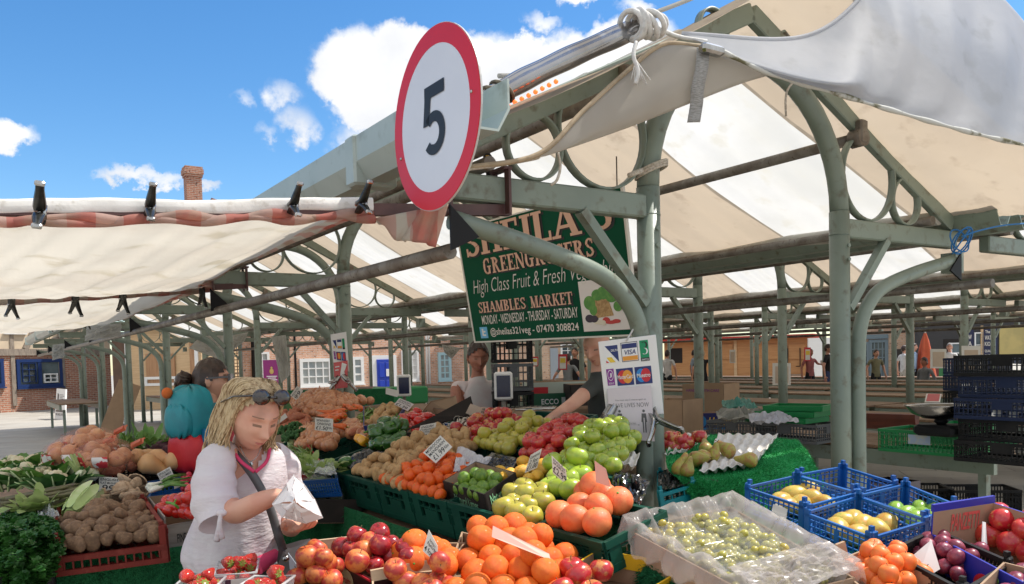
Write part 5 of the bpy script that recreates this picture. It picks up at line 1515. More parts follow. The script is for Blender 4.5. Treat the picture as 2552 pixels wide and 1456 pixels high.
# lime box
q = [PP('M', x, y, .0) for x, y in ((1110, 1228), (1214, 1265), (1292, 1208), (1192, 1178))]
bx, PN = card_box('lime_box', [p + PLANES['M'][1] * .055 for p in q], .11, CARD_K, CARD_B, 'black cardboard box of limes with small green and white lettering')
mb = MB(); PN[0].text(mb, 'Natural Limes', .25, .25, .80, .62, .002); mb.obj('lettering', mat('pale_green_print', (.25, .55, .30), rough=.6), bx)
mb = MB(); PN[1].text(mb, 'Naturals', .12, .45, .60, .85, .002, .01); PN[1].rect(mb, .12, .15, .5, .30, 0, .002); mb.obj('lettering', MATS['pale_green_print'], bx)
pile('lime', 'M', [(1130, 1226), (1200, 1250), (1262, 1204), (1196, 1184)], .029, 'glossy green lime in the black cardboard box', 'lime', 'limes in the black box', bulge=.015, layers=2, p2=.25, up=.02, tight=1.1)
# crumpled bin liners in empty crates
crumple('black_liner', [PP('M', x, y, .01) for x, y in ((838, 1160), (900, 1172), (965, 1128), (905, 1118))], BIN, 'crumpled black plastic liner left of the new potatoes', 'liner', .022, seed=1)
crumple('black_liner', [PP('M', x, y, .01) for x, y in ((1180, 1160), (1255, 1182), (1300, 1145), (1225, 1128))], BIN, 'crumpled black plastic liner behind the white paper bag', 'liner', .018, seed=2)
crumple('black_liner', [PP('M', x, y, .0) for x, y in ((1510, 1236), (1598, 1256), (1620, 1195), (1535, 1172))], BIN, 'shiny crumpled black plastic liner left of the post foot', 'liner', .03, seed=3)
fruit('green_pepper', PP('M', 862, 1152, .03), .042, 'single dark green pepper alone on the black liner', 'pepper')
# white paper bag on the mandarins
def paper_bag(px, d, label, name='paper_bag', seed=0, amp=.03):
 q = [pt(x, y, d + e) for x, y, e in px]; return crumple(name, q, PAPERW, label, 'paper bag', amp, 14, 10, seed, 5)
paper_bag([(1130, 1172, -.1), (1200, 1180, -.05), (1226, 1140, .05), (1140, 1116, .1)], 3.85, 'loose white paper bag lying on the mandarins', seed=4)
# peppers, sweet potatoes, tomatoes, second new potatoes
pile('green_pepper', 'M', [(922, 1118), (1005, 1120), (1030, 1080), (950, 1078)], .045, 'dark green pepper heaped behind the new potatoes', 'pepper', 'green peppers', bulge=.03, layers=2, p2=.6)
for x, y in ((897, 1094), (905, 1098), (928, 1080), (940, 1084)): fruit('yellow_pepper', PP('M', x, y, .03), .040, 'orange yellow pepper right of the card post', 'pepper', 'yellow peppers')
for x, y in ((888, 1062), (897, 1054), (906, 1066), (884, 1078), (902, 1078)): fruit('sweet_potato', PP('M', x, y, .03), .036, 'red skinned sweet potato just right of the card post', 'sweet potato', 'sweet potatoes by the card post', 'flat')
pile('new_potato', 'M', [(910, 1078), (985, 1082), (1045, 1030), (955, 1032)], .031, 'smooth pale new potato in the far heap by the tomato box', 'potato', 'new potatoes by the tomato box', bulge=.05, layers=2, p2=.7, sv=.14)
q = [PP('M', x, y, .05) for x, y in ((962, 1066), (1050, 1092), (1105, 1050), (1040, 1024))]
bx, PN = card_box('tomato_box', q, .10, mat('dark_red_cardboard', (.09, .015, .015), rough=.5), CARD_K, 'dark box of tomatoes with white lettering behind the green peppers')
mb = MB(); PN[3].text(mb, 'BRITISH TOMATOES', .1, .3, .9, .65, .002, .01); PN[0].text(mb, 'BRITISH TOMATOES', .1, .3, .9, .65, .002, .01); mb.obj('lettering', CREAM_L, bx)
pile('tomato', 'M', [(975, 1068), (1045, 1086), (1092, 1050), (1042, 1032)], .030, 'small bright red tomato in the dark box', 'tomato', 'tomatoes in the dark box', 'up', bulge=.02, layers=2, p2=.3, up=.02)
# open black box leaning behind, with brown inside
q = [PP('M', x, y, .06) for x, y in ((1012, 1078), (1130, 1090), (1190, 1030), (1070, 1015))]
bx, PN = card_box('open_box', q, .13, CARD_K, CARD_B, 'open black cardboard box with brown inside behind the tomatoes')
P = Panel(pt(1010, 1072, 4.72), pt(1185, 1035, 5.0), pt(1172, 988, 5.15), pt(1075, 1040, 4.85)); mb = MB(); P.rect(mb, 0, 0, 1, 1, -.004, .004); mb.obj('flap', CARD_K, bx)
P = Panel(pt(1040, 1040, 5.35), pt(1145, 1040, 5.5), pt(1135, 986, 5.6), pt(1072, 1000, 5.4)); mb = MB(); P.rect(mb, 0, 0, 1, 1, -.004, .004); mb.obj('flap', CARD_B, bx)
mb = MB(); PN[0].rect(mb, .55, .2, .75, .85, 0, .002); mb.obj('label', CARD_BACK, bx)
# blue box of beans
q = [PP('M', x, y, .08) for x, y in ((905, 1062), (985, 1048), (1018, 1000), (905, 1012))]
bx, PN = card_box('bean_box', q, .13, mat('navy_cardboard', (.012, .03, .16), rough=.5), CARD_B, 'navy blue cardboard box of green beans behind the new potatoes')
mb = MB(); PN[0].text(mb, 'SELECTED GARDEN', .45, .35, .9, .6, .002); mb.obj('lettering', CREAM_L, bx)
def sticks(name, n, fa, fb, r, m, label, cat, group=None, spread=.02):
 mb = MB()
 for i in range(n):
  a = fa(random.random(), random.random()) + V([random.uniform(-1, 1) * spread for _ in range(3)]); b = fb(random.random(), random.random()) + V([random.uniform(-1, 1) * spread for _ in range(3)])
  mid = (a + b) / 2 + V((random.uniform(-1, 1) * spread, random.uniform(-1, 1) * spread, random.uniform(0, spread)))
  mb.tube([a, mid, b], [r * .6, r, r * .5], 6)
 return wobj(mb, name, m, label, cat, fa(.5, .5), group)
o = sticks('green_beans', 120, lambda u, v: PP('M', lerp(880, 985, u), lerp(1062, 1040, v), .03), lambda u, v: PP('M', lerp(895, 1000, u), lerp(1055, 1015, v), .06), .006, F_LIME, 'loose heap of long green beans spilling from the navy box', 'beans'); o['kind'] = 'stuff'
# garlic/white mushroom punnets
for k, (x, y) in enumerate(((1112, 1066), (1150, 1052))):
 q = [PP('M', x + a, y + b, .04) for a, b in ((-24, 8), (12, 12), (28, -8), (-6, -12))]
 crate('mushroom_punnet', q, .06, PLAS_B, ['small blue punnet of white mushrooms left of the red apples', 'small blue punnet of white mushrooms touching the red apples'][k], 'punnet', 'blue mushroom punnets', nh=3, pitch=.014, nub=False, bits=())
 for i in range(14):
  fruit('mushroom', PP('M', x + random.uniform(-16, 18), y + random.uniform(-8, 8), .045 + .02 * random.random()), .022, 'small white mushroom in a blue punnet', 'mushroom', 'white mushrooms in blue punnets', name='white_mushroom').data
WM = PROTO['mushroom'][0].copy(); WM.materials[0] = mat('white_mushroom_skin', (.66, .60, .50), (.58, .50, .40), 20, .8)
for o in S.objects:
 if o.name.startswith('white_mushroom'): o.data = WM
# onions, carrots, leeks, broccoli on the left half of the counter
pile('onion', 'M', [(742, 1118), (838, 1122), (852, 1080), (748, 1084)], .042, 'large tan Spanish onion in the crate by the card post', 'onion', 'large onions left of the card post', 'up', bulge=.07, layers=1, jit=.4)
pile('onion', 'M', [(738, 1044), (832, 1040), (930, 1000), (728, 1000)], .038, 'tan onion in the far heap under the green backboard', 'onion', 'onions in the far heap', 'rand', bulge=.13, layers=1, tight=.98, jit=.5)
pile('onion', 'M', [(855, 1088), (920, 1092), (925, 1062), (862, 1058)], .040, 'tan onion in the crate behind the card post', 'onion', 'onions behind the card post', 'rand', bulge=.02, layers=1)
pile('potato', 'M', [(716, 1010), (760, 1008), (765, 994), (718, 996)], .036, 'dull brown potato at the far end of the onion heap', 'potato', 'brown potatoes behind the onions', bulge=.02)
pile('sweet_potato', 'M', [(695, 1076), (770, 1068), (775, 1044), (702, 1046)], .040, 'pale knobbly sweet potato left of the onion price card', 'sweet potato', 'pale sweet potatoes left of the onions', 'flat', bulge=.03, layers=2, p2=.6)
for i in range(13):
 x, y = random.uniform(800, 856), random.uniform(1022, 1066)
 fruit('carrot', PP('M', x, y, .05 + .05 * random.random()), .026, 'large loose orange carrot left of the card post', 'carrot', 'loose carrots by the card post', Euler((R(90) + random.uniform(-.2, .2), 0, R(60) + random.uniform(-.4, .4))))
for i in range(8):
 x, y = random.uniform(1035, 1052), random.uniform(0, 10)
for i in range(6): fruit('carrot', PP('M', 862 + 8 * i, 1012 + 3 * (i % 3), .05), .022, 'orange carrot tip showing right of the card post', 'carrot', 'carrots right of the card post', 'flat')
def leaf(mb, p, d, up, L, w, bend=.3, mi=0, n=5, cup=.25):
 d = d.normalized(); sd = d.cross(up).normalized(); vs = []
 for i in range(n + 1):
  q = i / n; c = p + d * L * q + up * (bend * L * (q - q * q * 1.6)); ww = w * math.sin(math.pi * min(.97, .12 + .80 * q)) 
  vs += [c - sd * ww + up * ww * cup, c, c + sd * ww + up * ww * cup]
 fs = []
 for i in range(n): a = 3 * i; fs += [(a, a + 1, a + 4, a + 3), (a + 1, a + 2, a + 5, a + 4)]
 mb.add(vs, fs, mi, True)
def leek(p, d, label):
 root = wthing('leek', label, 'leek', p, 'leeks leaning by the onions'); up = V((0, 0, 1)); d = d.normalized()
 MB().tube([p, p + d * .12, p + d * .25], [.016, .016, .02], 8).obj('shaft', STALK, root)
 mb = MB()
 for i in range(7):
  dd = (d + V((random.uniform(-.4, .4), random.uniform(-.3, .3), random.uniform(-.2, .3)))).normalized(); leaf(mb, p + d * .23, dd, up, random.uniform(.18, .30), .022, -.1, cup=.5)
 mb.obj('leaves', LEAF_D, root)
for i in range(7): leek(PP('M', 702 + 6 * i, 1052 - 3 * (i % 3), .03), V((-.3 - .1 * (i % 2), .7, .15)), 'leek with dark green leaves leaning behind the blonde woman')
def broccoli(p, r, label):
 root = wthing('broccoli', label, 'broccoli', p, 'broccoli heads'); mb = MB()
 for i in range(70):
  d = V((random.gauss(0, 1), random.gauss(0, 1), abs(random.gauss(0, 1)))).normalized(); mb.ball(p + d * r * random.uniform(.75, 1), r * random.uniform(.16, .24), 7, 5)
 mb.obj('florets', mat('broccoli_florets', (.03, .10, .025), (.055, .15, .04), 30, .8, bump=.6, bsc=150), root)
 MB().tube([p, p - V((0, 0, r * 1.3))], [r * .5, r * .3], 8).obj('stalk', STALK, root)
for x, y in ((712, 1080), (735, 1072), (725, 1096), (752, 1090)): broccoli(PP('M', x, y, .05), .06, 'dark green broccoli head beside the blonde woman')
# green backboard at the far end
def bb(): 
 pl = (pt(900, 995, 8.6), V((0, -1, 0))); q = [pt(690, 1000, 8.4), pt(982, 1000, 8.7), pt(982, 968, 8.7), pt(690, 974, 8.4)]
 P = Panel(*q); mb = MB(); tuft_grid(mb, lambda u, v: P(u, v), 20, 5, 2500, .012, 3); P.rect(mb, 0, -.8, 1, 1, -.04, -.006)
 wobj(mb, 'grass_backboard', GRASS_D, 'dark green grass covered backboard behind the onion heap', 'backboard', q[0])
bb()
mb = MB().box(pt(996, 985, 9.6), (.55, .4, .20), RZ, bev=.02); wobj(mb, 'green_tub', PLAS_GN, 'bright green plastic tub behind the card post', 'tub', pt(996, 985, 9.6))
# fine beans box with stripes
q = [PP('M', x, y, .03) for x, y in ((712, 1178), (800, 1150), (760, 1098), (690, 1132))]
bx, PN = card_box('bean_tray', q, .09, CARD_RD, CARD_RD, 'red white and blue cardboard tray of fine green beans')
mb = MB(); PN[0].rect(mb, .74, .0, 1.0, 1.0, .001, .003); mb.obj('blue_end', mat('navy_print', (.015, .03, .14), rough=.5), bx)
mb = MB(); PN[0].rect(mb, .60, .0, .65, 1.0, .001, .003); PN[0].rect(mb, .68, 0, .73, 1, .001, .003); PN[1].rect(mb, .1, .15, .3, .5, .001, .003); mb.obj('stripe', WHITE, bx)
o = sticks('fine_beans', 260, lambda u, v: PP('M', lerp(700, 775, u), lerp(1168, 1140, v) - 12 * u, .02), lambda u, v: PP('M', lerp(705, 775, u), lerp(1160, 1112, v), .035), .0045, F_LIME, 'mass of thin green beans in the striped tray', 'beans'); o['kind'] = 'stuff'
# blue crate with bagged salad, lettuce box
q = [PP('M', x, y, .0) for x, y in ((722, 1200), (838, 1192), (832, 1150), (728, 1160))]
crate('plastic_crate', q, .10, PLAS_B, 'blue mesh crate of bagged salad beside the blonde woman', nh=5, pitch=.018, bits=(), nub=False)
def leafy(name, c, rad, n, L, w, m, label, cat, group=None, flat=.6, seed=0):
 rd = random.Random(seed); mb = MB()
 for i in range(n):
  d = V((rd.gauss(0, 1), rd.gauss(0, 1), abs(rd.gauss(0, flat)) + .1)).normalized(); p = c + V((d.x * rad[0], d.y * rad[1], d.z * rad[2])) * rd.uniform(.3, .9)
  leaf(mb, p, (d + V((rd.uniform(-.5, .5), rd.uniform(-.5, .5), rd.uniform(-.2, .4)))), V((0, 0, 1)), L * rd.uniform(.6, 1.2), w * rd.uniform(.6, 1.2), rd.uniform(-.2, .4))
 return wobj(mb, name, m, label, cat, c, group)
leafy('salad_leaves', PP('M', 785, 1176, .03), (.20, .13, .04), 70, .08, .03, LEAF_Y, 'bagged pale green salad leaves in the blue crate', 'salad')
crumple('plastic_bag', [PP('M', x, y, .06) for x, y in ((730, 1184), (838, 1178), (828, 1146), (735, 1152))], FILM, 'clear plastic bag over the salad in the blue crate', 'plastic bag', .03, 14, 10, 8)
q = [tsM(-1.08, 2.1, -.02), tsM(-1.08, 1.35, -.02), tsM(-.7, 1.35, .0), tsM(-.7, 2.1, .0)]
q = [pt(775, 1245, 4.25), pt(905, 1245, 4.35), pt(892, 1195, 4.85), pt(775, 1195, 4.75)]
bx, PN = card_box('lettuce_box', q, .13, CARD_K, CARD_B, 'black cardboard box of wrapped lettuces behind the paper bag')
def lettuce(p, r, label, seed):
 root = wthing('lettuce', label, 'lettuce', p, 'wrapped lettuces'); rd = random.Random(seed); mb = MB()
 mb.ball(p, r * .8, 12, 8)
 for i in range(40):
  d = V((rd.gauss(0, 1), rd.gauss(0, 1), rd.gauss(0, 1))).normalized(); t = d.cross(V((rd.gauss(0, 1), rd.gauss(0, 1), rd.gauss(0, 1)))).normalized()
  leaf(mb, p + d * r * .78 - t * r * .5, t, d, r * 1.1, r * .5, .35, cup=-.3)
 mb.obj('head', LEAF_Y, root); mb = MB(); mb.ball(p, r * 1.12, 12, 8); mb.obj('wrapper', FILM, root)
lettuce(pt(800, 1222, 4.55), .085, 'pale green lettuce in clear wrap, left one in the black box', 3); lettuce(pt(842, 1226, 4.55), .075, 'pale green lettuce in clear wrap, right one in the black box', 4); lettuce(pt(778, 1212, 4.7), .07, 'wrapped lettuce half hidden behind the paper bag', 5)
# ================================================================ front counter: oranges, nectarines, strawberries
def counter_front(): 
 root = wthing('produce_counter', 'wooden counter at the front carrying oranges and strawberries', 'counter', V((-.1, 2.5, 0)))
 MB().add([V(p) for p in ((-1.25, 2.0, .66), (.45, 2.0, .66), (.45, 3.0, .83), (-.35, 3.0, .83), (-1.25, 2.45, .74), (-1.25, 2.0, .70), (.45, 2.0, .70), (.45, 3.0, .87), (-.35, 3.0, .87), (-1.25, 2.45, .78))],
             [(4, 3, 2, 1, 0), (5, 6, 7, 8, 9), (0, 1, 6, 5), (1, 2, 7, 6), (2, 3, 8, 7), (3, 4, 9, 8), (4, 0, 5, 9)]).obj('tabletop', WOOD_T, root)
 for x, y, z in ((-1.2, 2.05, .66), (.4, 2.05, .66), (.4, 2.95, .81), (-.3, 2.95, .81)): MB().bar((x, y, 0), (x, y, z), .05, .05, up=(1, 0, 0)).obj('leg', WOOD_T, root)
counter_front()
q = [PP('F', x, y, .0) for x, y in ((1085, 1500), (1420, 1500), (1465, 1392), (1150, 1325))]
bx, PN = card_box('orange_box', q, .12, CARD_B, CARD_B, 'brown cardboard tray under the big heap of oranges')
pile('orange', 'F', [(1095, 1500), (1410, 1510), (1440, 1395), (1175, 1340)], .043, 'bright orange in the large sunlit heap', 'orange', 'oranges in the large heap', bulge=.045, layers=2, p2=.5)
for x, y, u in ((1280, 1312, .05), (1190, 1312, .04), (1235, 1330, .07), (1318, 1330, .05), (1270, 1345, .08), (1215, 1352, .06)): fruit('orange', PP('F', x, y, u), .043, 'bright orange crowning the large heap', 'orange', 'oranges crowning the heap')
q = [PP('F', x, y, .0) for x, y in ((1000, 1415), (1115, 1412), (1160, 1352), (960, 1352))]
bx, PN = card_box('orange_box', q, .10, CARD_B, CARD_B, 'small brown box of oranges behind the nectarine crate')
for x, y, u in ((1000, 1378, .04), (1032, 1352, .07), (1030, 1398, .04), (1062, 1392, .04), (1078, 1370, .05), (1100, 1372, .04), (1108, 1410, .05), (1120, 1395, .03)): fruit('orange', PP('F', x, y, u), .044, 'large orange beside the tall narrow price card', 'orange', 'oranges by the tall price card')
WOODB = mat('thin_box_wood', (.58, .44, .29), (.50, .36, .23), 3, .7, stretch=(1, 1, 12))
q = [PP('F', x, y, .02) for x, y in ((920, 1440), (1095, 1412), (952, 1345), (792, 1362))]
q = [PP('F', x, y, .02) for x, y in ((792, 1368), (925, 1445), (1095, 1412), (952, 1350))]
bx, PN = card_box('nectarine_crate', q, .10, mat('dark_print_side', (.05, .006, .008), (.03, .004, .005), 5, .4), WOODB, 'dark printed wooden fruit crate of nectarines')
mb = MB(); PN[0].disc(mb, .55, .5, .12, .38, .001, .003); bd = mb.obj('badge', mat('cream_print', (.62, .50, .28), rough=.5), bx)
mb = MB(); PN[0].text(mb, 'Fruits', .46, .36, .64, .64, .005, .02, .3); mb.obj('lettering', CARD_RD, bd)
mb = MB(); PN[0].rect(mb, 0, .93, 1, 1, .001, .004); PN[0].rect(mb, 0, .06, 1, .10, .001, .004); mb.obj('red_band', CARD_RD, bx)
mb = MB()
for i in (0, 1): 
 a, b = (q[3], q[0]) if i == 0 else (q[1], q[2]); nn = PLANES['F'][1]
 mb.bar(a + nn * .014, b + nn * .014, .014, .035)
mb.obj('end_board', WOODB, bx)
pile('nectarine', 'F', [(815, 1375), (930, 1432), (1075, 1408), (955, 1358)], .034, 'dark red nectarine in the printed wooden crate', 'nectarine', 'nectarines in the wooden crate', 'up', bulge=.03, layers=2, p2=.5)
fruit('nectarine', PP('F', 1018, 1356 + 30, .06), .036, 'plum dark nectarine resting on the crate edge', 'nectarine'); fruit('peach', PP('F', 1108 - 12, 1400, .09), .034, 'yellow and red peach propped against the tall price card', 'peach')
for x, y, u in ((905, 1372, .04), (925, 1352, .05), (890, 1398, .045), (985, 1420, .045)): fruit('peach', PP('F', x, y, u + .015), .036, 'yellow flushed peach among the dark nectarines', 'peach', 'peaches among the nectarines', 'up')
pile('peach', 'F', [(715, 1470), (850, 1475), (860, 1425), (748, 1412)], .034, 'red and yellow peach in the loose heap by the strawberries', 'peach', 'peaches by the strawberries', 'up', bulge=.05, layers=2, p2=.8)
q = [PP('F', x, y, .02) for x, y in ((930, 1500), (1105, 1490), (1100, 1420), (925, 1432))]
bx, PN = card_box('peach_box', q, .09, WOODB, WOODB, 'pale wooden box with black liner and peaches at the front edge')
crumple('black_tray', [PP('F', x, y, -.01) for x, y in ((940, 1490), (1150, 1500), (1120, 1428), (945, 1440))], BIN, 'black plastic tray liner in the pale wooden box', 'liner', .012, 16, 12, 12)
for x, y in ((1010, 1450), (1052, 1458), (1090, 1452), (1120, 1460), (1075, 1470)): fruit('peach', PP('F', x, y, .02), .036, 'pale pink and yellow peach at the bottom edge', 'peach', 'pale peaches at the bottom edge', 'up')
# yellow boxes of apples
q = [PP('F', x, y, .0) for x, y in ((1330, 1500), (1560, 1540), (1720, 1440), (1492, 1398))]; q = [p + V((0, 0, .04)) for p in q]
bx, PN = card_box('apple_box', q, .11, CARD_YE, CARD_B, 'yellow cardboard box of pink red apples at the bottom edge')
for a, b in ((0, .12), (.28, .72), (.88, 1)): 
 mb = MB(); P = PN[2]; P.rect(mb, a, .55, b, 1.02, .007, .012); mb.obj('flap', CARD_YE, bx)
pile('gala_apple', 'F', [(1350, 1500), (1500, 1515), (1535, 1432), (1400, 1422)], .040, 'pink red apple in the yellow cardboard box', 'apple', 'apples in the yellow box', 'up', bulge=.03, layers=2, p2=.4, up=.03)
mb = MB(); P = Panel(pt(1225, 1338, 2.46), pt(1372, 1396, 2.44), pt(1368, 1380, 2.46), pt(1228, 1310, 2.48)); P.rect(mb, 0, 0, 1, 1, -.002, 0); wobj(mb, 'blank_card', mat('pink_card', (.70, .42, .34), (.66, .38, .30), 4, .7), 'blank pinkish paper strip lying across the oranges', 'card', pt(1300, 1355, 2.62))
# strawberry punnets
def punnet(c, w, l, h, rz, label, n, seed):
 root = thing('strawberry_punnet', label, 'punnet', c, rz, 'clear strawberry punnets'); rd = random.Random(seed)
 mb = MB(); k = .86
 b = [(-w / 2 * k, -l / 2 * k, 0), (w / 2 * k, -l / 2 * k, 0), (w / 2 * k, l / 2 * k, 0), (-w / 2 * k, l / 2 * k, 0)]; t = [(-w / 2, -l / 2, h), (w / 2, -l / 2, h), (w / 2, l / 2, h), (-w / 2, l / 2, h)]
 mb.add(b + t, [(0, 1, 5, 4), (1, 2, 6, 5), (2, 3, 7, 6), (3, 0, 4, 7), (3, 2, 1, 0)]); mb.obj('tub', FILM, root)
 mb = MB(); mb.tube([V(p) for p in t], .004, 6, closed=True); mb.obj('rim', mat('clear_rim', (.8, .82, .82), rough=.15, alpha=.55), root)
 mb = MB(); mb.box((.0, -l / 2 - .001, h * .45), (w * .62, .002, h * .75)); lb = mb.obj('label', CARD_P, root)
 mb = MB(); mb.box((-w * .2, -l / 2 - .003, h * .45), (w * .2, .002, h * .75)); mb.obj('label_band', mat('dark_plum_print', (.08, .02, .05), rough=.5), lb)
 for i in range(n):
  p = V((rd.uniform(-.38, .38) * w, rd.uniform(-.36, .36) * l, h * (.3 + .25 * (i % 4)) + (.02 if i > n * .6 else 0)))
  q = c + Matrix.Rotation(rz, 3, 'Z') @ p; fruit('strawberry', q, .019, 'glossy red strawberry in a clear punnet', 'strawberry', 'strawberries in the clear punnets')
ST_T = 1.0
mb = MB().box((-.80, 2.34, .825), (.42, .44, .09)); wobj(mb, 'upturned_tray', CARD_K, 'black tray under the strawberry punnets', 'tray', V((-.8, 2.3, .83)))
for k, (x, y, d, n, lab) in enumerate(((488, 1468, 2.22, 26, 'clear punnet of strawberries with a white label, leftmost of the three'), (592, 1446, 2.42, 24, 'clear punnet of strawberries behind, touching the blouse'), (655, 1484, 2.22, 26, 'clear punnet of strawberries at the bottom edge, by the peaches'))):
 p = pt(x, y, d); punnet(V((p.x, p.y, .872)), .118, .17, .085, [.1, .25, -.1][k], lab, n, k)
# ================================================================ left counter
random.seed(15)
root = wthing('produce_counter', 'wooden counter along the left carrying potatoes and greens', 'counter', V((-2.0, 3.6, 0)))
qc = [pz(60, 1392, .80), pz(470, 1345, .80), PP('L', 470, 1150, -.2), PP('L', -60, 1165, -.2)]
qc = [V((p.x, p.y, lerp(.74, .98, (p.y - 3) / 2.2))) for p in qc]
MB().prism(qc, (0, 0, -.04)).obj('tabletop', WOOD_T, root)
for p in qc: MB().bar((p.x * .98, p.y * 1.0, 0), (p.x * .98, p.y * 1.0, p.z - .05), .05, .05, up=(1, 0, 0)).obj('leg', WOOD_T, root)
a_, b_ = pt(-40, 1415, 2.95), pt(128, 1398, 3.0); c_ = pt(480, 1345, 3.3)
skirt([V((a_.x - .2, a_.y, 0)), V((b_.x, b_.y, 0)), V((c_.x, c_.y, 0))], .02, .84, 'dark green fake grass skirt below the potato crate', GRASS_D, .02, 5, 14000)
def stepL(x0, x1, y, dz, lab, seed):
 p, q = PP('L', x0, y, -.07), PP('L', x1, y - (x1 - x0) * .1, -.07)
 return skirt([V((p.x, p.y, 0)), V((q.x, q.y, 0))], p.z - .35, p.z, lab, GRASS_D, .004, seed, 3000)
stepL(150, 485, 1222, .2, 'green fake grass riser behind the mushrooms', 7)
# red crate of potatoes
q = [PP('L', x, y, .03) for x, y in ((131, 1352), (413, 1318), (362, 1246), (140, 1282))]
crate('potato_crate', q, .13, PLAS_R, 'dull red plastic crate full of earthy potatoes', nh=1, pitch=.028, front=.55, bits=((0, .0, .06, 1), (.94, 0, 1, 1)), th=.012, rail=.02)
pile('potato', 'L', [(136, 1376), (406, 1342), (364, 1262), (148, 1298)], .028, 'earthy brown potato in the dull red crate', 'potato', 'earthy potatoes in the red crate', bulge=.03, layers=2, p2=.5, sv=.22, up=-.01)
# mushrooms in blue crate
q = [PP('L', x, y, .0) for x, y in ((236, 1270), (372, 1254), (350, 1205), (232, 1216))]
crate('plastic_crate', q, .10, PLAS_B, 'blue mesh crate of flat mushrooms behind the potatoes', nh=5, pitch=.018, bits=(), nub=False)
for x, y, u, t in ((255, 1248, .02, 2.6), (280, 1240, .03, 2.9), (305, 1246, .03, 2.7), (330, 1238, .04, 2.8), (350, 1230, .03, 2.5), (262, 1232, .04, 2.9), (308, 1225, .05, 1.4), (335, 1214, .05, 2.0), (318, 1200, .06, 2.4), (345, 1204, .05, 1.2), (290, 1228, .05, 3.0), (345, 1246, .02, 2.8)):
 fruit('mushroom', PP('L', x, y, u), .050, 'large flat brown mushroom lying gills up', 'mushroom', 'flat mushrooms in the blue crate', Euler((t, random.uniform(-.5, .5), random.uniform(0, 6))))
# sweetcorn in its husk
p0, p1 = PP('L', 172, 1282, .05), PP('L', 236, 1218, .06)
rt = wthing('sweetcorn', 'pale green sweetcorn cob in its husk beside the potatoes', 'sweetcorn', p0)
mb = MB(); d_ = (p1 - p0)
mb.tube([p0, p0 + d_ * .2, p0 + d_ * .5, p0 + d_ * .8, p1], [.020, .032, .034, .024, .008], 12); mb.obj('cob', LEAF_Y, rt)
mb = MB()
for i in range(8):
 a = i * .8; off = V((math.cos(a), 0, math.sin(a))) * .028; leaf(mb, p0 + off, d_ + off * 1.2, off.normalized(), d_.length * random.uniform(.8, 1.05), .026, .06)
mb.obj('husk', STALK, rt)
# spring onions, radishes, tomatoes on the vine
for k in range(10):
 a = PP('L', 368 + random.uniform(-6, 8), 1216 + random.uniform(-8, 10), .05 + .03 * random.random()); b = PP('L', 462 + random.uniform(-10, 15), 1196 + random.uniform(-16, 18), .05 + .04 * random.random())
 rt = wthing('spring_onion', 'spring onion with white bulb and long green leaves in the bunch', 'spring onion', a, 'bunch of spring onions'); d_ = b - a
 MB().tube([a, a + d_ * .06, a + d_ * .2, a + d_ * .32], [.006, .010, .007, .006], 8).obj('bulb', mat('onion_white', (.74, .74, .64), rough=.4), rt)
 MB().tube([a + d_ * .31, a + d_ * .6 + V((0, 0, .012)), b], [.006, .0065, .003], 7).obj('leaves', LEAF_M, rt)
q = [PP('L', x, y, .0) for x, y in ((372, 1240), (474, 1226), (468, 1186), (368, 1200))]
crate('plastic_crate', q, .08, PLAS_B, 'blue mesh crate under the spring onions', nh=4, pitch=.018, bits=(), nub=False)
for i in range(22): fruit('radish', PP('L', random.uniform(455, 482), random.uniform(1182, 1224), .04 + .04 * random.random()), .014, 'small pink red radish beside the spring onions', 'radish', 'radishes in a bunch')
q = [PP('L', x, y, .03) for x, y in ((408, 1288), (500, 1272), (470, 1226), (368, 1238))]
bx, PN = card_box('vine_tomato_box', q, .15, mat('grey_wood_print', (.34, .30, .26), (.25, .21, .18), 5, .8, stretch=(1, 1, 9)), CARD_B, 'grey wood box lettered FINE VINE holding vine tomatoes', fronts=(.75, 1, 1, 1))
mb = MB(); PN[0].text(mb, 'FINE VINE', .30, .30, .85, .62, .002, .012); mb.obj('lettering', INK, bx)
for x, y, u in ((403, 1268, .02), (422, 1272, .03), (440, 1264, .04), (456, 1262, .05), (470, 1262, .05), (418, 1250, .04), (436, 1248, .06), (452, 1245, .08), (472, 1240, .1), (482, 1222, .1), (462, 1278, .03), (478, 1278, .04), (445, 1276, .02)):
 fruit('tomato', PP('L', x, y, u), .034, 'ripe red vine tomato in the grey wood box', 'tomato', 'vine tomatoes in the grey box', 'up')
mb = MB().tube(spline([PP('L', 415, 1252, .10), PP('L', 432, 1256, .11), PP('L', 445, 1266, .09)], 5), .005, 7); mb.tube([PP('L', 432, 1256, .11), PP('L', 438, 1246, .11)], .004, 6); wobj(mb, 'tomato_vine', CALYX, 'green vine stem lying on the tomatoes', 'vine', PP('L', 432, 1256, .1))
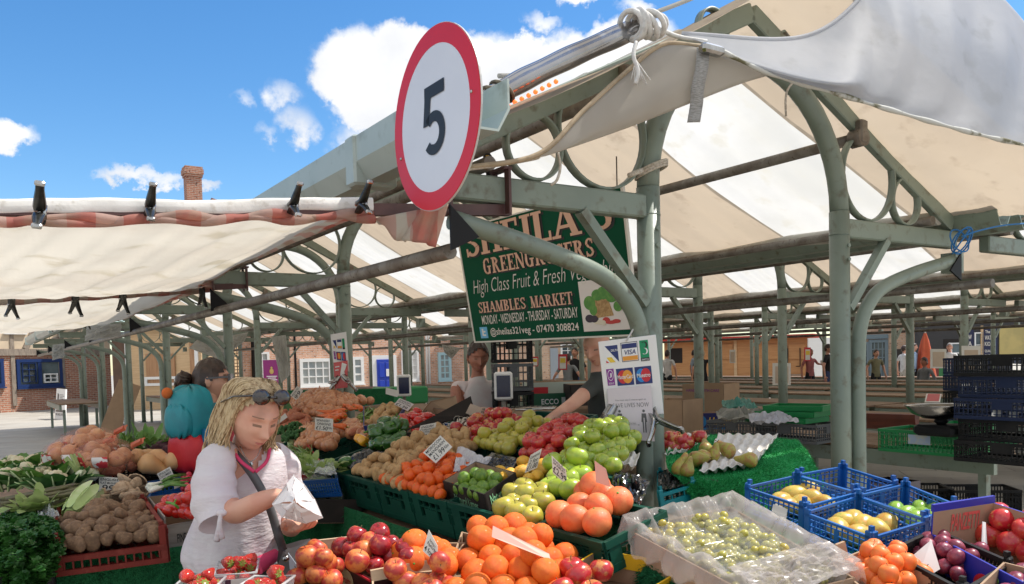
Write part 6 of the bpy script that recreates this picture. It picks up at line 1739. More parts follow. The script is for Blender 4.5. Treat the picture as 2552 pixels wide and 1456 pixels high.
# three black crates in a row
for k, (x0, x1, lab) in enumerate(((164, 250, 'black openwork crate of fennel, leftmost of the black row'), (252, 346, 'black openwork crate of sweet potatoes, middle of the black row'), (348, 478, 'black openwork crate of squash, right end of the black row'))):
 yy = lambda x: 1181 - (x - 164) * .105
 q = [PP('L', x0, yy(x0) - 8, .05), PP('L', x1, yy(x1) - 8, .05), PP('L', x1 - 12, yy(x1) - 46, .05), PP('L', x0 - 6, yy(x0) - 44, .05)]
 crate('plastic_crate', q, .095, PLAS_K, lab, 'crate', 'black crates on the left counter', nh=4, pitch=.016, nub=True, bits=((.40, .3, .60, 1), (0, .0, .06, 1)))
def fennel(p, d, label):
 rt = wthing('fennel', label, 'fennel', p, 'fennel bulbs'); d = d.normalized()
 MB().ball(p, (.036, .03, .034), 10, 7).obj('bulb', mat('fennel_bulb', (.66, .68, .50), (.55, .62, .38), 9, .45), rt)
 mb = MB()
 for i in range(5): e = (d + V((random.uniform(-.35, .35), random.uniform(-.2, .2), random.uniform(-.2, .3)))).normalized(); mb.tube([p + e * .03, p + e * .07, p + e * .12], [.010, .008, .006], 7)
 mb.obj('stalks', LEAF_Y, rt)
for x, y in ((190, 1176), (212, 1172), (228, 1182), (246, 1168), (205, 1188)): fennel(PP('L', x, y, .07), V((-.5, .2, .5)), 'pale fennel bulb with cut green stalks in the black crate')
for x, y in ((262, 1172), (280, 1176), (300, 1168), (312, 1150), (330, 1165), (288, 1162), (270, 1160)): fruit('sweet_potato', PP('L', x, y, .06), .030, 'red brown sweet potato in the middle black crate', 'sweet potato', 'sweet potatoes in the black crate', 'flat')
def squash(p, rot, label, s=.055):
 mb = MB().lathe([(.03, -1.25), (.5, -1.2), (.95, -.85), (1.05, -.35), (.85, .2), (.62, .7), (.60, 1.3), (.55, 1.7), (.3, 1.9), (.12, 1.92), (.10, 2.1)], 16); mb.v = [tuple(V(p_) * s) for p_ in mb.v]
 o = mb.obj('butternut_squash', F_SQUASH); o.location = p; o.rotation_euler = rot; tag(o, label, 'squash', 'butternut squashes')
for i, (x, y, lab) in enumerate(((362, 1146, 'large round butternut squash in the right black crate'), (400, 1146, 'butternut squash standing near the backpack'), (378, 1160, 'pale butternut squash lying low in the black crate'), (438, 1152, 'butternut squash at the right end of the black crate'), (455, 1142, 'small butternut squash behind the backpack'))):
 squash(PP('L', x, y, .08), Euler((R(70 + 30 * i), .3 * i, i * 1.3)), lab, [.06, .05, .05, .045, .045][i])
# red crate and net bags of onions
q = [PP('L', x, y, .02) for x, y in ((166, 1176), (288, 1160), (300, 1130), (160, 1142))]
crate('plastic_crate', q, .12, PLAS_RB, 'bright red crate under the net bags of onions', nh=3, pitch=.05, bits=((0, 0, 1, .4),), nub=False)
NET = mat('orange_net_film', (.78, .40, .28), (.72, .30, .20), 9, .25, alpha=.16, coat=.4)
def net_bag(c, rx, ry, rz_, label, n, seed):
 rt = wthing('onion_bag', label, 'bag of onions', c, 'net bags of onions'); rd = random.Random(seed)
 for i in range(n):
  d = V((rd.gauss(0, 1), rd.gauss(0, 1), rd.gauss(0, .8))).normalized(); p = c + V((d.x * rx, d.y * ry, d.z * rz_)) * .72
  o = bpy.data.objects.new('onion', random.choice(PROTO['onion'])); COL.objects.link(o); o.parent = rt; o.location = p - c; o.scale = (.042,) * 3; o.rotation_euler = rrot()
 mb = MB(); n1, n2 = 18, 12
 def fn(u, v):
  a = u * 2 * math.pi; b = (v - .5) * math.pi; w = 1.12 + .06 * math.sin(5 * a + seed) * math.cos(b) + .04 * math.sin(7 * b + 3 * a)
  return c + V((rx * w * math.cos(b) * math.cos(a), ry * w * math.cos(b) * math.sin(a), rz_ * w * math.sin(b)))
 mb.grid(fn, n1, n2); mb.obj('net', NET, rt)
 mb = MB(); e = c + V((rx * .9, -.0, rz_ * .6)); mb.grid(lambda u, v: e + V((u * .06, (v - .5) * .06 * u, .015 * math.sin(v * 9) + .025 * u)), 6, 8); mb.obj('tied_end', mat('orange_net', (.74, .22, .12), rough=.5, trl=.3), rt)
 mb = MB()
 for k in range(2):
  u0 = .62 + .13 * k; mb.grid(lambda u, v: c + (V(fn(u0 + .07 * u, .36 + .18 * v)) - c) * 1.03, 5, 5)
 mb.obj('printed_band', mat('red_white_print', (.72, .68, .66), (.55, .04, .05), 26, .5, lo=.48, hi=.5), rt)
net_bag(PP('L', 192, 1132, .13), .14, .12, .085, 'lower left net bag of onions in the red crate', 22, 1); net_bag(PP('L', 266, 1138, .13), .13, .12, .08, 'lower right net bag of onions against the carrots', 20, 2); net_bag(PP('L', 226, 1100, .17), .13, .11, .065, 'topmost net bag of onions with a frayed orange end', 16, 3)
# bunch carrots with tops, beetroot
for i in range(20):
 x = random.uniform(255, 345); p = PP('L', x, 1140 - random.uniform(0, 14), .05 + .05 * random.random()); fruit('carrot', p, .020, 'slim bunched carrot with green tops beside the onion bags', 'carrot', 'bunched carrots by the onion bags', Euler((R(-115 + random.uniform(-15, 15)), 0, R(random.uniform(-40, 40)))))
leafy('carrot_greens', PP('L', 300, 1112, .12), (.20, .12, .04), 200, .06, .005, LEAF_M, 'feathery green carrot tops lying on the bunched carrots', 'carrot tops', seed=2)
q = [PP('L', x, y, .0) for x, y in ((345, 1142), (470, 1130), (460, 1100), (345, 1108))]
crate('plastic_crate', q, .12, PLAS_G, 'dark green crate of beetroot behind the squash', nh=3, pitch=.05, bits=((0, 0, 1, .4),), nub=False)
for i in range(18): fruit('beetroot', PP('L', random.uniform(378, 450), random.uniform(1104, 1126), .04 + .04 * random.random()), .036, 'dark purple beetroot in the green crate', 'beetroot', 'beetroots behind the squash')
leafy('beet_leaves', PP('L', 372, 1116, .06), (.16, .12, .04), 40, .12, .02, LEAF_M, 'narrow green beet leaves left of the beetroots', 'beet leaves', seed=3)
# cauliflowers wrapped in leaves
for i, (x, y) in enumerate(((18, 1205), (62, 1190), (108, 1200), (145, 1212), (35, 1170), (90, 1168), (130, 1180), (-20, 1180))):
 c = PP('L', x, y, .05); rt = wthing('cauliflower', 'cauliflower wrapped in big green leaves on the left counter', 'cauliflower', c, 'cauliflowers on the left counter'); rd = random.Random(i)
 mb = MB()
 for k in range(26): d = V((rd.gauss(0, 1), rd.gauss(0, 1), abs(rd.gauss(0, 1)))).normalized(); mb.ball(c + d * .055, .022, 6, 4)
 mb.obj('curd', mat('cauliflower_curd', (.66, .60, .42), (.58, .50, .33), 20, .8), rt)
 mb = MB(); m2 = MB()
 for k in range(15):
  a = k * .84 + rd.uniform(-.2, .2); d = V((math.cos(a), math.sin(a), rd.uniform(.5, 1.3))).normalized()
  leaf(mb, c + V((math.cos(a), math.sin(a), -.5)) * .05, d, V((math.cos(a) * -.6, math.sin(a) * -.6, .6)).normalized(), rd.uniform(.10, .16), .05, rd.uniform(-.2, .5), cup=.4, n=7)
  b0 = c + V((math.cos(a), math.sin(a), -.5)) * .056; m2.tube([b0, b0 + d * .07, b0 + d * .13], [.006, .004, .002], 6)
 mb.obj('leaves', [LEAF_D, LEAF_M, LEAF_M][i % 3], rt); m2.obj('rib', STALK, rt)
# asparagus bundle
for k, (x, y) in enumerate(((30, 1246), (62, 1240), (85, 1252))):
 a = PP('L', x - 30, y + 16, .05); d = V((.20, .12, .03)); mb = MB()
 for i in range(26):
  o_ = V((random.uniform(-.03, .03), random.uniform(-.03, .03), random.uniform(-.025, .03))); mb.tube([a + o_, a + o_ + d * .7, a + o_ + d * .9, a + o_ + d], [.006, .006, .008, .002], 6)
 wobj(mb, 'asparagus_bundle', mat('asparagus_spears', (.12, .11, .06), (.16, .15, .06), 20, .6, c3=(.12, .06, .08)), 'dark bundle of asparagus spears below the cauliflowers', 'asparagus', a, 'asparagus bundles')
# parsley heap
def parsley():
 c = PP('L', 60, 1345, .02); rd = random.Random(9); mb = MB(); rt = None
 for i in range(2600):
  u, v = rd.uniform(-1, 1), rd.uniform(-1, 1)
  if u * u + v * v > 1: continue
  p = PP('L', 58 + 95 * u, 1340 + 62 * v, .03 + .10 * (1 - (u * u + v * v)) * rd.uniform(.5, 1) * (.75 + .45 * math.sin(u * 9 + 2 * v) * math.cos(v * 8 - u * 3))); p.z -= .12 * max(0, v)
  for k in range(3):
   d = V((rd.gauss(0, 1), rd.gauss(0, 1) - .4, abs(rd.gauss(0, .8)))).normalized(); leaf(mb, p, d, V((rd.gauss(0, .4), rd.gauss(0, .4), 1)).normalized(), .022, .010, .2, n=2)
 return wobj(mb, 'parsley_heap', mat('parsley_leaf', (.022, .10, .015), (.045, .16, .025), 12, .5, trl=.2), 'dark heap of curly parsley at the left edge', 'parsley', c)
parsley()['kind'] = 'stuff'
q = [PP('L', x, y, -.02) for x, y in ((-30, 1440), (128, 1402), (138, 1300), (-40, 1310))]
crate('plastic_crate', q, .14, PLAS_K, 'black crate under the parsley heap', nh=3, pitch=.03, nub=False, bits=((0, 0, 1, .9),))
for k, (qq, lab) in enumerate(((((92, 1256), (205, 1246), (200, 1214), (98, 1220)), 'blue crate behind the clear plastic bag'), (((124, 1290), (232, 1276), (225, 1250), (128, 1258)), 'blue crate between the plastic bag and the mushrooms'))):
 crate('plastic_crate', [PP('L', x, y, .0) for x, y in qq], .10, PLAS_B, lab, 'crate', 'blue crates on the left counter', nh=4, pitch=.02, nub=True, bits=((0, 0, 1, .5),))
leafy('lettuce', PP('L', 95, 1276, .03), (.10, .08, .05), 40, .09, .035, LEAF_Y, 'pale loose lettuce leaves behind the parsley', 'lettuce', seed=5)
crumple('plastic_bag', [PP('L', x, y, .05) for x, y in ((95, 1290), (150, 1286), (130, 1244), (100, 1248))], FILM, 'clear crumpled plastic bag on the left counter', 'plastic bag', .05, 14, 12, 6)
# ================================================================ right hand display: pears, grapes, mangoes, apples
random.seed(33)
# table under the right display
root = wthing('produce_counter', 'wooden counter on the right carrying grapes and mango crates', 'counter', V((1.3, 2.9, 0)))
qc = [V((.36, 2.35, .70)), V((1.9, 2.05, .70)), V((2.3, 3.35, .86)), V((.95, 3.6, .86))]
MB().prism(qc, (0, 0, -.04)).obj('tabletop', WOOD_T, root)
for p in qc: MB().bar((p.x, p.y, 0), (p.x, p.y, p.z - .05), .05, .05, up=(1, 0, 0)).obj('leg', WOOD_T, root)
# grass covered stand with pears
def cloth_strip(rows, label, n_bl, m, seed, nu=50, nv=26, wave=.012):
 rs = [spline(r, 6) for r in rows]; n = len(rs[0]); cols = [spline([r[i] for r in rs], 6) for i in range(n)]; k = len(cols[0])
 def fn(u, v):
  i = min(int(u * (n - 1)), n - 2); f = u * (n - 1) - i; j = min(int(v * (k - 1)), k - 2); g = v * (k - 1) - j
  p = lerp(lerp(cols[i][j], cols[i + 1][j], f), lerp(cols[i][j + 1], cols[i + 1][j + 1], f), g)
  return p + V((0, -1, .2)) * wave * math.sin(u * 24 + seed) * min(1, max(0, v - .35) * 2)
 mb = MB(); tuft_grid(mb, fn, nu, nv, n_bl, .014, seed)
 return wobj(mb, 'fake_grass_cover', m, label, 'fake grass', rows[0][0], 'pieces of fake grass cloth')
cloth_strip([[pt(1660, 1095, 4.3), pt(1740, 1086, 4.4), pt(1840, 1084, 4.5), pt(1985, 1098, 4.5)],
             [pt(1662, 1165, 3.75), pt(1770, 1175, 3.75), pt(1880, 1160, 3.85), pt(1998, 1112, 4.2)],
             [pt(1700, 1205, 3.55), pt(1790, 1215, 3.5), pt(1900, 1180, 3.65), pt(2015, 1130, 4.05)],
             [pt(1750, 1290, 3.5), pt(1830, 1300, 3.45), pt(1935, 1275, 3.55), pt(2060, 1215, 3.95)]], 'bright green fake grass cloth draped under the pear tray', 30000, GRASS, 1)
cloth_strip([[pt(1520, 1300, 3.05), pt(1650, 1320, 2.85), pt(1780, 1390, 2.6), pt(1900, 1470, 2.4)],
             [pt(1500, 1325, 2.95), pt(1600, 1345, 2.75), pt(1720, 1420, 2.5), pt(1830, 1500, 2.3)],
             [pt(1480, 1355, 2.9), pt(1560, 1385, 2.72), pt(1660, 1460, 2.48), pt(1760, 1540, 2.28)],
             [pt(1500, 1420, 2.92), pt(1560, 1440, 2.74), pt(1640, 1520, 2.5), pt(1740, 1600, 2.3)]], 'dark green fake grass cloth hanging in front of the grape box', 16000, GRASS_D, 2, wave=.004)
cloth_strip([[pt(1880, 1240, 3.3), pt(2000, 1290, 3.1), pt(2100, 1350, 2.85), pt(2200, 1400, 2.6)],
             [pt(1860, 1270, 3.2), pt(1960, 1320, 3.0), pt(2060, 1380, 2.75), pt(2150, 1430, 2.5)],
             [pt(1840, 1290, 3.1), pt(1930, 1350, 2.9), pt(2030, 1410, 2.65), pt(2100, 1460, 2.45)],
             [pt(1830, 1320, 3.1), pt(1900, 1380, 2.85), pt(2000, 1440, 2.6), pt(2060, 1500, 2.4)]], 'green fake grass cloth between the grapes and the mango crates', 12000, GRASS, 3, wave=.0)
TRAYM = mat('moulded_pulp', (.70, .67, .62), (.63, .59, .54), 12, .9, bump=.3, bsc=120)
def pulp_tray(q, nu, nv, label, lift=.012):
 n = (q[1] - q[0]).cross(q[3] - q[0]).normalized(); n = n if n.z > 0 else -n
 def fn(u, v):
  a, b = u * nu, v * nv; h = math.sin(math.pi * a) ** 2 * math.sin(math.pi * b) ** 2
  c = math.cos(math.pi * a) ** 2 * math.cos(math.pi * b) ** 2
  return lerp(lerp(q[0], q[1], u), lerp(q[3], q[2], u), v) + n * (lift - .030 * h + .012 * c)
 mb = MB(); mb.grid(fn, nu * 9, nv * 9)
 return solid(wobj(mb, 'fruit_tray', TRAYM, label, 'fruit tray', (q[0] + q[2]) / 2, 'moulded pulp fruit trays'), .003)
pl_p = (pt(1800, 1150, 3.85), (pt(1860, 1170, 3.72) - pt(1690, 1165, 3.75)).cross(pt(1840, 1090, 4.4) - pt(1780, 1180, 3.7)).normalized())
qt = [pt(1742, 1196, 3.62), pt(1880, 1172, 3.72), pt(1938, 1100, 4.3), pt(1790, 1098, 4.3)]
pulp_tray(qt, 6, 5, 'white moulded pulp tray with pears, right of the post', .03)
pn = (qt[1] - qt[0]).cross(qt[3] - qt[0]).normalized(); pn = pn if pn.z > 0 else -pn
def onT(x, y, up): return ph(x, y, (qt[0] + pn * up, pn))
for x, y, rx, rz, lab in ((1778, 1132, .25, .1, 'upright pear with russet side at the middle of the tray'), (1695, 1166, .35, 1.2, 'green pear leaning at the left corner of the tray'), (1712, 1170, .15, .6, 'green upright pear in front of the left corner'), (1752, 1138, 1.5, 2.2, 'small russet pear lying on its side'), (1735, 1144, 1.4, .8, 'green pear lying behind the leaning ones'), (1812, 1122, 1.0, 3.6, 'russet pear tilted at the right of the group'), (1758, 1118, .9, 2.9, 'pear lying at the back of the group'), (1866, 1146, 1.5, 4.2, 'lone pear at the right edge of the tray')):
 fruit('pear', onT(x, y, .055), .034, lab, 'pear', 'pears on the pulp tray', Euler((rx, .2, rz)))
q = [pt(1655, 1142, 3.95), pt(1700, 1132, 4.0), pt(1768, 1094, 4.4), pt(1690, 1086, 4.4)]
pulp_tray(q, 3, 3, 'white moulded pulp tray holding orange red apples beside the post', .01)
for x, y in ((1672, 1092), (1694, 1096), (1712, 1104), (1742, 1090), (1680, 1118), (1700, 1116), (1668, 1110)): fruit('gala_apple', pt(x, y - 2, 4.12), .040, 'orange red apple on the pulp tray right of the post', 'apple', 'orange red apples right of the post', 'up')
q = [pt(1545, 1162, 3.42), pt(1580, 1172, 3.40), pt(1592, 1140, 3.6), pt(1560, 1132, 3.6)]
pulp_tray(q, 2, 2, 'scrap of white pulp tray left of the post', .01)
# teal crate with black liner right of the post
q = [pt(1640, 1232, 3.45), pt(1732, 1205, 3.55), pt(1720, 1168, 3.95), pt(1640, 1180, 3.9)]
crate('plastic_crate', q, .09, PLAS_T, 'teal plastic crate lined with black film right of the post foot', nh=2, pitch=.06, nub=True, bits=((0, 0, 1, .6),))
crumple('black_liner', [p + V((0, 0, .01)) for p in q], BIN, 'black film lining the teal crate', 'liner', .02, seed=9)
crumple('black_liner', [pt(1728, 1262, 3.50), pt(1800, 1262, 3.42), pt(1790, 1196, 3.55), pt(1722, 1192, 3.62)], BIN, 'black film hanging beside the fake grass below the pears', 'liner', .02, seed=10)
q = [pt(1492, 1345, 2.98), pt(1548, 1322, 3.02), pt(1560, 1300, 3.2), pt(1500, 1318, 3.2)]
crate('plastic_crate', q, .06, PLAS_T, 'corner of a teal crate left of the grape box', nh=2, pitch=.06, nub=True, bits=((0, 0, 1, .6),))
# grape box: liner, punnets, grapes
gq = [PP('G', x, y, .06) for x, y in ((1560, 1318), (1900, 1500), (2130, 1440), (1820, 1262))]
bx, PN = card_box('grape_box', gq, .12, CARD_B, CARD_B, 'brown cardboard box of grape punnets lined with white film')
gn = PLANES['G'][1]
def gp(u, v, up=0.): return lerp(lerp(gq[0], gq[1], u), lerp(gq[3], gq[2], u), v) + gn * up
def liner(edge, label, seed, out, up):
 """white film turned over a box edge"""
 a, b, inn, dn = edge
 def fn(u, v):
  p = lerp(a, b, u); k = v * 2 - 1
  w = .012 * math.sin(u * 23 + seed) + .008 * math.sin(u * 51 + 3 * v + seed)
  if k < 0: q = p + inn * (-k) * .10 + gn * (-.055 * (-k) + .02 * (1 + k))
  else: q = p - inn * (.012 + .03 * math.sin(k * 2.4)) + gn * (.02 - dn * k)
  return q + gn * (w * .6 + up * (1 - abs(k))) + inn * w * .8
 mb = MB(); mb.grid(fn, 60, 16)
 return wobj(mb, 'film_liner', FILM2, label, 'plastic liner', (a + b) / 2, 'white film round the grape box')
inn1 = (gq[3] - gq[0]).normalized(); inn2 = (gq[1] - gq[0]).normalized()
liner((gq[0], gq[1], inn1, .07), 'milky plastic film folded over the near side of the grape box', 0, .1, .02)
liner((gq[3], gq[2], -inn1, .10), 'milky plastic film folded over the far side of the grape box', 2, .1, .035)
liner((gq[0], gq[3], inn2, .12), 'milky plastic film puffed up at the back end of the grape box', 4, .1, .03)
crumple('film_liner', [gp(.80, -.02, .05), gp(1.02, 0, .02), gp(1.02, 1, .03), gp(.80, 1.02, .06)], FILM2, 'milky plastic film crumpled over the near end of the grape box', 'plastic liner', .02, 26, 20, 11)
gm = MB()
for i in range(60):
 d = V((random.gauss(0, 1), random.gauss(0, 1), random.gauss(0, .5))); d = d.normalized() * (random.random() ** .33); gm.ball((d.x * .074, d.y * .060, d.z * .024 + .012), (.0108, .0108, .0125), 9, 6, rot=rrot().to_matrix())
GM = gm.mesh('grapes', [F_GRAPE])
cl = MB(); w_, l_, h_ = .09, .075, .042
def lid(u, v):
 x, y = (u - .5) * 2, (v - .5) * 2; e = min(1, (1 - max(abs(x), abs(y))) * 5)
 return V((x * w_, y * l_, h_ * (e ** .5) + .006 * e * math.sin(x * 9)))
cl.grid(lid, 18, 16); CLM = cl.mesh('lid', [mat('clear_clam', (.5, .53, .53), rough=.06, alpha=.10)])
gx = (gq[1] - gq[0]).normalized(); gy = gn.cross(gx); GR = Matrix((gx, gy, gn)).transposed().to_euler()
for j in range(2):
 for i in range(5):
  c = gp(.13 + .165 * i, .28 + .44 * j, -.035)
  rt = thing('grape_punnet', f'clear lidded punnet of white grapes, {["back", "second", "middle", "fourth", "front"][i]} of the {["near", "far"][j]} column', 'punnet', c, rot=GR, group='clear grape punnets'); rt.scale = (1.25,) * 3
  o = bpy.data.objects.new('lid', CLM); COL.objects.link(o); o.parent = rt
  g = bpy.data.objects.new('grape_bunch', GM); COL.objects.link(g); g.location = c + gn * .006; g.scale = (1.3,) * 3; g.rotation_euler = Matrix((gx, gy, gn)).transposed().to_euler(); g.rotation_euler.z += random.choice((0, math.pi)) + random.uniform(-.1, .1)
  tag(g, f'bunch of white grapes in the {["back", "second", "middle", "fourth", "front"][i]} punnet of the {["near", "far"][j]} column', 'grapes', 'bunches of white grapes')
# four blue mango crates
BC = [([(2005, 1262), (1857, 1213), (1985, 1184), (2136, 1226)], 'blue mesh crate of yellow mangoes at the left of the four'), ([(2136, 1228), (1986, 1182), (2100, 1162), (2236, 1204)], 'empty blue mesh crate at the back of the four'),
      ([(2172, 1338), (2006, 1276), (2138, 1236), (2312, 1296)], 'blue mesh crate of mangoes in front of the four'), ([(2312, 1296), (2138, 1234), (2256, 1206), (2385, 1258)], 'blue mesh crate of green mangoes at the right of the four')]
pg = PLANES['G']
for qq, lab in BC:
 q = [PP('G', x, y, .06) for x, y in qq]
 q = [q[1], q[0], q[3], q[2]]
 r_ = crate('plastic_crate', q, .105, PLAS_B, lab, 'crate', 'blue mango crates', nh=5, pitch=.024, nub=True, bits=((.47, .0, .53, .8),), n=pg[1], th=.005, rail=.009, bw=.0038)
for x, y in ((1945, 1252), (1975, 1236), (2010, 1222), (2022, 1246), (1995, 1258), (2050, 1258), (1960, 1262)): fruit('mango', PP('G', x, y, .0), .042, 'yellow mango in the left blue crate', 'mango', 'mangoes in the left crate', 'flat', sv=.06)
for x, y in ((2100, 1306), (2125, 1300), (2085, 1318), (2150, 1312), (2178, 1318), (2208, 1308), (2140, 1335)): fruit('mango', PP('G', x, y, .0), .045, 'yellow mango in the front blue crate', 'mango', 'mangoes in the front crate', 'flat', sv=.06)
for x, y in ((2232, 1270), (2262, 1282), (2290, 1268), (2300, 1285), (2330, 1276), (2280, 1296), (2318, 1292)): fruit('green_mango', PP('G', x, y, .0), .036, 'bright green mango in the right blue crate', 'mango', 'green mangoes in the right crate', 'flat', sv=.06)
mb = MB(); P = Panel(pt(1921, 1284, 3.00), pt(1958, 1300, 2.93), pt(1962, 1270, 2.97), pt(1928, 1252, 3.04)); P.rect(mb, 0, 0, 1, 1, 0, .002); wobj(mb, 'crate_label', CARD_P, 'white paper label on the left mango crate', 'label', pt(1940, 1275, 3.0))
# blue box of red apples
q = [PP('G', x, y, .14) for x, y in ((2322, 1275), (2560, 1390), (2720, 1330), (2475, 1252))]
bx, PN = card_box('apple_box', q, .19, CARD_BL, CARD_B, 'royal blue cardboard box of dark red apples at the right edge', fronts=(.62, 1, 1, 1))
mb = MB(); PN[3].text(mb, 'PANZETTI', .72, .62, .25, .92, .009, .02, .2); mb.obj('lettering', mat('red_white_letters', (.70, .12, .10), rough=.5), bx)
mb = MB(); PN[0].disc(mb, .62, .40, .10, .30, .001, .003); em = mb.obj('emblem', CARD_RD, bx); mb = MB(); PN[0].disc(mb, .72, .72, .05, .10, .002, .005); mb.obj('emblem_leaf', CALYX, em)
P = PN[3]; mb = MB(); P.rect(mb, .0, 1, 1, 1.12, -.004, .006); mb.obj('flap', CARD_BL, bx)
pile('red_apple', 'G', [(2430, 1345), (2600, 1410), (2640, 1340), (2480, 1312)], .040, 'glossy dark red apple in the royal blue box', 'apple', 'red apples in the blue box', 'up', bulge=.02, layers=2, p2=.4, up=.02)
# apricots, plums
q = [PP('G', x, y, .05) for x, y in ((2070, 1402), (2225, 1530), (2400, 1470), (2160, 1365))]
bx, PN = card_box('apricot_box', q, .10, CARD_B, CARD_B, 'brown cardboard box of apricots at the bottom right')
mb = MB(); P = PN[3]; P.plate(mb, [(.55, 1), (.95, 1), (.88, 1.5), (.66, 1.5)], -.004, .004); mb.obj('tab', CARD_B, bx)
pile('apricot', 'G', [(2095, 1420), (2220, 1510), (2320, 1440), (2185, 1380)], .027, 'soft orange apricot in the brown box', 'apricot', 'apricots', 'up', bulge=.03, layers=2, p2=.6, up=.01)
q = [PP('G', x, y, .06) for x, y in ((2215, 1372), (2400, 1470), (2520, 1400), (2330, 1318))]
crate('plum_crate', q, .10, PLAS_K, 'black mesh crate of plums behind the blank white card', nh=6, pitch=.014, nub=True, bits=(), n=pg[1])
pile('plum', 'G', [(2262, 1388), (2400, 1455), (2470, 1400), (2345, 1352)], .025, 'dusky purple red plum in the black crate', 'plum', 'plums in the black crate', bulge=.02, layers=2, p2=.6, up=.0)
q = [PP('G', x, y, .07) for x, y in ((2420, 1475), (2600, 1540), (2700, 1450), (2500, 1400))]
bx, PN = card_box('plum_box', q, .10, CARD_B, CARD_B, 'brown cardboard box of plums in the bottom right corner')
pile('plum', 'G', [(2470, 1480), (2580, 1520), (2640, 1450), (2530, 1430)], .027, 'dark plum in the corner cardboard box', 'plum', 'plums in the corner box', bulge=.01, layers=1, up=.02)
q = [pt(2280, 1455, 2.40), pt(2342, 1418, 2.40), pt(2320, 1345, 2.48), pt(2258, 1398, 2.48)]
P = Panel(*q); mb = MB(); P.rect(mb, 0, 0, 1, 1, -.002, 0); rt = wobj(mb, 'blank_card', mat('white_card', (.72, .69, .68), (.66, .62, .60), 4, .7), 'large blank white card standing before the plums', 'card', q[0])
mb = MB(); mb.prism([pt(2448, 1300, 2.55), pt(2456, 1302, 2.55), pt(2462, 1400, 2.48), pt(2455, 1412, 2.48), pt(2446, 1350, 2.52)], (.0, .003, 0)); wobj(mb, 'blank_card', MATS['white_card'], 'white card seen edge on before the blue apple box', 'card', pt(2450, 1350, 2.5))
# ================================================================ card signs on the posts
def flat(name): return {'navy': (.02, .02, .22), 'green': (.0, .26, .10), 'red': (.55, .02, .03), 'amber': (.72, .30, .03), 'sky': (.02, .22, .55), 'violet': (.22, .03, .25), 'yellow': (.75, .52, .04), 'black': (.01, .01, .01), 'white': (.78, .78, .76), 'grey': (.10, .10, .10)}[name]
def ink(n): return mat(n + '_print', flat(n), rough=.45)
LIL = mat('lilac_paper', (.68, .62, .64), (.63, .57, .60), 3, .7)
def card_logos(P, root, full):
 X = {}
 def a(c): return X.setdefault(c, MB())
 def Rc(c, *k): P.rect(a(c), *k[:4], 0, k[4] if len(k) > 4 else .0015)
 k = 1.0
 Rc('white', .08, .575, .33, .83, .0012); P.plate(a('navy'), [(.10, .82), (.32, .82), (.32, .585)], 0, .002); P.plate(a('yellow'), [(.11, .66), (.20, .66), (.26, .585), (.17, .585)], 0, .0022); P.plate(a('red'), [(.10, .62), (.10, .585), (.15, .585)], 0, .0024)
 Rc('grey', .375, .575, .665, .84, .001); Rc('white', .385, .585, .655, .83, .0015); Rc('navy', .39, .755, .65, .82, .002); Rc('amber', .39, .59, .65, .65, .002)
 Rc('green', .70, .60, .85, .84, .0015); Rc('black', .70, .56, .85, .605, .0018)
 Rc('violet', .08, .27, .21, .50, .0015); P.disc(a('white'), .145, .41, .05, .075, 0, .002); P.disc(a('violet'), .145, .41, .043, .066, 0, .0026)
 for u, c1, c2 in ((.25, 'red', 'amber'), (.57, 'sky', 'red')):
  Rc('navy', u, .255, u + .29, .49, .0015); P.disc(a(c1), u + .105, .372, .085, .092, 0, .002); P.disc(a(c2), u + .185, .372, .085, .092, 0, .0024)
 if full:
  w = a('white'); P.text(w, 'DELTA', .20, .735, .32, .765, .003, .01); P.text(a('navy'), 'VISA', .43, .67, .62, .735, .0035, .01, .25); P.text(w, 'SWITCH', .715, .568, .835, .592, .003, .01)
  for i in range(13):
   t = i / 12; 
  for k_, c, s in ((0, 'black', 1), (1, 'white', -1)):
   L = [(.775 + .045 * math.cos(R(q)) , .735 + s * .042 + .042 * math.sin(R(q))) for q in (range(-90 if s > 0 else 90, 150 if s > 0 else -140 - 0, 20) if s > 0 else range(90, -150, -20))]
   for i in range(len(L) - 1): P.plate(a(c), [(L[i][0] - .012, L[i][1]), (L[i][0] + .012, L[i][1]), (L[i + 1][0] + .012, L[i + 1][1]), (L[i + 1][0] - .012, L[i + 1][1])], 0, .003 + .0002 * i)
  P.text(w, 'MasterCard', .262, .345, .53, .40, .004, .01); P.text(w, 'Maestro', .60, .345, .83, .40, .004, .01); P.text(w, 'SOLO', .10, .285, .19, .31, .003, .01)
  P.text(w, 'J', .12, .38, .165, .44, .0035, .02)
 for c, mb in X.items(): mb.obj('logo_print', ink(c), root)
q = [pt(1512, 1040, 3.84), pt(1654, 1032, 3.84), pt(1634, 834, 3.84), pt(1490, 852, 3.84)]
P = Panel(*q); sg = wthing('card_sign', 'white plastic sign of bank card logos hanging on the near post', 'sign', q[0])
mb = MB(); P.rect(mb, 0, 0, 1, 1, -.006, 0); bevel(mb.obj('board', WHITE, sg), .003); card_logos(Panel(lerp(q[0], q[3], .16), lerp(q[1], q[2], .16), lerp(q[1], q[2], 1.10), lerp(q[0], q[3], 1.10)), sg, True)
q = [pt(1523, 1093, 3.82), pt(1631, 1100, 3.82), pt(1622, 960, 3.82), pt(1512, 969, 3.82)]
P = Panel(*q); ps = wthing('distance_notice', 'lilac paper notice reading SAVE LIVES NOW below the card logos', 'notice', q[0])
mb = MB(); P.rect(mb, 0, 0, 1, 1, -.002, 0); mb.obj('sheet', LIL, ps)
mb = MB(); P.text(mb, 'You must stay 2 metres apart to', .16, .735, .86, .775, .001, -.005); P.text(mb, 'SAVE LIVES NOW', .10, .62, .92, .70, .001, -.01); P.text(mb, '2 METRES', .42, .305, .60, .325, .001); P.rect(mb, .34, .285, .68, .289, 0, .001)
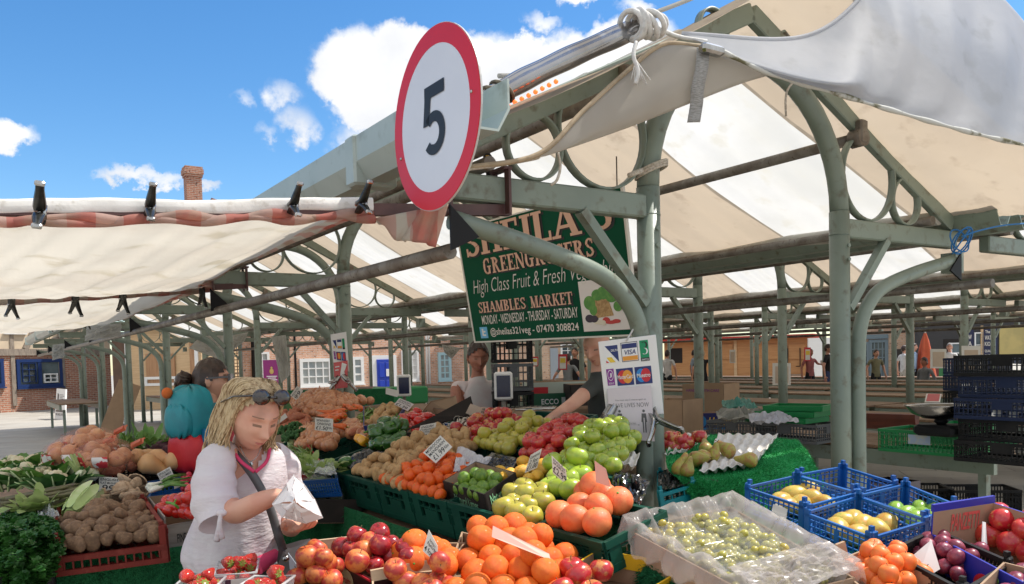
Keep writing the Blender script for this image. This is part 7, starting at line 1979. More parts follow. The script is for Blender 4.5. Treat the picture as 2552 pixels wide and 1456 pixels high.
for u, s in ((.34, 1), (.68, -1)): P.plate(mb, [(u, .287), (u + s * .03, .297), (u + s * .03, .277)], 0, .0012)
mb.obj('lettering', ink('grey'), ps)
mb = MB()
for u, dress in ((.24, 1), (.79, 0)):
 P.disc(mb, u, .545, .03, .026, 0, .001); P.plate(mb, [(u - .05, .50), (u + .05, .50), (u + .065, .34), (u + .045, .34), (u + .04, .42), (u - .04, .42), (u - .045, .34), (u - .065, .34)], 0, .0012)
 if dress: P.plate(mb, [(u - .035, .43), (u + .035, .43), (u + .065, .27), (u - .065, .27)], 0, .0014)
 for s in (-1, 1): P.plate(mb, [(u + s * .012, .43), (u + s * .045, .43), (u + s * .038, .15), (u + s * .014, .15)], 0, .001)
mb.obj('pictogram', ink('grey'), ps)
MB().tube(spline([pt(1560, 850, 3.83), pt(1590, 800, 3.9), pt(1600, 780, 3.95)], 4), .004, 6).obj('tie', MATS['white_cord'] if 'white_cord' in MATS else ROPE, sg)
cl1 = clamp_proto('spring_clamp', CHROME, BLACK)
for p, tip, xx, lab in ((pt(1510, 1040, 3.80), pt(1478, 1090, 3.72), (0, -1, .3), 'large chrome spring clamp gripping the left edge of the notice'), (pt(1636, 1050, 3.80), pt(1662, 1098, 3.70), (1, 0, .4), 'large chrome spring clamp gripping the right edge of the notice')):
 place_clamp(cl1, p, .21, aim(p, tip - p, xx), lab, 'chrome clamps on the notice')
q = [pt(832, 917, 6.95), pt(870, 926, 6.95), pt(862, 827, 6.95), pt(823, 834, 6.95)]
P = Panel(*q); s2 = wthing('card_sign', 'small white sign of bank card logos on the second post', 'sign', q[0])
mb = MB(); P.rect(mb, 0, 0, 1, 1, -.008, 0); mb.obj('board', WHITE, s2); card_logos(P, s2, False)
q = [pt(834, 969, 6.9), pt(866, 966, 6.9), pt(866, 898, 6.9), pt(831, 904, 6.9)]
P = Panel(*q); s3 = wthing('red_notice', 'glossy red and white notice clamped below the second card sign', 'notice', q[0])
mb = MB(); P.rect(mb, 0, 0, 1, 1, -.004, 0); mb.obj('sheet', mat('red_gloss_sheet', (.52, .03, .04), rough=.25, coat=.5), s3)
mb = MB(); P.plate(mb, [(.45, .5), (.6, .95), (.95, .85), (.75, .6), (.9, .2), (.6, .3)], 0, .002); P.rect(mb, .1, .8, .4, .84, 0, .002); P.rect(mb, .1, .68, .35, .72, 0, .002); mb.obj('white_print', WHITE, s3)
for a, b, lab in (((835, 950), (812, 972), 'left chrome clamp on the red notice'), ((866, 948), (890, 974), 'right chrome clamp on the red notice')):
 p, tp = pt(*a, 6.88), pt(*b, 6.8); place_clamp(cl1, p, .17, aim(p, tp - p, (0, -1, .3)), lab, 'chrome clamps on the red notice')
# small notices on far posts
for k, (x0, y0, x1, y1, d, red) in enumerate(((1324, 889, 1341, 913, 13.0, 1), (1391, 883, 1413, 922, 10.5, 1), (2004, 866, 2020, 900, 11, 1), (1925, 905, 1970, 960, 11.2, 0), (2318, 870, 2358, 918, 12.3, 0), (2552 - 156, 862, 2443, 932, 12.4, 0), (1818, 872, 1832, 905, 14, 0))):
 q = [pt(x0, y1, d), pt(x1, y1, d), pt(x1, y0, d), pt(x0, y0, d)]; P = Panel(*q)
 rt = wthing('post_notice', ['red framed notice on the post above the grey crates', 'larger red framed notice above the grey crates', 'red framed notice before the wooden kiosk', 'pale paper notice behind the tall post by the kiosk', 'pale paper notice right of the boy in black trousers', 'large pale notice beside the black crate stack', 'small pale notice far left of the kiosk'][k], 'notice', q[0], 'notices on the far posts')
 mb = MB(); P.rect(mb, 0, 0, 1, 1, -.01, 0); mb.obj('sheet', ink('red') if red else CARD_P, rt)
 mb = MB(); P.rect(mb, .14, .08, .86, .85, 0, .004); pp = mb.obj('print', CARD_P if red else CARD_BACK, rt)
 if red: mb = MB(); P.rect(mb, .2, .45, .8, .75, .004, .006); mb.obj('text_block', ink('yellow'), pp)
# vertical shop lettering on the right
def board_text(o, quad, d, lines, m):
 q = [ph(x, y, (wd.a + wd.n * .07, wd.n)) for x, y in quad]; P = Panel(*q); b = wd.root
 mb = MB()
 for st, *k in lines: P.text(mb, st, *k, .004, .01)
 c = mb.obj('lettering', m); c.parent = b; c.matrix_parent_inverse = Matrix.LocRotScale(b.location, b.rotation_euler, None).inverted()
board_text(sg1, ((2408, 962), (2425, 962), (2425, 822), (2408, 822)), 0, [(c, .25, .83 - .115 * i, .75, .91 - .115 * i) for i, c in enumerate('WATCHES')], CREAM_L)
board_text(sg2, ((2449, 905), (2484, 905), (2484, 812), (2449, 812)), 0, [('The', .15, .80, .5, .88), ('WATCH', .12, .62, .85, .74), ('KIOSK', .12, .46, .8, .57), ('QUALITY', .12, .28, .8, .36), ('WATCH', .12, .17, .7, .24), ('BATTERIES', .12, .06, .88, .13)], CREAM_L)
C = price_card
C([(784, 1072), (829, 1077), (830, 1044), (785, 1041)], 4.75, [('SPANISH', .08, .72, .80, .90), ('ONIONS', .12, .46, .88, .64), ('£1.50', .06, .08, .72, .38), ('Kilo', .76, .20, .95, .38)], 'white card lettered SPANISH ONIONS £1.50')
C([(1085, 1154), (1126, 1113), (1097, 1085), (1054, 1128)], 3.9, [('MOROCON', .06, .74, .92, .92), ('MANDARIN', .06, .48, .95, .66), ('£1.99', .08, .08, .70, .40), ('Kilo', .74, .16, .95, .34)], 'white card lettered MOROCON MANDARIN £1.99', dk=[3.8, 3.85, 4.0, 3.95])
C([(1039, 1095), (1080, 1096), (1087, 1053), (1047, 1061)], 4.55, [('ENGLISH', .1, .78, .85, .92), ('CHARLOTTE', .06, .60, .92, .72), ('NEW POTATOES', .05, .44, .95, .55), ('£1.99', .06, .06, .70, .36)], 'white card for English new potatoes £1.99, above the green peppers')
C([(982, 1008), (1016, 1025), (1031, 1007), (995, 992)], 5.3, [('ENGLISH', .1, .75, .85, .92), ('POTATOES', .06, .52, .92, .68), ('£1.99', .06, .06, .85, .40)], 'white £1.99 card leaning on the navy bean box')
C([(739, 999), (755, 974), (740, 962), (723, 985)], 7.2, [('POTATO', .08, .6, .92, .85), ('99', .1, .08, .8, .5)], 'small white diamond card reading 99 above the onions')
C([(1160, 1030), (1195, 1042), (1210, 1020), (1172, 1006)], 4.9, [], 'blank brown card back behind the red apples', CARD_BACK)
C([(1190, 1040), (1250, 1038), (1246, 1018), (1198, 1014)], 4.75, [('FRANCE', .1, .66, .6, .9), ('PINK LADY', .08, .38, .9, .6), ('£3.60', .2, .05, .9, .33)], 'orange brown card for pink apples £3.60 behind the red apples', CARD_BACK)
C([(1307, 1179), (1338, 1166), (1350, 1118), (1322, 1134)], 3.45, [('Lemons', .1, .72, .9, .90), ('2 for', .12, .42, .9, .64), ('£1.00', .08, .08, .92, .36)], 'tilted white card for lemons, two for £1.00')
C([(1377, 1179), (1414, 1211), (1410, 1170), (1374, 1135)], 3.12, [('ENGLISH', .1, .80, .9, .93), ('BRAMLEY', .1, .62, .9, .75), ('£2.99', .04, .10, .96, .52)], 'white card reading £2.99 standing in the cooking apples')
C([(1485, 1202), (1521, 1214), (1510, 1169), (1481, 1148)], 2.9, [], 'blank pinkish card standing on the grapefruits', MATS['pink_card'])
C([(1053, 1373), (1092, 1408), (1090, 1360), (1068, 1320)], 2.5, [('SWEET', .25, .66, .8, .78), ('NAVEL', .15, .44, .9, .60), ('4 for £2', .05, .10, .95, .36)], 'tall narrow white card for navel oranges, 4 for £2')
C([(246, 1225), (309, 1228), (310, 1192), (247, 1188)], 3.75, [('ENGLISH', .06, .76, .75, .93), ('FLAT MUSHROOM', .05, .54, .95, .68), ('99', .14, .06, .62, .48), ('QTR', .70, .30, .94, .46)], 'white card reading ENGLISH FLAT MUSHROOM 99 over the potatoes')
C([(405, 1210), (437, 1195), (423, 1163), (391, 1181)], 3.9, [('ENGLISH', .1, .76, .9, .92), ('CUCUMBER', .06, .54, .94, .70), ('75', .2, .08, .7, .45)], 'white card reading CUCUMBER 75 above the spring onions')
C([(434, 1219), (468, 1205), (468, 1190), (433, 1206)], 3.8, [('Spring', .1, .5, .9, .85)], 'small white card lying on the spring onions')
C([(215, 1132), (243, 1155), (252, 1137), (216, 1117)], 4.55, [('SPANISH', .1, .7, .9, .92), ('FENNEL', .1, .42, .85, .64), ('99', .15, .04, .6, .36)], 'white card reading FENNEL 99 hanging on the black crate')
C([(316, 1150), (340, 1142), (334, 1120), (326, 1128)], 4.5, [('99', .2, .2, .8, .7)], 'small grey white card before the bunched carrots')
C([(692, 1058), (716, 1040), (710, 1030), (690, 1048)], 4.6, [], 'blank white card by the blonde hair')
C([(961, 982), (990, 990), (994, 974), (961, 966)], 6.6, [], 'blank white card right of the second post')
def on(x, y, z=.78): return pz(x, y, z)
def boxat(p, sx, sy, sz, name, m_o, m_i, label, rz=YAW, cat='box', fronts=(1, 1, 1, 1)):
 rt = RZn(rz); c = [p + rt @ V((a * sx / 2, b * sy / 2, sz)) for a, b in ((-1, -1), (1, -1), (1, 1), (-1, 1))]
 return card_box(name, c, sz, m_o, m_i, label, cat, fronts=fronts)
def crateat(p, sx, sy, sz, m, label, group, rz=YAW, nh=4, pitch=.03, bits=((.4, .5, .6, .9),)):
 rt = RZn(rz); c = [p + rt @ V((a * sx / 2, b * sy / 2, sz)) for a, b in ((-1, -1), (1, -1), (1, 1), (-1, 1))]
 return crate('stacking_crate', c, sz, m, label, 'crate', group, nh=nh, pitch=pitch, nub=False, bits=bits, th=.012, rail=.022)
A33 = YAW - R(90)
b1, PN = boxat(on(1772, 1042), .55, .4, .42, 'tall_box', CARD_B, CARD_B, 'tall brown cardboard box lettered HANDLE WITH CARE', A33 + .25)
mb = MB(); PN[3].text(mb, 'HANDLE WITH CARE', .1, .78, .9, .86, .003, .01); PN[0].text(mb, 'HANDLE WITH CARE', .1, .78, .9, .86, .003, .01); mb.obj('lettering', ink('violet'), b1)
b2, PN = boxat(on(1682, 1080), .42, .36, .34, 'brown_box', CARD_B, CARD_B, 'open brown cardboard box just right of the near post', A33 + .2)
b3, PN = boxat(on(1775, 1068), .36, .26, .17, 'blue_print_box', mat('husky_blue', (.015, .02, .14), rough=.5), CARD_B, 'navy blue box lettered Huskie in yellow', A33 + .9)
for k_ in (0, 1, 2, 3): mb = MB(); PN[k_].text(mb, 'Huskie', .32, .25, .95, .75, .003, .015, .3); mb.obj('lettering', ink('yellow'), b3)
mb = MB(); PN[0].disc(mb, .16, .5, .12, .34, .001, .003); PN[0].rect(mb, 0, 0, 1, .12, .001, .003); mb.obj('print', ink('sky'), b3)
GC = 'grey and green crates on the market table'
crateat(on(1855, 1090), .56, .38, .16, PLAS_GR, 'grey plastic crate with cloths beside the navy box', GC, A33 + .1)
crateat(on(1985, 1098), .60, .40, .16, PLAS_GR, 'grey plastic crate under the green folded crates', GC, A33 + .1)
for k in range(3): crateat(on(1960 + 10 * k, 1096) + V((.02 * k, 0, .165 + .05 * k)), .58 - .04 * k, .38, .045, PLAS_GN, ['lowest', 'middle', 'topmost'][k] + ' folded green crate piled on the grey crate', GC, A33 + .1 + .12 * k, nh=2, pitch=.06)
def rag(p, r, m, label, seed): 
 return crumple('cloth', [p + V((-r, -r * .6, 0)), p + V((r, -r * .6, 0)), p + V((r * .8, r * .6, .06)), p + V((-r * .8, r * .6, .06))], m, label, 'cloth', .06, 16, 12, seed)
rag(on(1850, 1040, .98), .26, mat('grey_rag', (.34, .33, .29), (.22, .22, .19), 5, .9), 'crumpled grey sacking on the grey crate', 1); rag(on(1838, 1015, 1.05), .16, mat('teal_rag', (.10, .30, .24), (.2, .34, .28), 5, .9), 'crumpled teal sheet on top of the sacking', 2); rag(on(1920, 1050, .97), .2, mat('pale_rag', (.52, .52, .55), (.4, .4, .45), 5, .9), 'pale cloth lying between the grey crates', 3)
gcr = crateat(on(2325, 1125), .62, .42, .17, PLAS_GN, 'bright green crate carrying the weighing scale', GC, A33)
crateat(on(2420, 1105), .5, .4, .16, PLAS_GN, 'bright green crate behind the weighing scale', GC, A33)
mb = MB(); P = Panel(*[gcr.location + RZn(A33) @ V((a * .30, -.215, z)) for a, z in ((-.3, .05), (.4, .05), (.4, .15), (-.3, .15))]); P.rect(mb, .1, .2, .9, .9, 0, .003); mb.obj('label', mat('faded_label', (.35, .45, .60), (.6, .55, .3), 20, .6), gcr)
def scale_(p, label, dp, size=1., pan=True, col=WHITE):
 rt = wthing('weighing_scale', label, 'scale', p)
 if pan:
  MB().box(p + V((0, 0, .04)), (.30, .24, .08), RZn(A33), bev=.02).obj('base', BLACK, rt)
  MB().lathe([(.03, .08), (.05, .10), (.04, .12)], 12, p).obj('support', BLACK, rt)
  MB().lathe([(.001, .11), (.12, .125), (.20, .16), (.25, .215), (.255, .22), (.245, .212), (.19, .168), (.11, .135), (.001, .122)], 32, p, sy=.8).obj('pan', mat('steel_pan', (.45, .44, .42), rough=.18, metal=1), rt)
 MB().tube([V((dp.x, dp.y, p.z)), dp], .016, 8).obj('pole', PIPE, rt)
 n = (CAM - dp); n.z = 0; n.normalize(); rot = Matrix((V((-n.y, n.x, 0)), -n, V((0, 0, 1)))).transposed()
 MB().box(dp + V((0, 0, .09 * size)), (.13 * size, .06, .20 * size), rot, bev=.012).obj('display_head', col, rt)
 MB().box(dp + V((0, 0, .09 * size)) + n * .031, (.095 * size, .006, .15 * size), rot).obj('screen', mat('dark_screen', (.01, .015, .05), rough=.15), rt)
scale_(on(2345, 1085, .93), 'steel pan weighing scale with dark display in the green crate', pt(2412, 1008, 6.9), .9)
scale_(on(1000, 1000, .95), 'white pole display of a scale behind the onions', pt(1007, 985, 7.6), 1.0, False)
scale_(pt(1255, 1040, 5.6), 'white pole display of a scale before the grey crate stack', pt(1255, 994, 5.5), .95, False)
sp_c = pt(1325, 1040, 5.5); mb = MB().lathe([(.001, .0), (.12, .012), (.17, .05), (.175, .07), (.165, .055), (.11, .022), (.001, .012)], 28, sp_c, sy=.7); wobj(mb, 'metal_scoop', MATS['steel_pan'], 'shallow steel scale pan behind the apples', 'pan', sp_c)
SK = 'stacked crates at the right'; PLAS_N = mat('navy_plastic', (.004, .014, .055), rough=.55)
for k in range(5): crateat(on(2535, 1150) + V((.03 * (k % 2), 0, .145 * k)), .62, .42, .14, [PLAS_K, PLAS_K, PLAS_N, PLAS_N, PLAS_K][k], ['lowest black crate in the tall stack at the right edge', 'second black crate from the bottom of the right stack', 'lower navy crate in the right stack', 'upper navy crate in the right stack', 'topmost black crate of the right stack'][k], SK, A33)
for k in range(4): crateat(on(2450, 1055) + V((0, 0, .17 * k)), .6, .4, .16, [PLAS_N, PLAS_K, PLAS_N, PLAS_N][k], ['lowest navy crate behind the scale display', 'black crate behind the scale display', 'upper navy crate behind the scale display', 'topmost navy crate behind the scale display'][k], SK, A33)
for x, y, k in ((2482, 1030, 0), (2525, 1035, 1), (2520, 1072, 2), (2508, 1125, 3), (2530, 915, 4), (2540, 1122, 5)):
 q = [pt(x - 12, y + 7, 5.42), pt(x + 12, y + 8, 5.42), pt(x + 13, y - 7, 5.45), pt(x - 11, y - 8, 5.45)]; P = Panel(*q); mb = MB(); P.rect(mb, 0, 0, 1, 1, 0, .002); wobj(mb, 'crate_label', CARD_P, 'small white paper label on the right hand crate stack', 'label', q[0], 'paper labels on the crate stack')
mb = MB()
for k in range(4): mb.bar(on(2155, 1062 - 9 * k, .80 + .06 * k), on(2285, 1066 - 9 * k, .80 + .06 * k), .10, .04)
wobj(mb, 'red_planks', mat('red_stained_planks', (.18, .05, .03), (.13, .04, .025), 6, .6), 'stack of red stained planks behind the tall right post', 'planks', on(2220, 1060, .8))
q_ = [on(2300, 1008, .8), on(2335, 1008, .8)]; P = Panel(pt(2303, 1002, 11), pt(2342, 1002, 11), pt(2346, 982, 11.3), pt(2308, 981, 11.3)); mb = MB(); P.rect(mb, 0, 0, 1, 1, -.01, 0); rr_ = wobj(mb, 'red_card', CARD_P, 'small red and white card lying on the far table', 'card', q_[0]); mb = MB(); P.rect(mb, .1, .1, .9, .95, 0, .004); mb.v = [tuple(V(v) - rr_.location) for v in mb.v]; mb.obj('print', mat('faded_red_print', (.55, .12, .12), rough=.6), rr_)
# boxes on the ground under the right hand table
for k, (x, y, w, lab) in enumerate(((2290, 1275, .46, 'black openwork crate on the ground, left of the pair'), (2440, 1280, .55, 'black openwork crate on the ground, right of the pair'))): crateat(pz(x, y, .05), w, .36, .24, PLAS_K, lab, 'black crates on the ground', -.15, nh=4, pitch=.025)
boxat(pz(2215, 1290, 0.02), .42, .34, .34, 'white_side_box', mat('lilac_card', (.30, .26, .28), rough=.7), CARD_K, 'dark cardboard box with pale side standing on the ground', .5)
SG = 'dark crates behind the white vest trader'
for k in range(3): crateat(pt(1278, 1035, 5.9) + V((0, 0, .20 * k - .02)), .26, .3, .19, PLAS_GR if k == 1 else PLAS_K, ['lowest dark crate right of the white vest trader', 'grey crate in the middle of the small stack', 'topmost black crate of the small stack'][k], SG, 0.1, nh=3)
bb_, PN = boxat(pt(1378, 1045, 6.1), .42, .3, .20, 'green_print_box', mat('dark_green_card', (.01, .10, .045), rough=.5), CARD_B, 'dark green produce box with white print behind the apples', .1)
mb = MB(); PN[0].text(mb, 'ECCO', .25, .6, .55, .8, .003, .02); PN[0].rect(mb, .6, .55, .75, .85, .001, .003); PN[0].rect(mb, .3, .15, .55, .38, .001, .003); mb.obj('print', WHITE, bb_)
bb2, PN = boxat(pt(1392, 1040, 6.4) + V((0, 0, .16)), .52, .34, .12, 'white_print_box', mat('pale_green_card', (.50, .56, .48), rough=.6), CARD_B, 'pale green and white box stacked behind the green box', .1)
mb = MB(); PN[0].rect(mb, .05, .1, .3, .7, .001, .003); mb.obj('print', ink('red'), bb2)
bb3, PN = boxat(pt(1472, 1050, 5.9), .34, .3, .27, 'citrus_box', CARD_K, CARD_B, 'black citrus box with an orange printed on it below the bald trader', .1)
mb = MB(); PN[0].disc(mb, .55, .24, .20, .20, .001, .003); o_ = mb.obj('orange_print', ink('amber'), bb3); mb = MB(); PN[0].plate(mb, [(.5, .42), (.7, .52), (.85, .45), (.7, .40)], .002, .004); mb.obj('leaf_print', CALYX, o_)
mb = MB(); PN[0].text(mb, 'Satsuma', .38, .70, .82, .84, .003, .0, .3); PN[0].text(mb, 'Orange', .55, .58, .80, .66, .003); mb.obj('lettering', ink('white'), bb3)
boxat(pt(1360, 1065, 5.3), .7, .3, .12, 'low_brown_box', CARD_B, CARD_B, 'low brown cardboard box at the back of the apple heaps', .2)
P = Panel(pz(136, 1044, 0), pz(161, 1047, 0), pt(163, 970, pz(161, 1047, 0).y + .3), pt(141, 968, pz(136, 1044, 0).y + .3)); rt = wthing('sandwich_board', 'white upright sandwich board with grey print on the paving', 'sign board', P.p[0])
mb = MB(); P.rect(mb, 0, 0, 1, 1, -.05, 0); mb.obj('board', WHITE, rt)
mb = MB(); P.rect(mb, .1, .24, .9, .30, 0, .01); P.text(mb, 'WE ARE OPEN', .08, .12, .92, .20, .01, .01)
for k in range(8): P.rect(mb, .45, .48 + .045 * k, .9 - .08 * (k % 3), .495 + .045 * k, 0, .01)
P.plate(mb, [(.2, .45), (.3, .45), (.35, .8), (.2, .85)], 0, .012); mb.obj('print', mat('grey_print', (.22, .22, .22), rough=.6), rt)
b_ = pz(272, 1092, 0); mb = MB(); mb.bar(b_, b_ + V((.35, .4, 1.25)), .5, .012, up=(-.6, .9, 0)); wobj(mb, 'leaning_board', CARD_B, 'brown cardboard sheet leaning against a post on the left', 'cardboard', b_)
b_ = pz(305, 1100, 0); c_ = pt(325, 960, b_.y + .3); mb = MB(); mb.tube([lerp(b_, c_, i / 14) for i in range(15)], .035, 10); o = wobj(mb, 'striped_pole', mat('tape_white', (.66, .64, .62), (.10, .05, .05), 7, .5, lo=.5, hi=.52, stretch=(.1, .1, 3)), 'leaning pole wrapped in torn black and white tape', 'pole', b_)
for k, (quad, d, lab) in enumerate(((((212, 850), (300, 838), (302, 806), (216, 812)), 9.8, 'limp pale canvas scrap hanging at the end of the far awning'), (((130, 898), (160, 890), (160, 856), (130, 860)), 12, 'small pale canvas scrap on the far left gutter'),
  (((470, 868), (545, 895), (600, 835), (500, 838)), 15, 'white tarpaulin gathered between posts left of the backpack'), (((540, 905), (610, 850), (618, 828), (550, 842)), 14, 'grey white sheet hanging above the backpack woman'),
  (((700, 955), (722, 935), (712, 835), (676, 840)), 11, 'long pale sheet hanging before the purple banner'), (((1108, 880), (1125, 895), (1148, 868), (1100, 858)), 16, 'pale sheet corner hanging by the white vest trader'))):
 q = [pt(x, y, d) for x, y in quad]
 crumple('hanging_sheet', q, CANV_W, lab, 'sheet', .035, 16, 12, 20 + k, 7)
# parasol and bin on the right
def closed_parasol(x, y0, y1, d):
 b = pt(x, y1, d); h = pt(x, y0, d).z; rt = wthing('closed_parasol', 'closed orange red parasol before the dark shop', 'parasol', V((b.x, b.y, 0)))
 MB().tube([V((b.x, b.y, 0)), V((b.x, b.y, h + .1))], .03, 8).obj('pole', TIMBER, rt)
 mb = MB(); n = 20; vs = []; Z = [(.03, h), (.10, h - .25), (.20, h - .8), (.30, h - 1.5), (.26, h - 1.75)]
 for r, z in Z: vs += [(b.x + r * (1 + .3 * math.cos(5 * 2 * math.pi * k / n)) * math.cos(2 * math.pi * k / n), b.y + r * (1 + .3 * math.cos(5 * 2 * math.pi * k / n)) * math.sin(2 * math.pi * k / n), z) for k in range(n)]
 mb.add(vs, [(i * n + k, i * n + (k + 1) % n, (i + 1) * n + (k + 1) % n, (i + 1) * n + k) for i in range(4) for k in range(n)], 0, True); mb.obj('canopy', mat('orange_parasol', (.50, .09, .03), (.42, .07, .025), 4, .7), rt)
closed_parasol(2305, 830, 920, 27); o = None
mb = MB().box(pz(2193 + 140, 945, .45), (.9, .7, .95), bev=.03); 
c_ = pt(2345, 950, 26); mb = MB().box(V((pt(2358, 950, 25).x, 25, .5)), (.34, .3, 1.0), bev=.03); wobj(mb, 'green_bin', PLAS_GN, 'square bright green bin before the brick arch', 'bin', V((pt(2358, 950, 25).x, 25, 0)))
# ================================================================ people
SKIN = mat('skin_warm', (.66, .36, .25), (.60, .29, .20), 9, .5, sub=.15, bump=.05, bsc=150)
SKIN_T = mat('skin_tanned', (.46, .19, .12), (.40, .16, .10), 9, .5, sub=.15)
LIPS = mat('lips', (.50, .18, .15), rough=.4); BROW = mat('brow_hair', (.24, .14, .09), rough=.8)
HAIR_B = mat('blonde_hair', (.58, .44, .25), (.30, .19, .09), 110, .5, c3=(.70, .57, .37), stretch=(1, 1, .3))
HAIR_D = mat('dark_brown_hair', (.030, .016, .011), (.055, .030, .02), 40, .4)
def cl(n, c, c2=None): return mat(n, c, c2 or tuple(q * .8 for q in c), 7, .85, bump=.1, bsc=30)
DENIM = cl('blue_denim', (.05, .08, .20)); KBLK = cl('black_cloth', (.015, .015, .018)); SHOE = cl('dark_shoes', (.03, .028, .027))
def skin_body(J, E, sub=2):
 """grow one continuous surface round joints J = {name: (point, radius)}, edges E = [(a, b, material index)]"""
 names = list(J); ix = {n: i for i, n in enumerate(names)}
 me = bpy.data.meshes.new('sk'); me.from_pydata([J[n][0] for n in names], [(ix[a], ix[b]) for a, b, _ in E], [])
 o = bpy.data.objects.new('sk', me); COL.objects.link(o)
 sk = o.modifiers.new('s', 'SKIN'); sk.use_smooth_shade = True; sv = me.skin_vertices[0].data
 for n in names: r = J[n][1]; sv[ix[n]].radius = r if isinstance(r, tuple) else (r, r); sv[ix[n]].use_root = n == 'pelvis'
 sm = o.modifiers.new('u', 'SUBSURF'); sm.levels = sm.render_levels = sub
 ev = o.evaluated_get(bpy.context.evaluated_depsgraph_get()); m2 = bpy.data.meshes.new_from_object(ev)
 mb = MB(); mb.v = [tuple(v.co) for v in m2.vertices]; seg = [(V(J[a][0]), V(J[b][0]), t, max(J[b][1]) if isinstance(J[b][1], tuple) else J[b][1]) for a, b, t in E]
 for p in m2.polygons:
  c = p.center; best = (9, 0)
  for a, b, t, r in seg:
   ab = b - a; k = max(0, min(1, (c - a).dot(ab) / max(1e-9, ab.length_squared))); d = (c - a - ab * k).length / (r + .02)
   if d < best[0]: best = (d, t)
  mb.f.append(tuple(p.vertices)); mb.mi.append(best[1]); mb.sm.append(True)
 bpy.data.objects.remove(o); bpy.data.meshes.remove(m2); return mb
G = lambda x, m, s: math.exp(-((x - m) / s) ** 2)
def head(mb, c, rot, s=1., mi=0, lips=None, brow=None, n=40, eyes=True):
 """a head with brow, eye sockets, nose, mouth, chin and ears; faces -y before rot"""
 def f(u, v):
  a = u * 2 * math.pi; b = (v - .5) * math.pi
  x, y, z = math.cos(b) * math.sin(a) * .074, -math.cos(b) * math.cos(a) * .094, math.sin(b) * .118
  if z < -.02: k = 1 + (z + .02) * 3.2; x *= max(.5, k); y = y * (1 if y < 0 else max(.55, 1 + (z + .02) * 4))
  fr = max(0, -y / .094) ** .5
  if y < 0:
   y += -.026 * G(x, 0, .012) * G(z, -.026, .014) - .014 * G(x, 0, .011) * G(z, .0, .026) + .010 * (G(x, .031, .017) + G(x, -.031, .017)) * G(z, .010, .012) - .005 * (G(x, .030, .012) + G(x, -.030, .012)) * G(z, .006, .008)
   y += -.006 * G(z, .034, .012) * fr - .006 * (G(x, .042, .02) + G(x, -.042, .02)) * G(z, -.02, .02) - .008 * G(x, 0, .024) * (G(z, -.056, .006) + G(z, -.068, .007)) + .004 * G(x, 0, .02) * G(z, -.0615, .003) - .010 * G(x, 0, .022) * G(z, -.098, .016)
  return c + rot @ (V((x, y, z)) * s)
 def mf(u, v):
  a = u * 2 * math.pi; b = (v - .5) * math.pi; x, z = math.cos(b) * math.sin(a) * .074, math.sin(b) * .118
  if math.cos(a) > .2:
   if lips is not None and abs(x) < .019 and abs(z + .062) < .006 - .12 * abs(x): return lips
   if brow is not None and .014 < abs(x) < .048 and abs(z - .034 + .1 * max(0, abs(x) - .034)) < .0024: return brow
   if brow is not None and eyes and .018 < abs(x) < .043 and abs(z - .004) < .0022: return brow
  return mi
 mb.grid(f, n, int(n * 1.1), mfn=mf)
 for sg in (-1, 1): mb.ball(c + rot @ V((sg * .076 * s, .012 * s, -.004 * s)), (.009 * s, .02 * s, .032 * s), 8, 6, mi, rot)
def hair_cap(mb, c, rot, s, front=.055, side=.0, back=-.09, k=1.09, n=28, wob=.004):
 def f(u, v):
  a = u * 2 * math.pi; b = (v - .5) * math.pi; w = k + wob * 8 * math.sin(9 * a + 5 * b)
  return V((math.cos(b) * math.sin(a) * .076 * w, -math.cos(b) * math.cos(a) * .097 * w + .004, math.sin(b) * .12 * w))
 for j in range(n):
  for i in range(n):
   q = [(i / n, j / n), ((i + 1) / n, j / n), ((i + 1) / n, (j + 1) / n), (i / n, (j + 1) / n)]; p = [f(*x) for x in q]; m = sum(p, V((0, 0, 0))) / 4; fr = -m.y / .1
   lim = lerp(side, front, max(0, fr)) if fr > 0 else lerp(side, back, -fr)
   if m.z > lim: mb.add([c + rot @ (x * s) for x in p], [(0, 1, 2, 3)], 0, True)
def fingers(J, E, w, tip_dir, side, pn, s=1., curl=.6, tag_=0, pre=''):
 """palm with four unequal bent fingers and a thumb off its side, rooted at wrist w"""
 d = V(tip_dir).normalized(); pn = V(pn).normalized(); sd = d.cross(pn).normalized() * side; W = V(J[w][0])
 J[pre + 'palm'] = (W + d * .05 * s, (.030 * s, .018 * s)); E.append((w, pre + 'palm', tag_))
 for i, (o, L) in enumerate(((-.027, .072), (-.009, .082), (.009, .078), (.026, .060))):
  a = W + d * .088 * s + sd * o * s; prev = pre + 'palm'; dd = d.copy(); p = a
  for k, r in enumerate((.0095, .009, .0078)):
   nm = f'{pre}f{i}{k}'; J[nm] = (p, r * s); E.append((prev, nm, tag_)); prev = nm
   dd = (dd + pn * curl * (.5 + .3 * k)).normalized(); p = p + dd * L * s * .5
 a = W + d * .035 * s - sd * .030 * s
 J[pre + 't0'] = (a, .011 * s); J[pre + 't1'] = (a + (d * .5 - sd * .7 + pn * .3).normalized() * .032 * s, .010 * s); J[pre + 't2'] = (J[pre + 't1'][0] + (d * .9 - sd * .15 + pn * curl).normalized() * .032 * s, .0085 * s)
 E += [(pre + 'palm', pre + 't0', tag_), (pre + 't0', pre + 't1', tag_), (pre + 't1', pre + 't2', tag_)]
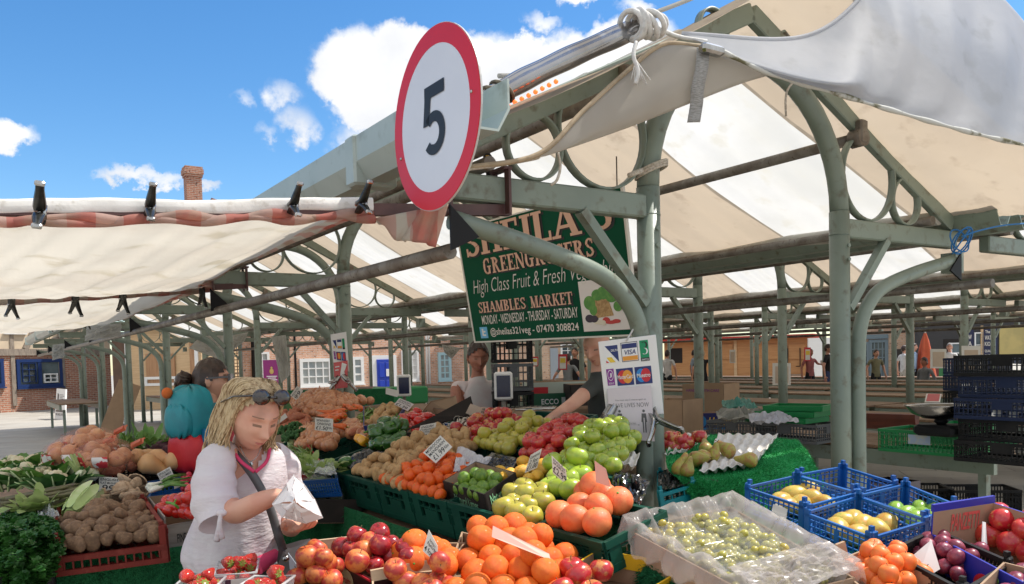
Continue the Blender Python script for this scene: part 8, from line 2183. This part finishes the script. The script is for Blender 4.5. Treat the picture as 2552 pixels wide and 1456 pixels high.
def legs(J, E, pel, fwd, s=1., sp=.09, tg=2, stride=.0):
 sdv = V((-fwd.y, fwd.x, 0))
 for n, k in (('l', 1), ('r', -1)):
  b = V((pel.x, pel.y, 0)) + sdv * sp * k
  J[n + 'hip'] = (V((b.x, b.y, pel.z - .06)), .085 * s); J[n + 'kn'] = (b + fwd * (.03 + stride * k * .5) + V((0, 0, pel.z * .53)), .060 * s); J[n + 'an'] = (b + fwd * stride * k + V((0, 0, .08)), .042 * s); J[n + 'toe'] = (b + fwd * (.16 + stride * k) + V((0, 0, .035)), .038 * s)
  E += [('pelvis', n + 'hip', tg), (n + 'hip', n + 'kn', tg), (n + 'kn', n + 'an', tg), (n + 'an', n + 'toe', 3)]
def EU(yaw, pitch=0., roll=0.): return (Matrix.Rotation(yaw, 3, 'Z') @ Matrix.Rotation(roll, 3, 'Y') @ Matrix.Rotation(pitch, 3, 'X'))
# --- blonde woman in the white blouse
def blonde():
 D = 2.78; rt = wthing('person', 'blonde woman in a loose white blouse, sunglasses on her head, holding a paper bag', 'person', V((pt(585, 1400, D).x, D + .05, 0)))
 J = {}; E = []
 P_ = lambda x, y, d, r, n: J.__setitem__(n, (pt(x, y, d), r))
 P_(585, 1440, 2.88, (.150, .125), 'pelvis'); P_(582, 1340, 2.87, (.130, .11), 'waist'); P_(598, 1215, 2.86, (.125, .105), 'chest'); P_(612, 1150, 2.86, (.075, .06), 'top'); P_(618, 1112, 2.83, .052, 'neck'); P_(628, 1060, 2.80, .05, 'skull')
 P_(545, 1142, 2.74, .058, 'rsh'); P_(545, 1215, 2.70, .048, 'rarm'); P_(580, 1284, 2.61, .042, 'rel'); P_(640, 1254, 2.55, .036, 'rfo'); P_(696, 1232, 2.56, .026, 'rwr')
 P_(690, 1142, 2.98, .055, 'lsh'); P_(712, 1215, 2.98, .046, 'larm'); P_(728, 1315, 2.90, .042, 'lel'); P_(716, 1312, 2.68, .026, 'lwr')
 E = [('pelvis', 'waist', 2), ('waist', 'chest', 0), ('chest', 'top', 0), ('top', 'neck', 0), ('neck', 'skull', 0), ('top', 'rsh', 0), ('rsh', 'rarm', 0), ('rarm', 'rel', 0), ('rel', 'rfo', 0), ('rfo', 'rwr', 0), ('top', 'lsh', 0), ('lsh', 'larm', 0), ('larm', 'lel', 0), ('lel', 'lwr', 0)]
 fingers(J, E, 'rwr', (.75, .05, -.5), 1, (-.3, .6, -.6), .8, .6, 0, 'r'); fingers(J, E, 'lwr', (.72, -.62, .05), -1, (-.1, .1, .95), .92, .55, 0, 'l')
 legs(J, E, J['pelvis'][0], V((.8, -.6, 0)), 1.05)
 mb = skin_body(J, E); rot = EU(R(46), R(25), R(4)); hc = pt(632, 1036, 2.76); head(mb, hc, rot, .99, 0, 4, 5, 84)
 mb.obj('body', [SKIN, SKIN, cl('striped_skirt', (.02, .02, .022), (.5, .5, .5)), SHOE, LIPS, BROW], rt)
 BL = mat('white_slub_blouse', (.80, .76, .77), (.76, .68, .71), 5, .8, bump=.5, bsc=26, trl=.25, c3=(.76, .70, .72), stretch=(1, 1, 3))
 rings = [(1112, 560, 676, .05), (1128, 528, 702, .075), (1160, 512, 712, .10), (1200, 506, 714, .125), (1250, 498, 706, .135), (1300, 482, 698, .14), (1345, 468, 694, .145), (1385, 459, 690, .15), (1412, 468, 690, .145)]
 L = spline([V(r[:3]) for r in rings], 5); dp = spline([V((r[3], 0, 0)) for r in rings], 5); K = len(L) - 1
 def fb(u, v):
  i = min(int(v * K), K - 1); f = v * K - i; q = lerp(L[i], L[i + 1], f); dr = lerp(dp[i].x, dp[i + 1].x, f); cx, hw = (q.y + q.z) / 2, (q.z - q.y) / 2; a = u * 2 * math.pi
  w = 1 + .03 * math.sin(5 * a + 9 * v) * v + .035 * math.sin(11 * a - 14 * v) * v ** 2 + .02 * math.sin(23 * a + 6 * v) * v ** 3
  o = pt(cx, q.x, 2.87); sc_ = hw / F_PX * 2.87
  return o + V((math.sin(a) * sc_ * w, -math.cos(a) * dr * w, .012 * math.sin(3 * a + 4) * v + (.02 * math.sin(13 * a) * max(0, v - .9))))
 mb = MB(); n1, n2 = 72, 54; keep = MB()
 for j in range(n2):
  for i in range(n1):
   q = [fb((i + a) / n1, (j + b) / n2) for a, b in ((0, 0), (1, 0), (1, 1), (0, 1))]; m = (q[0] + q[2]) / 2; l = RM.transposed() @ (m - CAM); X, Y = W_PX / 2 - l.x / l.z * F_PX, CY + l.y / l.z * F_PX
   if m.y < 2.87 and Y < 1180 and abs(X - (634 - (1180 - Y) * .10)) < (1180 - Y) * .56: continue
   mb.add(q, [(0, 1, 2, 3)], 0, True)
 def sleeve(px, far=False):
  C = spline([pt(x, y, d) for x, y, d, r in px], 6); rr = spline([V((r, 0, 0)) for *_, r in px], 6)
  mb.tube(C, [q.x * (1 + .05 * math.sin(i * 1.1)) for i, q in enumerate(rr)], 22, caps=False)
 sleeve([(566, 1130, 2.80, .045), (544, 1146, 2.73, .060), (534, 1195, 2.69, .068), (536, 1255, 2.65, .074), (546, 1306, 2.61, .060)]); sleeve([(670, 1132, 2.92, .05), (698, 1158, 2.97, .065), (708, 1215, 2.98, .068), (716, 1262, 2.96, .058)])
 me = mb.mesh('blouse', BL); bm = bmesh.new(); bm.from_mesh(me); bmesh.ops.remove_doubles(bm, verts=bm.verts, dist=.0006); bm.to_mesh(me); bm.free()
 b0 = V(rt['world_base']); me.transform(Matrix.Translation(-b0)); o = bpy.data.objects.new('blouse', me); COL.objects.link(o); o.parent = rt
 mb = MB()
 for e in ((540, 1348), (553, 1342)): mb.tube(spline([pt(550, 1280, 2.53), pt(547, 1310, 2.53), pt(*e, 2.54)], 5), [.006 + .004 * (i / 10) for i in range(11)], 7)
 mb.ball(pt(551, 1278, 2.535), (.018, .012, .012)); mb.obj('sleeve_tie', BL, rt)
 PINK = cl('neon_pink_vest', (.75, .06, .16)); mb = MB(); mb.tube(spline([pt(580, 1122, 2.76), pt(600, 1150, 2.725), pt(634, 1176, 2.715)], 6), .006, 8); mb.tube(spline([pt(672, 1118, 2.83), pt(664, 1150, 2.77), pt(636, 1177, 2.715)], 6), .006, 8)
 mb.obj('vest', PINK, rt); MB().tube([pt(640, 1412, 2.74), pt(690, 1380, 2.80)], [.03, .02], 10).obj('vest_hem', PINK, rt)
 mb = MB(); mb.tube(spline([pt(598, 1112, 2.76), pt(612, 1140, 2.745), pt(625, 1150, 2.74), pt(640, 1138, 2.745), pt(652, 1112, 2.77)], 6), .0015, 5); mb.ball(pt(626, 1158, 2.735), (.006, .004, .011)); mb.obj('necklace', CHROME, rt)
 mb = MB(); hair_cap(mb, hc, rot, .99, .12, .0, -.10, 1.09, 34, .002); rd = random.Random(4)
 for i in range(700):
  sg = -1 if i % 5 < 3 else 1; u = rd.random(); st = rot @ V((sg * .014 + rd.uniform(-.008, .008), lerp(-.05, .07, u), 0)); st.z += .0
  a = hc + rot @ V((sg * rd.uniform(.004, .03), lerp(-.058, .085, u), .131 - .05 * abs(u - .45) - (.03 if u > .85 else 0)))
  mid = hc + rot @ V((sg * rd.uniform(.076, .088), lerp(-.022, .09, u), rd.uniform(.0, .045))); low = hc + rot @ V((sg * rd.uniform(.075, .096), lerp(-.012, .095, u), -.085))
  end = V((low.x + rd.uniform(-.045 if sg < 0 else -.02, .02), low.y + rd.uniform(-.02, .03), hc.z - rd.uniform(.14, .24))); k = rd.uniform(0, 6)
  pts = spline([a, lerp(a, mid, .5) + rot @ V((sg * .018, 0, .022)), mid, low, lerp(low, end, .5), end], 5)
  pts = [p + V((math.sin(q * .55 + k), math.cos(q * .5 + k), 0)) * .013 * max(0, q / len(pts) - .3) * 1.6 for q, p in enumerate(pts)]
  mb.tube(pts, [.0026 * (1 - .6 * (q / len(pts)) ** 2) for q in range(len(pts))], 5, caps=False)
 mb.obj('hair', HAIR_B, rt)
 mb = MB()
 for sg in (-1, 1):
  c = hc + rot @ V((sg * .037, -.078, .106)); mb.ball(c, (.033, .010, .027), 14, 8, 0, rot @ Matrix.Rotation(R(-28), 3, 'X')); mb.tube([c + rot @ V((sg * .03, .008, .0)), hc + rot @ V((sg * .094, -.01, .075)), hc + rot @ V((sg * .094, .06, .02))], .0035, 6)
 mb.tube([hc + rot @ V((-.012, -.088, .110)), hc + rot @ V((.012, -.088, .110))], .005, 6); sgl = mb.obj('sunglasses', mat('tortoise_gloss', (.02, .012, .010), rough=.08, coat=1.), rt)
 MB().ball(hc + rot @ V((-.080, .004, -.038)), .0045, 8, 6).obj('earring', CHROME, rt)
 q = [(677, 1256, 2.50), (702, 1290, 2.48), (728, 1296, 2.50), (762, 1304, 2.52), (805, 1290, 2.56), (786, 1246, 2.58), (758, 1206, 2.57), (731, 1184, 2.55), (712, 1208, 2.52)]
 c = pt(738, 1248, 2.42); pb = MB(); ring = [pt(*k) for k in q]; n = len(ring)
 for k in range(n):
  a, b = ring[k], ring[(k + 1) % n]
  for s_ in range(4):
   f0, f1 = s_ / 4, (s_ + 1) / 4; off = lambda f: V((.005 * math.sin(9 * f + k), -.022 * math.sin(math.pi * f * .5) * (1 if k % 2 else .75), .004 * math.sin(7 * f + 2 * k)))
   pb.add([lerp(a, c, f0) + off(f0), lerp(b, c, f0) + off(f0) * .9, lerp(b, c, f1) + off(f1), lerp(a, c, f1) + off(f1)], [(0, 1, 2, 3)], 0, True)
 m0 = len(pb.v); pb.add(ring + [pt(738, 1250, 2.70)], [((k + 1) % n, k, n) for k in range(n)])
 wobj(pb, 'paper_bag', PAPERW, 'crumpled white paper bag held in both hands of the blonde woman', 'paper bag', c)
 hb = wthing('handbag', 'grey leather handbag hanging from a long strap beside the blonde woman', 'handbag', pt(715, 1400, 2.72)); GL = mat('grey_leather', (.085, .08, .08), (.06, .055, .055), 9, .45)
 sp2 = spline([pt(565, 1108, 2.80), pt(600, 1145, 2.735), (pt(640, 1200, 2.71)), pt(672, 1265, 2.69), pt(692, 1330, 2.66), pt(706, 1372, 2.68)], 8); m_ = MB(); vs = []
 for i, p in enumerate(sp2): vs += [p + V((-.013, 0, -.006)), p + V((.013, 0, .006))]
 m_.add(vs, [(2 * i, 2 * i + 1, 2 * i + 3, 2 * i + 2) for i in range(len(sp2) - 1)], 0, True); solid(m_.obj('strap', GL, hb), .003)
 MB().prism([pt(695, 1362, 2.66), pt(718, 1358, 2.70), pt(752, 1425, 2.72), pt(750, 1452, 2.72), pt(700, 1450, 2.66), pt(690, 1400, 2.65)], (.05, .09, 0)).obj('body', GL, hb)
 MB().prism([pt(718, 1378, 2.655), pt(742, 1412, 2.675), pt(740, 1430, 2.675), pt(722, 1420, 2.66)], (0, .004, 0)).obj('pale_panel', mat('pale_blue_leather', (.42, .48, .55), rough=.5), hb); MB().ball(pt(712, 1392, 2.65), .012, 8, 6).obj('ring', CHROME, hb)
blonde()
def person(label, x, yb, d, hgt, yaw, top, bot, skin, hair, larm=(.12, .02, -.50), rarm=(-.12, .02, -.50), base=None, hs=1., lean=0., group=None, hairk=(.095, .0, -.09), sleeve=1, sit=0., det=26, hand=False, stride=.06, hy=0., hp=0., jo={}):
 """standing figure: arms are wrist offsets from the shoulders in the body's own frame (x left, -y forward)"""
 b = base or V((pt(x, yb, d).x, d, 0)); rt = wthing('person', label, 'person', b, group); M3 = EU(yaw); h = hgt / 1.70
 A_ = lambda x_, y_, z_: b + M3 @ (V((x_, y_, z_ - sit)) * h)
 J = {'pelvis': (A_(0, .01 + lean * .2, .96), (.125 * h, .10 * h)), 'waist': (A_(0, -lean * .2, 1.12), (.115 * h, .09 * h)), 'chest': (A_(0, -lean * .7, 1.30), (.135 * h, .10 * h)), 'neck': (A_(0, -lean, 1.46 - lean * .2), .050 * h), 'skull': (A_(0, -.01 - lean * 1.1, 1.56 - lean * .2), .05 * h)}
 E = [('pelvis', 'waist', 1), ('waist', 'chest', 1), ('chest', 'neck', 1), ('neck', 'skull', 0)]
 for n, sg, w in (('l', 1, larm), ('r', -1, rarm)):
  s_ = V((sg * .175, -lean * .85, 1.40 - lean * .2)); e = s_ + V(w) * .5 + V((sg * .045, .05, -.06 if w[2] > -.4 else 0)); J[n + 'sh'] = (A_(*s_), .055 * h); J[n + 'up'] = (A_(*lerp(s_, e, .55)), .048 * h); J[n + 'el'] = (A_(*e), .040 * h); J[n + 'wr'] = (A_(*(s_ + V(w))), .026 * h)
  E += [('chest', n + 'sh', 1), (n + 'sh', n + 'up', 1 if sleeve else 0), (n + 'up', n + 'el', 1 if sleeve > 1 else 0), (n + 'el', n + 'wr', 1 if sleeve > 2 else 0)]
  for q_ in jo:
   if q_ in J: J[q_] = (jo[q_], J[q_][1])
  dd = (J[n + 'wr'][0] - J[n + 'el'][0]).normalized(); fingers(J, E, n + 'wr', dd, sg, M3 @ V((-sg, 0, 0)) if not hand else V((0, 0, -1)), h, .35, 0, n)
 if sit == 0: legs(J, E, J['pelvis'][0], M3 @ V((0, -1, 0)), h, stride=stride)
 else: legs(J, E, J['pelvis'][0], M3 @ V((0, -1, 0)), h, stride=.1)
 mb = skin_body(J, E, 1 if det < 30 else 2); rot = M3 @ EU(hy, hp); hc = A_(0, -.025 - lean * 1.15, 1.605 - lean * .22); head(mb, hc, rot, h * hs, 0, 4, 5, det)
 mb.obj('body', [skin, top, bot, SHOE, LIPS, BROW], rt)
 if hair: mb = MB(); hair_cap(mb, hc, rot, h * hs, *hairk, 1.10, 18); mb.obj('hair', hair, rt)
 return rt, hc, rot, J, A_
# --- woman with the turquoise backpack
rt, hc, rot, J, A_ = person('woman in a red top seen from behind, dark hair in a bun, wearing a backpack', 520, 1180, 4.15, 1.57, R(145), cl('brick_red_top', (.42, .05, .06)), DENIM, SKIN, HAIR_D, (.1, -.2, -.45), (-.08, -.12, -.48), sleeve=2, det=32, base=V((pt(528, 1180, 4.2).x, 4.2, 0)), hairk=(.09, .0, -.10), hs=.98, hy=R(-42))
bun = MB(); bun.ball(hc + rot @ V((0, .135, .01)), (.045, .045, .042), 12, 9)
for i in range(12): bun.tube([hc + rot @ V((.03 * math.cos(i), .10, .03 * math.sin(i))), hc + rot @ V((.05 * math.cos(i), .14, .045 * math.sin(i) + .01)), hc + rot @ V((.02 * math.cos(i + 2), .175, .02 * math.sin(i + 2) - .02))], .008, 6)
bun.obj('bun', HAIR_D, rt); sgm = MB()
sgm.box(hc + rot @ V((0, -.092, .016)), (.14, .012, .036), rot); sgm.bar(hc + rot @ V((-.078, -.09, .02)), hc + rot @ V((-.078, .02, .014)), .004, .01); sgm.bar(hc + rot @ V((.078, -.09, .02)), hc + rot @ V((.078, .02, .014)), .004, .01); sgm.obj('sunglasses', MATS['tortoise_gloss'], rt)
bk = wthing('backpack', 'turquoise and red backpack on the back of the woman in red', 'backpack', A_(0, .2, 1.2)); M3 = EU(R(145))
TURQ = mat('turquoise_nylon', (.005, .24, .29), (.004, .19, .24), 9, .5, bump=.2, bsc=30); REDN = mat('red_nylon', (.55, .015, .025), (.48, .012, .02), 9, .5, bump=.2, bsc=30)
def sack(cz, rx, ry, rz_, m, nm, dy=.16):
 mb = MB(); C_ = A_(-.07, dy, cz)
 def f(u, v):
  a, b = u * 2 * math.pi, (v - .5) * math.pi; p = lambda t: math.copysign(abs(t) ** .66, t)
  return C_ + M3 @ V((rx * p(math.cos(b)) * p(math.cos(a)), ry * p(math.cos(b)) * p(math.sin(a)), rz_ * p(math.sin(b)) + .008 * math.sin(9 * a) + .005 * math.sin(5 * a + 3 * b)))
 mb.grid(f, 32, 20); return mb.obj(nm, m, bk)
sack(1.43, .115, .085, .14, TURQ, 'main_pocket'); sack(1.235, .122, .092, .105, REDN, 'lower_pocket'); sack(1.40, .10, .03, .08, TURQ, 'front_pocket', .235)
for sx in (-.1, .1): MB().tube(spline([A_(sx, .14, 1.42), A_(sx, .02, 1.475), A_(sx, -.11, 1.38), A_(sx * 1.2, -.10, 1.2), A_(sx * 1.4, .08, 1.05)], 6), .013, 8).obj('strap', TURQ, bk)
MB().tube(spline([A_(-.03, .16, 1.44), A_(0, .17, 1.50), A_(.03, .16, 1.44)], 5), .008, 6).obj('loop', KBLK, bk); MB().ball(A_(.0, .25, 1.55), .028, 8, 6).obj('pompom', mat('orange_wool', (.6, .14, .03), rough=.9), bk); MB().tube([A_(-.195, .15, 1.22), A_(-.195, .15, 1.36)], .03, 10).obj('bottle', mat('blue_bottle', (.01, .12, .25), rough=.2), bk)
# --- traders
VEST = mat('white_vest', (.74, .69, .67), (.70, .58, .56), 7, .8)
person('trader in a white vest with short dark hair, sorting something in her hands', 1190, 1000, 6.1, 1.66, R(14), VEST, DENIM, SKIN_T, HAIR_D, (-.12, -.28, -.33), (.10, -.28, -.33), base=V((pt(1192, 1000, 6.1).x, 6.1, .01)), sleeve=0, det=40, hp=R(14))
person('bald trader in a dark grey T-shirt leaning over the apples with one arm stretched out', 1500, 1000, 5.0, 1.75, R(-24), cl('charcoal_tshirt', (.055, .06, .055)), KBLK, SKIN, None, (.12, -.25, -.50), (-.42, -.24, -.40), base=V((pt(1514, 1000, 5.15).x, 5.15, .0)), det=40, lean=.14, hand=True, hp=R(20), hy=R(-10), jo={'rsh': pt(1482, 960, 4.98), 'rup': pt(1458, 980, 4.9), 'rel': pt(1428, 1006, 4.78), 'rwr': pt(1365, 1048, 4.52)})
mb = MB()
for i in range(9): mb.box(T(.45, .3 + .12 * i, .05 + .06), (1.1, .10, .02), RZ)
for t_ in (0, .45, .9): mb.box(T(t_, .8, .05), (.06, 1.1, .10), RZ)
wobj(mb, 'duckboard', WOOD_T, 'low slatted wooden platform behind the main counter', 'platform', T(.45, .8, 0))
BGP = 'people in the far background'
WHT = cl('white_shirt', (.70, .70, .70)); OLV = cl('olive_tshirt', (.20, .19, .11)); GRY = cl('grey_tshirt', (.25, .27, .28))
for a in (('woman with tied hair in a grey top, standing behind the bald trader', 1415, 950, 21, 1.64, R(160), GRY, DENIM, SKIN, HAIR_D, (.22, .05, -.35), (-.22, .05, -.35)), ('bearded man in a black T-shirt beside the woman in grey', 1434, 950, 22, 1.80, R(-20), KBLK, DENIM, SKIN, HAIR_D),
          ('person with pale hair in a long black coat, seen from behind before the kiosk', 1750, 950, 24, 1.68, R(175), KBLK, KBLK, SKIN, HAIR_B), ('person in a white shirt at the left end of the kiosk', 1663, 950, 26, 1.70, R(150), WHT, KBLK, SKIN, HAIR_D), ('person in a pale blue shirt half hidden beside the black coat', 1730, 950, 27, 1.70, R(90), cl('pale_blue_shirt', (.40, .52, .66)), KBLK, SKIN, HAIR_D),
          ('bare armed person in a pink and black top before the white panel', 2018, 952, 24, 1.62, R(20), cl('dusty_pink_top', (.42, .14, .14)), KBLK, SKIN_T, HAIR_D, (.05, -.2, -.15), (-.12, 0, -.5)), ('person in a black T-shirt and blue jeans left of the tall right post', 2062, 955, 22, 1.72, R(60), KBLK, DENIM, SKIN, HAIR_D),
          ('smiling boy in an olive T-shirt and black striped trousers', 2182, 952, 23, 1.55, R(10), OLV, KBLK, SKIN, HAIR_D, (.12, -.05, -.45), (-.14, -.05, -.45)), ('person in white standing at the brick arch', 2252, 950, 26, 1.66, R(100), WHT, cl('stone_shorts', (.5, .47, .42)), SKIN, HAIR_D),
          ('woman with grey hair looking at her phone, in white top and blue jeans', 2366, 950, 24, 1.68, R(-30), WHT, DENIM, SKIN, cl('grey_hair', (.35, .33, .32)), (-.08, -.25, -.22), (.08, -.25, -.22)), ('person in pale blue drinking beside the orange parasol', 2276, 950, 27, 1.72, R(40), cl('sky_blue_shirt', (.35, .50, .70)), KBLK, SKIN, HAIR_D)):
 person(*a, group=BGP)
person('dark haired person sitting in a grey cardigan and neon green top', 2304, 950, 21, 1.62, R(-70), cl('grey_cardigan', (.22, .23, .24)), KBLK, SKIN_T, HAIR_D, sleeve=3, sit=.32, group=BGP)
